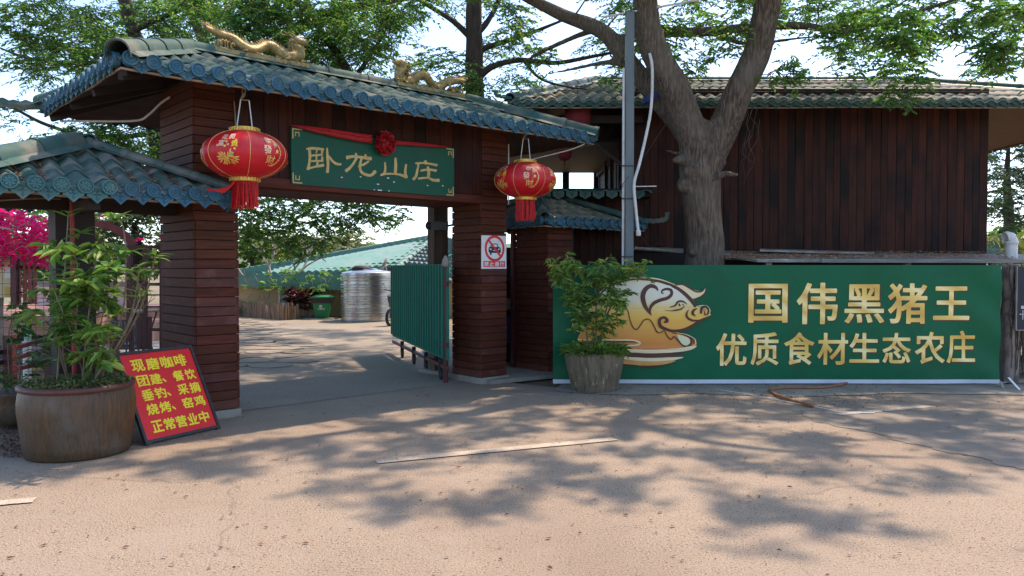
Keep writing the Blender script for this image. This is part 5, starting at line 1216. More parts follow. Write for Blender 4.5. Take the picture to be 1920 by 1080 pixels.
# ---------------------------------------------------------------- big glazed jar and its shrub
JL = (-3.78, 6.70, 0)
jar = thing('plant_jar', 'big brown glazed jar planter holding the tall leafy shrub at left', 'planter', JL)
pr = [(.001, 0), (.395, 0), (.410, .02), (.418, .10), (.436, .25), (.452, .38), (.452, .46), (.444, .53), (.434, .565)]
b = MB(); b.lathe(pr, 72, close=False)
o = b.build('body', GLAZE, jar, True)
for v in o.data.vertices:    # thrown ribs, hand-made unevenness
    r = math.hypot(v.co.x, v.co.y)
    if r > .1: th = math.atan2(v.co.y, v.co.x); k = 1 + .012 * math.sin(2 * th + 1) + .006 * math.sin(3 * th); v.co.x *= k; v.co.y *= k
b = MB(); b.lathe([(.434, .562), (.450, .568), (.456, .585), (.453, .605), (.438, .615), (.410, .612), (.400, .59), (.40, .5)], 64, close=False); b.build('rim', RIM, jar, True)
b = MB(); b.lathe([(.405, .53), (.3, .565), (.1, .58), (.001, .585)], 30, close=False); b.build('soil', SOIL, jar, True)
P = []; D = []
for k in range(2600):
    a = rng.uniform(0, 6.283); r = .44 * rng.random() ** .45; P.append([r * math.cos(a), r * math.sin(a), .585 + (.44 - r) * .08 + rng.uniform(0, .05) * (1 if r < .42 else .6)]); D.append([math.cos(a) + rng.normal(0, .8), math.sin(a) + rng.normal(0, .8), rng.uniform(-.5, .9)])
n_ = len(P); me = leaf_mesh('ground_cover', np.array(P), np.array(D), np.tile([0, 0, 1.0], (n_, 1)) + rng.normal(0, .5, (n_, 3)), rng.uniform(.014, .035, n_), rng.uniform(.010, .02, n_), GRASS); o = bpy.data.objects.new('ground_cover', me); C.objects.link(o); o.parent = jar; o['kind'] = 'stuff'
shrub = thing('leafy_shrub', 'tall leggy shrub with large fresh green leaves growing from the brown jar', 'shrub', (JL[0], JL[1], .57))
tips = [(128, 400, 5), (216, 402, 8), (104, 458, 9), (150, 436, 9), (182, 470, 12), (236, 470, 8), (292, 478, 8), (122, 500, 9), (200, 500, 10), (262, 500, 7), (96, 548, 10), (150, 535, 12), (205, 545, 10), (268, 545, 8), (120, 590, 12), (178, 588, 9), (212, 590, 8), (84, 600, 9), (100, 640, 12), (150, 630, 12), (192, 640, 8), (120, 672, 12), (165, 668, 9), (200, 622, 8), (140, 480, 8), (178, 520, 8), (110, 620, 9), (170, 612, 8), (90, 520, 7), (246, 520, 7)]
LV = []
for vv in range(4):
    L_ = 1.0; w = (.30, .34, .27, .31)[vv]; cv = (.22, .35, .12, .28)[vv]; b = MB(); xs = [0, .12, .35, .6, .82, 1.0]; ws = [.02, .5, 1.0, .88, .45, .0]
    vs = []
    for x_, ww in zip(xs, ws): z_ = -cv * x_ * x_ + .10 * x_; vs += [(x_, -ww * w / 2, z_ + .10 * ww * w), (x_, 0, z_), (x_, ww * w / 2, z_ + .10 * ww * w)]
    b.add(vs, [(3 * i + k, 3 * i + k + 1, 3 * i + k + 4, 3 * i + k + 3) for i in range(5) for k in (0, 1)]); LV.append(b.mesh('leaf', LEAFS, True))
so = np.array(shrub.location); stems = MB(); roots = [np.array([rnd.uniform(-.16, .16), rnd.uniform(-.12, .12), 0]) for k in range(9)]; nl = 0
stemP = []
def add_leaf(p, d, L_):
    global nl
    if nl >= 300: return
    nl += 1; d = Vector(d).normalized(); up = Vector((rnd.uniform(-.3, .3), rnd.uniform(-.3, .3), 1)); y_ = up.cross(d).normalized(); z_ = d.cross(y_); inst(rnd.choice(LV), 'leaf', shrub, tuple(p), Matrix((d, y_, z_)).transposed().to_euler(), (L_, L_, L_))
for (px, py, n) in sorted(tips, key=lambda a: -a[1]):
    tgt = at(px, py, rnd.uniform(6.35, 7.0)) - so
    cand = stemP if stemP and py < 640 else []
    rt = min(roots, key=lambda r: abs(r[0] - tgt[0] * .3) + rnd.uniform(0, .1))
    if cand and rnd.random() < .55:
        bs = min(cand, key=lambda c: np.linalg.norm((c - tgt) * [1, 1, .6]) + (9 if c[2] > tgt[2] - .1 else 0)); rt = bs if bs[2] < tgt[2] - .1 else rt
    mid = rt + (tgt - rt) * .5 + np.array([rnd.uniform(-.05, .05) + tgt[0] * .12, rnd.uniform(-.05, .05), .05]); q = crom([rt, mid, tgt], 6); d0 = np.linalg.norm(tgt - rt)
    stems.tube(q, [.0075 - .0045 * i / len(q) + .002 * (d0 > .9) for i in range(len(q))], 6); stemP += q[3:]
    ax = unit(q[-1] - q[-3])
    for i in range(n):
        a = i * 2.4 + rnd.uniform(-.3, .3); tt = -.02 * (i // 3) * 1.6; el = rnd.uniform(-.15, .55); d = np.array([math.cos(a), math.sin(a), el]); add_leaf(q[-1] + ax * tt, d, rnd.uniform(.13, .20))
stems.build('stem', STEMM, shrub, True, kind='stuff')
ex = []
for k in range(46):
    px = rnd.gauss(150, 44); py = rnd.uniform(445, 700); px = min(max(px, 78), 280 if py < 540 else 195); ex.append((at(px, py, rnd.uniform(6.4, 7.1)) - so, .09, 12))
P_, D_, N_, L_, W_, tw = clump_leaves(ex, .155, .05, .25, per_twig=6, spread=.4); me = leaf_mesh('foliage', P_, D_, N_, L_, W_, LEAFT, curl=.25); o = bpy.data.objects.new('foliage', me); C.objects.link(o); o.parent = shrub; o['kind'] = 'stuff'
bare = MB()
for k in range(16):
    p0 = at(rnd.uniform(240, 275), rnd.uniform(560, 600), 6.9) - so; pts = [p0]
    for q in range(4): pts.append(pts[-1] + np.array([rnd.uniform(-.05, .07), rnd.uniform(-.03, .03), rnd.uniform(.02, .09)]))
    bare.tube(pts, .003, 4, cap=False)
bare.build('bare_twig', STEMM, shrub, kind='stuff')

# ---------------------------------------------------------------- streaked stone jar and shrub before the banner
JR = (1.085, 10.12, 0)
jar2 = thing('plant_jar', 'streaked grey brown stone jar planter standing before the green banner', 'planter', JR)
b = MB(); n = 72; prof = [(.001, 0), (.285, 0), (.295, .015), (.315, .10), (.36, .30), (.385, .42), (.39, .49), (.375, .515), (.35, .515), (.34, .44)]; vs = []
for r, z in prof:
    for k in range(n): th = 2 * math.pi * k / n; rr = r * (1 + (.010 * (k % 3 == 0) - .006 * (k % 2) if .05 < z < .5 else 0)); vs.append((rr * math.cos(th), rr * math.sin(th), z))
b.add(vs, [(i * n + k, i * n + (k + 1) % n, (i + 1) * n + (k + 1) % n, (i + 1) * n + k) for i in range(len(prof) - 1) for k in range(n)]); b.build('body', STREAK, jar2, True)
b = MB(); b.lathe([(.345, .46), (.2, .50), (.001, .51)], 30, close=False); b.build('soil', SOIL, jar2, True)
sh2 = thing('bushy_shrub', 'bushy fine leaved shrub with ferny base growing from the streaked stone jar', 'shrub', (JR[0], JR[1], .48)); so2 = np.array(sh2.location)
cl = []; lim = [([(-.08, 0, .0), (-.14, .0, .5), (-.28, 0, 1.0)], [.012, .01, .006]), ([(0, 0, 0), (.02, 0, .5), (0, .05, 1.0)], [.014, .012, .007]), ([(.06, 0, 0), (.12, 0, .45), (.22, 0, .85)], [.013, .011, .006]), ([(.03, .03, 0), (-.05, 0, .4), (-.25, 0, .75)], [.012, .01, .005])]
for k in range(125):
    h = rng.random() ** .7; w_ = .12 + .50 * h; cxx = -.02 + .06 * h; cl.append((np.array([JR[0] + cxx + rng.uniform(-w_, w_), JR[1] - .02 + rng.uniform(-w_ * .55, w_ * .35), .62 + 1.10 * h - .14 * abs(rng.normal(0, .5)) * h]), .11, 27 if h > .5 else 18))
cl += [(at(1040, 492, 10), .12, 40), (at(1185, 545, 10), .08, 20), (at(1165, 555, 10), .09, 22), (at(1035, 512, 10), .08, 18), (at(1060, 480, 10.1), .12, 34)]
shx = grow_tree('shrub_tmp', 'x', 'shrub', (JR[0], JR[1]), [([tuple(np.array(p_) + [JR[0], JR[1], .48]) for p_ in a_], b_) for a_, b_ in lim], cl, STEMM, LEAFT, .095, .026, start_frac=.2, twig_r=.0022, droop=.25, spread=.6, trunk_name='stem')
for ch in list(shx.children): ch.parent = sh2; ch.location = (0, 0, -.48)
bpy.data.objects.remove(shx)
P = []; D = []
for k in range(1700):
    a = rng.uniform(0, 6.283); r = .38 * rng.random() ** .5; P.append([r * math.cos(a), r * math.sin(a), .02 + rng.uniform(0, .06)]); D.append([math.cos(a) * rng.uniform(.2, 1.5), math.sin(a) * rng.uniform(.2, 1.2), rng.uniform(-.25, .9)])
n_ = len(P); me = leaf_mesh('fern_fringe', np.array(P), np.array(D), np.tile([0, 0, 1.0], (n_, 1)) + rng.normal(0, .4, (n_, 3)), rng.uniform(.05, .13, n_), rng.uniform(.006, .014, n_), LEAFT, curl=.35); o = bpy.data.objects.new('fern_fringe', me); C.objects.link(o); o.parent = sh2; o['kind'] = 'stuff'

# ---------------------------------------------------------------- printed banner
BY = 10.56
BA = at(1037, 497, BY); BB = at(1878, 497, BY); BZ0 = at(1500, 719, BY)[2]; BZ1 = at(1500, 497, BY)[2]
bx0, bx1 = BA[0], BB[0]
ban = thing('banner', 'long green printed vinyl banner with gold pig emblem and gold characters', 'banner', (bx0, BY, BZ0)); BW = bx1 - bx0; BH = BZ1 - BZ0
def wave(x, z): return .006 * mnoise.noise(Vector((x * 1.7 - z * 2.5, z * .8, 2))) + .012 * mnoise.noise(Vector((x * .9, z * 1.2, 0))) + .006 * mnoise.noise(Vector((x * 3.1 + z * 2.2, z * 1.1, 5))) + .005 * math.sin(x * 2.3 + z * 1.5) * (1 - z / BH) + .016 * math.exp(-(BW - x) * 1.6) * math.sin(z * 9 + x * 7) + .012 * math.exp(-x * 1.8) * math.sin(z * 8 - x * 6) + .010 * math.exp(-(BH - z) * 5) * math.sin(x * 5.2)
def bgrid(z0, z1, nx, nz_):
    vs = [(x, wave(x, z), z) for z in np.linspace(z0, z1, nz_ + 1) for x in np.linspace(0, BW, nx + 1)]
    return vs, [(j * (nx + 1) + i, j * (nx + 1) + i + 1, (j + 1) * (nx + 1) + i + 1, (j + 1) * (nx + 1) + i) for j in range(nz_) for i in range(nx)]
def grad(stops, axis='Z', z0=0, z1=1, nm='print', rough=.4, tilt=0, rep=0):
    m = bpy.data.materials.new(nm); m.use_nodes = True; N = m.node_tree.nodes; L = m.node_tree.links; b_ = N['Principled BSDF']; b_.inputs['Roughness'].default_value = rough
    tc = N.new('ShaderNodeTexCoord'); sx = N.new('ShaderNodeSeparateXYZ'); L.new(tc.outputs['Object'], sx.inputs[0]); ad = N.new('ShaderNodeMath'); ad.operation = 'MULTIPLY_ADD'; L.new(sx.outputs[0], ad.inputs[0]); ad.inputs[1].default_value = tilt; L.new(sx.outputs[2], ad.inputs[2])
    r = N.new('ShaderNodeMapRange'); r.inputs[1].default_value = z0; r.inputs[2].default_value = z1; 
    if rep: pg = N.new('ShaderNodeMath'); pg.operation = 'PINGPONG'; pg.inputs[1].default_value = rep; L.new(ad.outputs[0], pg.inputs[0]); L.new(pg.outputs[0], r.inputs[0])
    else: L.new(ad.outputs[0], r.inputs[0])
    cr = N.new('ShaderNodeValToRGB'); L.new(r.outputs[0], cr.inputs[0])
    while len(cr.color_ramp.elements) < len(stops): cr.color_ramp.elements.new(.5)
    for e_, (p_, c_) in zip(cr.color_ramp.elements, stops): e_.position = p_; e_.color = (*c_, 1)
    L.new(cr.outputs[0], b_.inputs['Base Color']); return m
BAN = M('green banner vinyl', (.001, .098, .040), (.002, .115, .048), .45, .6, bump=.35, bscale=1.6, spec=.22, detail=3, bdist=.03, dirt=(.012, .075, .035), dscale=2.5, dlo=.55, dhi=.8)
v, f = bgrid(.055, BH, 150, 34); b = MB(); b.add(v, f); b.build('vinyl_sheet', BAN, ban, True)
v, f = bgrid(0, .0545, 150, 2); b = MB(); b.add(v, f); b.build('white_hem', M('white vinyl hem', (.62, .63, .68), (.52, .53, .58), .5, 3), ban, True)
def on_ban(px, py): p_ = at(px, py, BY); return (p_[0] - bx0, p_[2] - BZ0)
lay = [0]
def put(v, f, name, m, off=None):
    lay[0] += 1; of = off if off is not None else .004 + .00045 * lay[0]
    b = MB(); b.add([(p_[0], wave(p_[0], p_[1]) - of, p_[1]) for p_ in v], f); return b.build(name, m, ban)
GT = grad([(0, (.66, .38, .06)), (.3, (.88, .60, .15)), (.48, (.95, .80, .38)), (.62, (.78, .48, .09)), (.8, (.96, .76, .30)), (1, (.70, .42, .07))], z0=0, z1=.62, nm='gold gradient print', tilt=.55, rep=.62)
BRN = M('brown ink', (.085, .022, .012), None, .45)
row1 = [('国', 1403, 1477, 532, 605), ('伟', 1493, 1571, 530, 608), ('黑', 1583, 1658, 533, 606), ('猪', 1664, 1739, 531, 607), ('王', 1749, 1817, 537, 600)]
row2 = [('优', 1342, 1400, 625, 686), ('质', 1407, 1460, 623, 685), ('食', 1470, 1527, 623, 684), ('材', 1532, 1590, 624, 684), ('生', 1592, 1648, 624, 680), ('态', 1653, 1707, 624, 681), ('农', 1714, 1772, 622, 682), ('庄', 1775, 1829, 620, 681)]
for (ch, x0, x1, y0, y1) in row1 + row2:
    A_ = on_ban(x0, y1); B_ = on_ban(x1, y0); gv, gf = glyph(ch, .017, 84)
    sc = lambda dx, dz: [(A_[0] + p_[0] * (B_[0] - A_[0]) + dx, A_[1] + p_[1] * (B_[1] - A_[1]) + dz) for p_ in gv]
    put(sc(.017, -.016), gf, 'character_shadow', BRN, .0035); put(sc(0, 0), gf, 'character', GT, .0065)
# pig emblem, outlines read off the photograph
Z = lambda x, y: on_ban(1080 + x / 5.4, 500 + y / 5.4)
PIGG = grad([(0, (.62, .20, .03)), (.25, (.72, .33, .05)), (.45, (.80, .46, .06)), (.58, (.78, .60, .22)), (.68, (.74, .70, .50)), (.85, (.72, .74, .62)), (1, (.76, .68, .42))], z0=Z(0, 830)[1], z1=Z(0, 110)[1], nm='pig gradient print')
CRE = M('cream ink', (.80, .66, .38), None, .45); AMB = M('amber ink', (.55, .24, .05), (.66, .34, .08), .45, 3)
def fill(pts, name, m, sm=5):
    q = [Z(p_[0], p_[1]) for p_ in crom(pts, sm, True)]; v, f = polyfill(q); put(v, f, name, m)
def stroke(pts, w, name='emblem_line', m=None):
    v, f = ribbon(pts, w, 6); put([Z(*p_) for p_ in v], f, name, m or BRN)
fill([(60, 640), (80, 560), (130, 430), (190, 330), (280, 228), (400, 158), (560, 116), (700, 114), (850, 134), (1000, 188), (1100, 252), (1180, 330), (1222, 402), (1300, 395), (1345, 420), (1352, 470), (1360, 492), (1300, 522), (1230, 556), (1150, 610), (1060, 645), (1020, 662), (1130, 690), (1200, 735), (1215, 795), (1120, 818), (900, 832), (500, 832), (200, 810), (20, 752)], 'emblem_body', PIGG, 4)
fill([(1005, 192), (1080, 178), (1150, 212), (1220, 243), (1280, 240), (1308, 208), (1302, 260), (1262, 300), (1205, 322), (1160, 312), (1100, 262)], 'emblem_ear', CRE, 3)
stroke([(150, 372), (280, 222), (400, 152), (560, 114), (700, 112), (850, 130), (1000, 184)], [6, 10, 12, 12, 12, 12, 8], 'emblem_line', CRE)
stroke([(140, 420), (195, 330), (285, 240), (405, 168), (560, 130), (700, 129), (850, 150), (1000, 206), (1100, 276), (1170, 350), (1204, 404)], [6, 10, 14, 18, 20, 22, 26, 32, 38, 36, 26])
stroke([(1010, 188), (1078, 180), (1145, 214), (1212, 252), (1272, 248), (1308, 208)], [6, 16, 18, 16, 14, 4]); stroke([(1310, 206), (1302, 262), (1262, 302), (1200, 324)], [4, 12, 14, 8])
stroke([(828, 240), (800, 206), (748, 196), (698, 232), (674, 300), (690, 380), (726, 445), (762, 492)], [14, 34, 40, 46, 48, 42, 28, 4]); stroke([(758, 492), (746, 430), (782, 372), (850, 338), (920, 318), (962, 282), (958, 238), (915, 226), (872, 240), (866, 266), (886, 268)], [4, 26, 34, 34, 34, 32, 30, 26, 20, 14, 10])
stroke([(950, 408), (1000, 392), (1030, 354), (1080, 352), (1122, 382)], [6, 18, 20, 18, 4]); stroke([(895, 438), (960, 446), (1012, 438), (1062, 428), (1100, 392)], [3, 8, 16, 14, 4]); stroke([(1040, 376), (1048, 396)], [16, 18]); stroke([(1075, 378), (1082, 392)], [10, 10])
stroke([(890, 562), (918, 548), (905, 520), (872, 514), (842, 540), (850, 598), (905, 630), (980, 650), (1080, 640), (1170, 600), (1250, 548), (1366, 490)], [18, 34, 28, 26, 30, 34, 30, 30, 32, 30, 26, 3])
stroke([(1136, 432), (1114, 482), (1132, 522), (1184, 545), (1246, 542)], [4, 20, 24, 22, 14]); stroke([(1220, 425), (1188, 440), (1178, 475), (1206, 498)], [10, 24, 26, 8]); stroke([(1215, 404), (1270, 392), (1325, 400), (1352, 440), (1348, 482)], [6, 8, 8, 8, 4], 'emblem_line', CRE)
stroke([(1262, 470), (1268, 420), (1305, 404), (1336, 430), (1330, 476), (1300, 490)], [22, 26, 24, 20, 16, 8]); stroke([(1290, 440), (1304, 440)], [30, 30], 'emblem_line', AMB); stroke([(1300, 486), (1298, 455)], [14, 12])
stroke([(280, 640), (310, 500), (360, 400), (425, 362), (475, 384), (520, 440), (545, 540), (575, 612), (612, 634), (650, 590), (690, 538), (740, 534), (780, 590), (812, 652), (850, 668), (888, 648), (920, 700), (958, 735), (990, 706), (1040, 758), (1100, 804), (1150, 792), (1166, 745), (1120, 700), (1050, 678), (968, 672)], [12, 12, 11, 11, 11, 11, 11, 12, 12, 11, 11, 11, 12, 12, 10, 10, 12, 12, 12, 14, 18, 20, 18, 12, 8, 6])
fill([(1020, 690), (1080, 700), (1140, 725), (1150, 770), (1110, 796), (1060, 770)], 'emblem_drop', M('pale ink', (.70, .68, .42), None, .45), 4)
stroke([(1010, 668), (1110, 684), (1196, 730), (1206, 772), (1180, 800)], [4, 6, 8, 8, 3], 'emblem_line', CRE); stroke([(1100, 690), (1180, 728), (1190, 780)], [4, 12, 10])
stroke([(70, 650), (20, 622), (-14, 590), (-6, 545), (25, 530)], [16, 18, 16, 12, 6]); stroke([(60, 668), (0, 640), (-34, 600), (-28, 545)], [6, 8, 8, 4], 'emblem_line', CRE)
stroke([(20, 738), (300, 740), (560, 742), (636, 762), (638, 782), (560, 796), (400, 792)], [14, 14, 16, 16, 16, 16, 8], 'emblem_line', CRE); stroke([(200, 758), (560, 758), (592, 764)], [8, 12, 6])
fill([(380, 822), (700, 836), (1000, 826), (1212, 796), (1150, 842), (950, 868), (700, 874), (400, 852)], 'emblem_band', CRE, 3); fill([(400, 852), (700, 875), (950, 869), (1112, 878), (950, 914), (700, 920), (440, 902)], 'emblem_band', BRN, 3)
fill([(430, 902), (700, 921), (950, 914), (1086, 914), (950, 948), (700, 956), (450, 932)], 'emblem_band', CRE, 3); fill([(450, 932), (700, 957), (1000, 944), (900, 984), (700, 1000), (460, 980)], 'emblem_band', AMB, 3); stroke([(460, 984), (700, 1004), (860, 996), (1010, 958)], [8, 14, 12, 3])
# banner frame posts behind
fr_ = MB(); fr_.box(.0, BW, .03, .06, BH - .06, BH - .02); fr_.build('top_rail', STEELG, ban)
for x in (.02, 2.0, 4.0, BW - .08): b = MB(); b.box(x, x + .04, .062, .10, -BZ0, BH - .01); b.build('frame_post', STEELG, ban)
# ---------------------------------------------------------------- no-entry sign on the right pillar
sA = G.hitv(902.5, 441, -.03); sB = G.hitv(949, 504, -.03)
ns = thing('no_entry_sign', 'white sign with a crossed-out car in a red ring on the right pillar', 'sign', tuple(G.w(sA[0], -.027, sB[1])), rz); SW = sB[0] - sA[0] + .0; SHt = sA[1] - sB[1]
b = MB(); b.box(0, SW, -.008, 0, 0, SHt); b.build('plate', WHITE, ns)
def flat(parent, pts, name, m, y, th=.0012):
    v, f = polyfill(pts); n = len(v); b = MB(); b.add([(p[0], y - th, p[1]) for p in v] + [(p[0], y, p[1]) for p in v], [tuple(q) for q in f] + [(i, (i + 1) % n, n + (i + 1) % n, n + i) for i in range(n)]); return b.build(name, m, parent)
cx, cz, rr = SW * .52, SHt * .615, SW * .40
def ring(r0, r1, y, m, name):
    b = MB(); n = 48; vs = [(cx + r * math.cos(2 * math.pi * k / n), y, cz + r * math.sin(2 * math.pi * k / n)) for r in (r0, r1) for k in range(n)]; b.add(vs, [(k, (k + 1) % n, n + (k + 1) % n, n + k) for k in range(n)]); b.build(name, m, ns)
ring(rr * .80, rr, -.0105, RED, 'ring')
car = [(-.62, -.10), (-.58, .08), (-.44, .12), (-.34, .36), (.26, .38), (.40, .12), (.58, .06), (.62, -.12), (.60, -.34), (.46, -.34), (.44, -.46), (.30, -.46), (.28, -.34), (-.30, -.34), (-.32, -.50), (-.46, -.50), (-.48, -.34), (-.60, -.32)]
flat(ns, [(cx + p[0] * rr, cz + p[1] * rr) for p in car], 'car_symbol', NAVY, -.0085)
flat(ns, [(cx + p[0] * rr, cz + p[1] * rr) for p in [(-.34, .12), (-.26, .29), (.20, .31), (.30, .12)]], 'symbol_cutout', WHITE, -.0099, .0006); flat(ns, [(cx + p[0] * rr, cz + p[1] * rr) for p in [(-.50, .0), (-.32, -.03), (-.32, -.12), (-.48, -.10)]], 'symbol_cutout', WHITE, -.0099, .0006); flat(ns, [(cx + p[0] * rr, cz + p[1] * rr) for p in [(.50, .0), (.32, -.03), (.32, -.12), (.48, -.10)]], 'symbol_cutout', WHITE, -.0099, .0006); flat(ns, [(cx + p[0] * rr, cz + p[1] * rr) for p in [(-.2, -.14), (.2, -.14), (.2, -.18), (-.2, -.18)]], 'symbol_cutout', WHITE, -.0099, .0006)
v, f = ribbon([(cx - rr * .62, cz + rr * .62), (cx + rr * .62, cz - rr * .62)], rr * .17, 0, False); b = MB(); b.add([(p[0], -.0122, p[1]) for p in v], f); b.build('slash', RED, ns)
flat(ns, [(SW * .07, SHt * .055), (SW * .94, SHt * .055), (SW * .94, SHt * .235), (SW * .07, SHt * .235)], 'caption_bar', RED, -.0085)
for i, ch in enumerate('禁止通行'):
    gv, gf = glyph(ch, .02); x0 = SW * (.10 + .205 * i); b = MB(); b.add([(x0 + q[0] * SW * .18, -.0108, SHt * .075 + q[1] * SHt * .14) for q in gv], gf); b.build('character', WHITE, ns)

# ---------------------------------------------------------------- red board leaning against the left pillar
q0 = ground(272, 836); q1 = ground(412, 804); dirb = (q1 - q0); wb = float(np.linalg.norm(dirb)); lean = math.atan2(.41, .80)
bd = thing('menu_board', 'red board with yellow characters in a black frame leaning against the left pillar', 'sign', tuple(q0 + np.array([0, 0, .012])), math.atan2(dirb[1], dirb[0]))
hb = .90; Rm = Matrix.Rotation(-lean, 4, 'X')
b = MB(); fw = .028
for (x0, x1, z0, z1) in ((0, wb, 0, fw), (0, wb, hb - fw, hb), (0, fw, fw + .0005, hb - fw - .0005), (wb - fw, wb, fw + .0005, hb - fw - .0005)): b.box(x0, x1, -.016, .018, z0, z1, Rm)
b.build('frame', BLACK, bd)
b = MB(); b.box(fw - .004, wb - fw + .004, -.004, .008, fw - .004, hb - fw + .004, Rm); b.build('panel', REDP, bd)
for (xa) in (0, wb - .05): b = MB(); b.box(xa, xa + .05, -.02, .03, -.012, -.001, Rm); b.build('foot', BLACK, bd)
lines = [('现磨咖啡', .085, [0, 1, 2, 3], .80, .205), ('团建、餐饮', 0, None, .645, 0), ('垂钓、采摘', 0, None, .49, 0), ('烧烤、窑鸡', 0, None, .335, 0), ('正常营业中', 0, None, .165, 0)]
iw = wb - 2 * fw; ih = hb - 2 * fw
def bchar(ch, x, z, w, h, off=.022):
    gv, gf = glyph(ch, off); b = MB(); b.add([tuple(Rm @ Vector((fw + x + (q[0] - .5) * w, -.0058, fw + z + (q[1] - .5) * h))) for q in gv], gf); b.build('character', YEL, bd)
for i, ch in enumerate('现磨咖啡'): bchar(ch, iw * (.20 + .20 * i), ih * .86, iw * .175, ih * .145)
for r_, (txt, zz) in enumerate((('团建、餐饮', .675), ('垂钓、采摘', .505), ('烧烤、窑鸡', .335))):
    for ch, xx in zip(txt, (.20, .375, .50, .70, .875)):
        if ch == '、': bchar(ch, iw * (xx - .015), ih * (zz - .03), iw * .05, ih * .05)
        else: bchar(ch, iw * xx, ih * zz, iw * .155, ih * .13)
for i, ch in enumerate('正常营业中'): bchar(ch, iw * (.19 + .167 * i), ih * .135, iw * .15, ih * .135)

# ---------------------------------------------------------------- pole, conduits and drooping white hose
pp = at(1179, 500, 10.75); pole = thing('utility_pole', 'square grey steel pole standing between the wing roof and the big tree', 'pole', (pp[0], 10.75, 0))
pt_ = at(1180, 25, 10.75)[2]; wpx = 15 / F * 10.75
b = MB(); b.box(-wpx / 2, wpx / 2, -wpx / 2, wpx / 2, 0, pt_); b.build('pole_shaft', STEELG, pole)
b = MB(); b.box(-wpx * .6, wpx * .6, -wpx * .6, wpx * .6, pt_ + .001, pt_ + .012); b.build('cap', STEELG, pole)
b = MB(); b.tube([(-wpx / 2 - .026, 0, 0), (-wpx / 2 - .024, 0, 3.0), (-wpx / 2 - .022, 0, pt_ - .75)], .02, 8); b.build('conduit', WPLAST, pole)
for z in (1.75, 2.55, 3.0):
    b = MB(); b.box(-wpx / 2 - .052, wpx / 2 + .008, -wpx / 2 - .008, -wpx / 2 + .0, z, z + .02); b.build('strap', BLACK, pole)
b = MB(); b.bar((wpx / 2, -.02, 2.73), (wpx / 2 + .32, -.02, 2.735), .012, .012); b.build('peg', WPLAST, pole)
hz = [at(1218, 100, 10.9), at(1223, 130, 10.9), at(1221, 200, 10.85), at(1210, 260, 10.75), at(1198, 310, 10.66), at(1189, 345, 10.64), at(1192, 390, 10.64), at(1197, 437, 10.66)]
hs = thing('white_hose', 'thick white hose drooping beside the grey pole', 'hose', tuple(hz[-1])); b = MB(); b.tube(crom([p - hz[-1] for p in hz], 6), .021, 9); b.build('hose', WPLAST, hs, True)
b = MB(); b.lathe([(.026, 0), (.034, .01), (.034, .07), (.026, .08)], 12, (0, 0, -.04)); b.build('coupling', WPLAST, hs)
wr = MB(); wr.tube([at(1197, 437, 10.66) - hz[-1], at(1216, 460, 10.9) - hz[-1]], .006, 4); wr.tube([at(1168, 345, 10.66) - hz[-1], at(1210, 290, 10.8) - hz[-1], at(1250, 230, 11.0) - hz[-1]], .004, 4); wr.tube(crom([at(1166, 335, 10.64) - hz[-1], at(1160, 350, 10.62) - hz[-1], at(1163, 362, 10.62) - hz[-1], at(1168, 345, 10.62) - hz[-1]], 3), .005, 4); wr.build('tie_wire', DARKM, hs, kind='stuff')
bl_ = M('blue cord', (.02, .05, .30), None, .6); bt = thing('blue_cord', 'blue cord wound round the third limb of the forked tree', 'cord', tuple(at(1227, 182, 11.75))); b = MB()
for k in range(5): b.tube([(.17 * math.cos(a) * 1.0, -.0 + .17 * math.sin(a), .06 * math.cos(a) + (k - 2) * .02) for a in [j * .55 for j in range(13)]], .006, 4)
b.build('cord', bl_, bt)
dn = at(1166, 25, 10.75)

# cable strung above, pale diagonal bar top
cb_ = thing('overhead_pipe', 'thin pale pipe slanting from the tree towards the pole top', 'pipe', tuple(at(1180, 25, 10.9))); b = MB(); o0 = at(1180, 25, 10.9); b.tube([at(1130, 32, 10.95) - o0, at(1320, -2, 10.9) - o0, at(1400, -14, 10.9) - o0], .014, 6); b.build('pipe', WPLAST, cb_)

# ---------------------------------------------------------------- right edge: post, wire mesh, dark sign, vent pipe
cp = at(1893, 700, 10.85); cpost = thing('concrete_post', 'rough pale post wrapped in dry vines at the right end of the banner', 'post', (cp[0], 10.85, 0))
b = MB(); nz2 = 24; vs = []
for i in range(nz2 + 1):
    z = 1.66 * i / nz2
    for k in range(12): th = 2 * math.pi * k / 12; r = .115 * (1 + .14 * mnoise.noise(Vector((math.cos(th) * 2, math.sin(th) * 2, z * 3)))); vs.append((r * math.cos(th), r * math.sin(th), z))
b.add(vs, [(i * 12 + k, i * 12 + (k + 1) % 12, (i + 1) * 12 + (k + 1) % 12, (i + 1) * 12 + k) for i in range(nz2) for k in range(12)] + [tuple(range(nz2 * 12, nz2 * 12 + 12))]); b.build('post', POSTC, cpost, True)
b = MB()
for k in range(11):
    x = rnd.uniform(-.12, .12); pts = [(x + rnd.uniform(-.03, .03), -.12 - rnd.uniform(0, .02), z) for z in np.linspace(rnd.uniform(0, .9), 1.64, 7)]; b.tube(crom(pts, 3), rnd.uniform(.004, .008), 4, cap=False)
b.build('dry_vine', BARKD, cpost, kind='stuff')
mf = at(1905, 640, 10.75); mesh_ = thing('mesh_fence', 'dark wire mesh fence at the right edge beyond the vine covered post', 'fence', (mf[0], 10.8, 0))
b = MB()
for k in range(14): b.tube([(k * .06, 0, .06), (k * .06, 0, 1.55)], .0025, 3, cap=False)
for k in range(26): b.tube([(0, .003, .06 + k * .06), (.8, .003, .06 + k * .06)], .0025, 3, cap=False)
b.build('wire_mesh', DARKM, mesh_, kind='stuff'); b = MB(); b.box(-.02, .9, -.02, .02, 0, .05); b.build('bottom_rail', W_GREY, mesh_); b = MB(); b.box(-.1, .9, -.03, .03, 1.02, 1.05); b.build('middle_rail', GALV, mesh_)
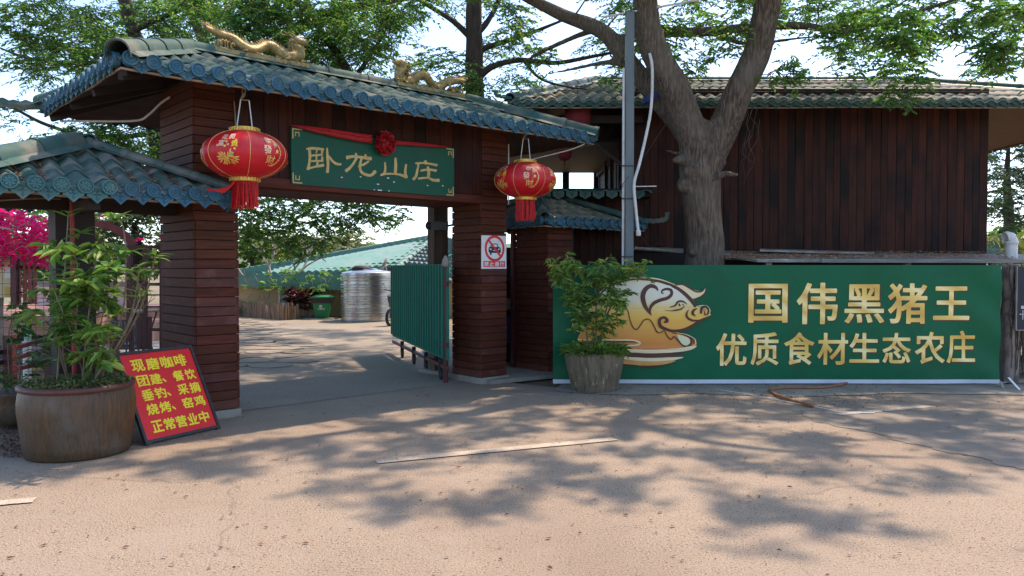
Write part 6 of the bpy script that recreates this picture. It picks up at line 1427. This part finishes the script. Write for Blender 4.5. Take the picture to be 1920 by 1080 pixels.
bs = at(1906, 620, 10.6); bsg = thing('dark_notice_board', 'dark notice board cut off by the right edge of the picture', 'sign', (bs[0], 10.62, bs[2])); tz = at(1906, 500, 10.6)[2] - bs[2]
b = MB(); b.box(.012, .6, 0, .02, .012, tz); b.build('panel', NAVY, bsg); b = MB(); b.box(0, .6, -.008, .02, 0, .011); b.box(0, .0115, -.008, .02, .0115, tz + .01); b.build('frame', GALV, bsg)
for q in ((.07, .30, .11, .34), (.05, .22, .13, .23), (.09, .15, .10, .28)): b = MB(); b.box(q[0], q[2], -.003, -.0005, q[1], q[3]); b.build('pale_marking', WPLAST, bsg)
back = thing('dry_hedge', 'dry grey twiggy hedge behind the wire mesh at the right edge', 'hedge', (8.0, 11.9, 0)); b = MB()
for k in range(240):
    x = rnd.uniform(-.7, 1.6); b.tube([(x, rnd.uniform(-.2, .3), 0), (x + rnd.uniform(-.1, .1), rnd.uniform(-.2, .3), .8), (x + rnd.uniform(-.3, .3), rnd.uniform(-.2, .3), 1.5)], rnd.uniform(.006, .02), 4, cap=False)
b.build('branches', BARKP, back, kind='stuff')
vp = at(1896, 476, 11.6); vent = thing('vent_pipe', 'white plastic vent pipe with a bent top above the lean-to roof', 'pipe', (vp[0], 11.6, vp[2] - .1))
r_ = 10.5 / F * 11.6; b = MB(); b.tube([(0, 0, 0), (0, 0, .27), (-.004, 0, .31), (-.025, 0, .345), (-.065, 0, .355), (-.10, 0, .345)], [r_] * 6, 18, cap=False); b.build('pipe', WPLAST, vent, True); b = MB(); b.lathe([(r_ * .98, 0), (r_ * 1.12, .004), (r_ * 1.12, .05), (r_ * .98, .055)], 18, (0, 0, .24)); b.build('socket', WPLAST, vent, True)
roofl = thing('small_green_roof', 'scrap of pale green roof showing between timber house and vent pipe', 'roof', (0, 0, 0)); tiled_quad(roofl, at(1840, 480, 18), at(1880, 480, 18), at(1846, 448, 19.5), at(1862, 448, 19.5), 5, 5, GREENT, 'roof_slope', False, .03)

# ---------------------------------------------------------------- hoses, scraps and litter on the road
def floor_line(name, label, cat, pxs, r, m, z=None):
    P = [ground(*p) for p in pxs]; o0 = P[0]; t = thing(name, label, cat, (o0[0], o0[1], 0)); b = MB(); b.tube(crom([(p[0] - o0[0], p[1] - o0[1], (z or r) + .006) for p in P], 7), r, 8); b.build(cat, m, t, True); return t
floor_line('garden_hose', 'thick orange brown hose curled on the road edge below the banner', 'hose', [(1588, 722), (1540, 730), (1480, 730), (1448, 733), (1450, 741), (1476, 752), (1508, 761), (1524, 765)], .019, HOSE)
floor_line('pale_cord', 'thin pale cord lying from the footpath towards the damp patch', 'cord', [(1342, 731), (1400, 741), (1470, 754), (1530, 765), (1580, 775), (1640, 776)], .006, WPLAST)
st = ground(1904, 724); sk_ = thing('white_bracket', 'thin white metal strips lying bent against the foot of the right post', 'metal strip', (st[0], st[1], 0)); b = MB()
b.bar(at(1891, 708, 10.3) - np.array([st[0], st[1], 0]), at(1912, 731, 10.1) - np.array([st[0], st[1], 0]), .03, .006); b.build('strip', WHITE, sk_); b = MB(); b.bar(at(1868, 722, 10.35) - np.array([st[0], st[1], 0]), at(1886, 716, 10.4) - np.array([st[0], st[1], 0]), .04, .006); b.bar(at(1876, 715, 10.4) - np.array([st[0], st[1], 0]), at(1884, 733, 10.2) - np.array([st[0], st[1], 0]), .03, .005); b.build('strip', GALV, sk_); b = MB(); b.bar(at(1905, 737, 9.95) - np.array([st[0], st[1], 0]), at(1930, 738, 9.95) - np.array([st[0], st[1], 0]), .02, .006); b.build('strip', WHITE, sk_)
def road_spot(): px = rng.uniform(-20, 1940); py = 1450 * 1.6 / rng.uniform(4.0, 10.0) + 503; return ground(px, py) + np.array([0, 0, .006])
litter_on(None, road_spot, 480, .019, LITD, 'fallen_leaves'); o = bpy.data.objects['fallen_leaves']; tag(o, 'dark dry leaves scattered over the road', 'leaves')
def edge_spot(): px = rng.choice([rng.uniform(1040, 1700), rng.uniform(0, 45)]); py = rng.uniform(718, 760) if px > 100 else rng.uniform(800, 860); return ground(px, py) + np.array([0, 0, .006])
litter_on(None, edge_spot, 2200, .012, LITD, 'leaf_crumbs'); o = bpy.data.objects['leaf_crumbs']; tag(o, 'crumbled leaves along the road edge', 'leaves')
def litt2(): p = rnd.choice([ground(380, 815), ground(1520, 760), ground(545, 860)]); return p + np.array([rng.normal(0, .12), rng.normal(0, .04), .007])
litter_on(None, litt2, 60, .02, LITTER, 'red_leaves'); o = bpy.data.objects['red_leaves']; tag(o, 'small drifts of red brown leaves on the road', 'leaves')
# raised tar joint line between yard and road, part of the paving
tj = ground(1075, 812)
# ---------------------------------------------------------------- yard things: bin, bamboo edging, scooter
bn = ground(599, 599); bin_ = thing('wheelie_bin', 'green wheelie bin with black bag under its lid beside the steel tank', 'bin', (bn[0], bn[1] + .4, 0), R(8))
s_ = .95
def taper(b, x0, x1, y0, y1, z0, X0, X1, Y0, Y1, z1): b.add([(x0, y0, z0), (x1, y0, z0), (x1, y1, z0), (x0, y1, z0), (X0, Y0, z1), (X1, Y0, z1), (X1, Y1, z1), (X0, Y1, z1)], [(3, 2, 1, 0), (4, 5, 6, 7), (0, 1, 5, 4), (1, 2, 6, 5), (2, 3, 7, 6), (3, 0, 4, 7)]); return b
taper(MB(), -.21, .21, -.2, .2, .05, -.30, .30, -.28, .28, .62).build('body', BINM, bin_); taper(MB(), -.31, .31, -.29, .29, .50, -.33, .33, -.31, .31, .665).build('bag', BAG, bin_)
b = taper(MB(), -.335, .335, -.32, .32, .67, -.34, .34, -.32, .34, .70); taper(b, -.30, .30, -.27, .29, .7005, -.22, .22, -.2, .24, .745); b.build('lid', BINM, bin_)
for sx in (-.2, .2): b = MB(); b.lathe([(.001, -.02), (.07, -.02), (.07, .02), (.001, .02)], 12); o = b.build('wheel', RUB, bin_); o.rotation_euler = (0, R(90), 0); o.location = (sx, .26, .07)
for i in range(4): b = MB(); b.box(-.11 + i * .055, -.08 + i * .055, -.262, -.245, .30, .34); b.build('printed_mark', WHITE, bin_)
b = MB(); b.lathe([(.02, 0), (.045, 0)], 10, close=False); o = b.build('printed_mark', WHITE, bin_); o.rotation_euler = (R(80), 0, 0); o.location = (-.03, -.268, .40)
b = MB(); b.box(-.5, .45, -.5, .35, -.0, .03); 
sl = thing('concrete_slab', 'pale concrete slab under the green wheelie bin', 'slab', (bn[0], bn[1] + .4, .006)); b.build('slab', CONC, sl)
ef = thing('bamboo_edging', 'low edging fence of split bamboo stakes round the planted border', 'fence', (0, 0, 0)); fa = ground(440, 592); fm = ground(530, 601); fb = ground(562, 599)
BM = MB(); BM.box(-.032, .032, -.015, .015, 0, .5); bm_me = BM.mesh('stake', BAMB); k = 0
pts_ = []
for A_, B_ in ((fa, fm), (fm, fb)):
    L_ = np.linalg.norm(B_ - A_); n = int(L_ / .085)
    for i in range(n): pts_.append((A_ + (B_ - A_) * i / n, i))
for p, i in pts_: inst(bm_me, 'stake', ef, tuple(p), (0, R(rnd.uniform(-14, -4) if (i // 9) % 2 else rnd.uniform(-3, 4)), rnd.uniform(-.2, .2)), (rnd.uniform(.8, 1.2), 1, rnd.uniform(.85, 1.1)))
sc_ = ground(726, 606); scoot = thing('scooter', 'dark parked scooter, only its front showing past the green gate leaf', 'scooter', (sc_[0] + .28, sc_[1] - 1.2, 0), R(70))
for x in (0, 1.2):
    b = MB(); b.tube([(x + .2 * math.cos(a), 0, .24 + .2 * math.sin(a)) for a in [2 * math.pi * k / 20 for k in range(21)]], .045, 8, cap=False); b.build('wheel', RUB, scoot, True)
b = MB(); b.tube(crom([(0, 0, .24), (.1, 0, .6), (.16, 0, .95)], 4), .03, 8); b.tube([(.14, -.28, 1.0), (.16, 0, .97), (.14, .28, 1.0)], .016, 6); b.build('fork', BLACK, scoot)
b = MB(); b.tube(crom([(.08, 0, .85), (.2, 0, .5), (.35, 0, .28), (.7, 0, .28), (.85, 0, .5), (1.35, 0, .62)], 5), [.13, .13, .13, .12, .12, .10, .1, .09, .09, .09, .09, .09, .1, .11, .12, .14, .15, .16, .16, .16, .15, .14, .13, .12, .1, .08], 10); b.build('body', M('dark blue scooter paint', (.02, .04, .06), None, .25), scoot, True)
b = MB(); b.tube([(.6, 0, .74), (.9, 0, .76), (1.3, 0, .72)], [.1, .12, .08], 10); b.build('seat', RUB, scoot, True)
b = MB(); b.lathe([(.001, 0), (.06, 0), (.07, .03), (.05, .05), (.001, .055)], 12); o = b.build('headlight', WPLAST, scoot, True); o.rotation_euler = (0, R(-90), 0); o.location = (.05, 0, .86)
b = MB(); b.tube([(.15, .2, 1.0), (.1, .26, 1.15)], .006, 5); b.lathe([(.001, -.01), (.045, -.008), (.045, .008), (.001, .01)], 10, (.1, .27, 1.18)); b.build('mirror', BLACK, scoot)

# ---------------------------------------------------------------- left: pond side walk, railings, lattice screens
deck_m = M('grey boardwalk', (.34, .33, .31), (.24, .23, .21), .8, 2, (1, 6, 1), bump=.2, var=.1)
deck = thing('boardwalk', 'grey board walkway between the pond railing and the left pillar', 'walkway', (0, 0, 0)); nb = 0
for i in range(60):
    y = 8.55 + i * .15; A_ = -.42 * y - 1.6; x1 = -.375 * y
    b = MB(); b.box(A_, x1, y, y + .142, .004, .03); b.build('board', deck_m, deck)
sheet('pond', [(-9.8, 8.4), (-4.9, 8.8), (-7.4, 14.6), (-12, 14.6)], .032, WATER)
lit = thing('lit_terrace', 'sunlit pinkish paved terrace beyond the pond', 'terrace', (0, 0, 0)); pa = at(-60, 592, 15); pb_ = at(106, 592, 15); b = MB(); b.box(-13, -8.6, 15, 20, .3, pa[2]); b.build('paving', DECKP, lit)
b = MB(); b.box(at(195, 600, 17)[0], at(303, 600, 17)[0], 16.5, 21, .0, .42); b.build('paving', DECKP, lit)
def rail(px0, py0, px1, py1, Y0, Y1, w=.05, name='rail'):
    b = MB(); b.bar(at(px0, py0, Y0) - RO, at(px1, py1, Y1) - RO, w, w); return b.build(name, IRON, RT)
RO = np.array([-4.6, 9.0, 0.0]); RT = thing('pond_railing', 'low dark red timber railing along the pond at left', 'railing', tuple(RO))
for (ya, yb) in ((668, 630), (686, 650), (707, 672)): rail(-80, ya + 14, 108, yb, 8.3, 9.8)
for px, Y in ((18, 8.95), (95, 9.7), (-50, 8.5)):
    p = at(px, 625, Y); b = MB(); b.box(p[0] - RO[0] - .05, p[0] - RO[0] + .05, Y - RO[1] - .05, Y - RO[1] + .05, 0, at(px, 628, Y)[2]); b.build('post', IRON, RT)
PV = thing('pond_pavilion', 'open dark red pavilion with cream notice panel beyond the pond', 'pavilion', (-9.6, 13.2, 0)); PO = np.array([-9.6, 13.2, 0])
def pvbar(px0, py0, px1, py1, Y, w, m=IRON, name='post'):
    b = MB(); b.bar(at(px0, py0, Y) - PO, at(px1, py1, Y) - PO, w, w); return b.build(name, m, PV)
for px in (36, 47, 56, 66): pvbar(px, 484, px, 570, 13.2, .045, IRONB, 'bar')
pvbar(-60, 482, 100, 482, 13.2, .07, W_GREY, 'top_rail'); pvbar(28, 478, 28, 575, 13.15, .09); pvbar(30, 500, 110, 503, 13.25, .05); pvbar(30, 548, 70, 548, 13.2, .035); pvbar(46, 568, 46, 595, 13.1, .05)
b = MB(); p0 = at(-60, 558, 13.3) - PO; p1 = at(24, 488, 13.3) - PO; b.box(p0[0], p1[0], p0[1], p0[1] + .03, p0[2], p1[2]); pn = b.build('notice_panel', M('cream board', (.55, .46, .26), (.48, .4, .22), .7, 3), PV)
for (xa, ya, xb, yb, mm) in ((9, 500, 20, 522, WPLAST), (9, 538, 19, 556, M('ochre print', (.45, .30, .05), None, .6)), (-20, 500, -6, 522, WPLAST)):
    p0 = at(xa, yb, 13.28) - PO; p1 = at(xb, ya, 13.28) - PO; b = MB(); b.box(p0[0], p1[0], p0[1] - .002, p0[1] + .004, p0[2], p1[2]); b.build('poster', mm, pn)
wl_ = thing('pink_wall', 'pale pink garden wall with a dark parapet beyond the pond', 'wall', (0, 0, 0)); p0 = at(66, 566, 19); p1 = at(190, 538, 19); b = MB(); b.box(p0[0], p1[0] + 1, 19, 19.2, 0, p1[2]); b.build('wall', M('pink plaster', (.62, .45, .44), (.5, .36, .35), .8, 3), wl_); b = MB(); p2 = at(66, 528, 19); b.box(p0[0], p1[0] + 1, 19, 19.1, p1[2] + .001, p2[2]); b.build('parapet', W_GREY, wl_)
for px, nm, mm, Y, yt, yb in ((51, 'pale_column', WPLAST, 10.6, 640, 690), (52, 'green_pipe', M('pale green pipe', (.25, .38, .30), None, .5), 12.4, 598, 640), (104, 'pale_column', WPLAST, 10.4, 600, 668)):
    p = at(px, yb, Y); t = thing(nm, {'green_pipe': 'pale green pipe standing at the pond edge below the pink terrace', 'pale_column': 'cream column stub standing in the pond ' + ('behind the railing post' if px == 51 else 'beside the canopy post')}[nm], 'column' if 'col' in nm else 'pipe', (p[0], Y, 0)); b = MB(); b.lathe([(.05, 0), (.055, .02), (.05, .05), (.05, at(px, yt, Y)[2] - .03), (.06, at(px, yt, Y)[2])], 12); b.build('shaft', mm, t)
rk = MB()
for k in range(26):
    p = at(rnd.uniform(-30, 110), rnd.uniform(612, 642), rnd.uniform(12.5, 14.6)); r = rnd.uniform(.1, .28); rk.lathe([(.001, -r * .6), (r, -r * .2), (r * .8, r * .3), (.001, r * .5)], 7, (p[0], p[1], .05 + r * .3))
o = rk.build('pond_rocks', M('dark pond rock', (.06, .065, .055), (.12, .12, .10), .8, 5, bump=.5)); tag(o, 'dark rocks lining the far pond bank', 'rocks'); o['kind'] = 'stuff'
# lattice screens beside the left pillar
LS = thing('lattice_screen', 'dark red lattice screen with stepped bars left of the gate pillar', 'screen', (-4.5, 9.4, 0)); LO = np.array([-4.5, 9.4, 0]); LY = 9.4
def lb(x0, y0, x1, y1, w=.035, dy=0, name='bar', m=IRON):
    b = MB(); b.bar(at(x0, y0, LY + dy) - LO, at(x1, y1, LY + dy) - LO, w, w * .9); return b.build(name, m, LS)
lb(238, 463, 306, 463, .045, name='top_rail'); lb(307, 461, 307, 745, .075, .01, name='stile'); lb(243, 466, 243, 640, .055, .002, name='stile'); lb(216, 470, 216, 600, .035); lb(272, 466, 272, 655, .05)
for y in (498, 533, 540, 577): lb(246, y, 269, y, .018 if y != 540 else .045)
for y in (498, 533, 553, 575): lb(275, y, 303, y, .02 if y != 533 else .04)
lb(262, 594, 262, 655, .05, .004); lb(281, 594, 281, 655, .04, .004); lb(281, 618, 303, 618, .04); lb(230, 632, 246, 632, .04); lb(246, 632, 246, 660, .04, .003); lb(222, 648, 244, 648, .03); lb(214, 632, 214, 718, .09, .006, name='stile'); lb(196, 655, 196, 720, .045); lb(172, 660, 212, 660, .03); lb(178, 634, 178, 722, .05); lb(150, 648, 196, 634, .03); lb(226, 548, 240, 548, .02)
b = MB(); ar = crom([at(176, 418, LY) - LO, at(205, 424, LY) - LO, at(232, 440, LY) - LO, at(252, 462, LY) - LO], 6); 
for i in range(len(ar) - 1): b.bar(ar[i], ar[i + 1], .04, .085)
b.build('arched_rail', M('faded red rail', (.20, .035, .035), (.13, .03, .03), .6, 6), LS)
lb(160, 585, 160, 722, .10, .1, name='kick_board', m=W_H)
tb_ = at(268, 605, 12.2); tab = thing('round_table', 'small round grey garden table behind the lattice screen', 'table', (tb_[0], 12.2, 0)); zt = at(268, 582, 12.2)[2]
b = MB(); b.lathe([(.001, -.02), (.27, -.02), (.28, -.01), (.28, .01), (.001, .02)], 24, (0, 0, zt)); b.build('tabletop', GALV, tab)
for k in range(4): a = k * 1.57 + .5; b = MB(); b.tube(crom([(.2 * math.cos(a), .2 * math.sin(a), zt - .02), (.1 * math.cos(a), .1 * math.sin(a), zt * .5), (.24 * math.cos(a), .24 * math.sin(a), .03)], 4), .014, 6); b.build('leg', BLACK, tab)
ch_ = thing('garden_chair', 'dark woven garden chair pushed up to the small round table', 'chair', (tb_[0] + .05, 11.75, 0)); b = MB(); b.box(-.2, .2, -.2, .2, .38, .42); b.build('seat', BLACK, ch_)
b = MB(); [b.box(-.2 + .05 * k, -.17 + .05 * k, -.21, -.19, .44, .80) for k in range(9)]; b.box(-.21, .24, -.212, -.188, .801, .83); b.build('backrest', BLACK, ch_)
for sx in (-1, 1):
    for sy in (-1, 1): b = MB(); b.tube([(sx * .18, sy * .18, .38), (sx * .22, sy * .21, .03)], .012, 6); b.build('leg', BLACK, ch_)
# wire mesh panel at the far left, low pipe and small pot
WF = thing('wire_fence', 'tall thin wire mesh fence at the left edge behind the brown jar', 'fence', (-5.4, 8.05, 0)); b = MB()
wx0, wx1 = at(-40, 600, 8.05)[0] + 5.4, at(112, 600, 8.05)[0] + 5.4; k = 0
x = wx0
while x < wx1: b.tube([(x, 0, .04), (x, 0, 1.72)], .0022, 3, cap=False); x += .085
for z in np.arange(.06, 1.75, .115): b.tube([(wx0, .003, z), (wx1, .003, z)], .0022, 3, cap=False)
b.build('wire_mesh', DARKM, WF, kind='stuff'); b = MB(); b.tube([(wx0, -.02, .05), (wx1 - .3, -.02, .05)], .02, 8); b.build('bottom_pipe', GALV, WF)
b = MB(); b.tube([(wx1, 0, 0), (wx1, 0, 1.75)], .02, 8); b.build('post', IRON, WF)
sp = at(12, 800, 7.75); sj = thing('small_jar', 'small dark brown plant jar half hidden behind the big brown jar', 'planter', (sp[0], 7.9, 0)); b = MB(); b.lathe([(.001, 0), (.16, 0), (.22, .1), (.24, .22), (.23, .30), (.25, .33), (.24, .35), (.20, .34), (.001, .30)], 30, close=False); b.build('body', GLAZE, sj, True)
cl = [(np.array([sp[0] + rng.uniform(-.32, .5), 7.9 + rng.uniform(-.2, .2), rng.uniform(.4, .95)]), .13, 20) for k in range(22)]
grow_tree('dark_shrub', 'thin dark leaved shrub in the small jar behind the big one', 'shrub', (sp[0], 7.9), [([(sp[0], 7.9, .3), (sp[0] + .05, 7.9, .6), (sp[0] - .05, 7.9, .9)], [.01, .008, .004])], cl, STEMM, LEAF2, .06, .028, start_frac=.1, twig_r=.002, trunk_name='stem')
# a few fronds of leaves hanging at the left edge in front of the mesh
cl = [(at(rng.uniform(0, 60), rng.uniform(560, 640), 8.4), .11, 14) for k in range(10)]
grow_tree('hanging_creeper', 'sparse dark creeper on the left wire fence', 'creeper', (at(20, 600, 8.4)[0], 8.4), [([(at(20, 600, 8.4)[0], 8.4, 0), at(15, 640, 8.4), at(30, 580, 8.4)], [.008, .006, .003])], cl, STEMM, LEAF2, .08, .035, start_frac=.3, twig_r=.002, trunk_name='stem')
# glimpse through the small doorway: rack and crate
rk_ = thing('storage_rack', 'dark shelf rack with a blue crate glimpsed through the small doorway', 'rack', (.0, 12.7, 0), 0)
for z in (.35, .9, 1.4, 1.75): b = MB(); b.box(-.4, .4, -.02, .4, z, z + .025); b.build('shelf', BLACK, rk_)
for sx in (-.4, .38): b = MB(); b.box(sx, sx + .03, -.02, .01, 0, 1.9); b.build('upright', BLACK, rk_)
b = MB(); b.box(-.25, .25, .02, .3, .376, .80); b.build('crate', M('blue plastic', (.01, .04, .16), None, .5), rk_); b = MB(); b.box(-.2, .2, .02, .3, .926, 1.1); b.build('box', W_GREY, rk_); b = MB(); b.box(-.3, .3, .4, .45, 0, 1.95); b.build('back_panel', W_DARK, rk_)
gs = [o for o in bpy.data.objects if o.type == 'MESH']
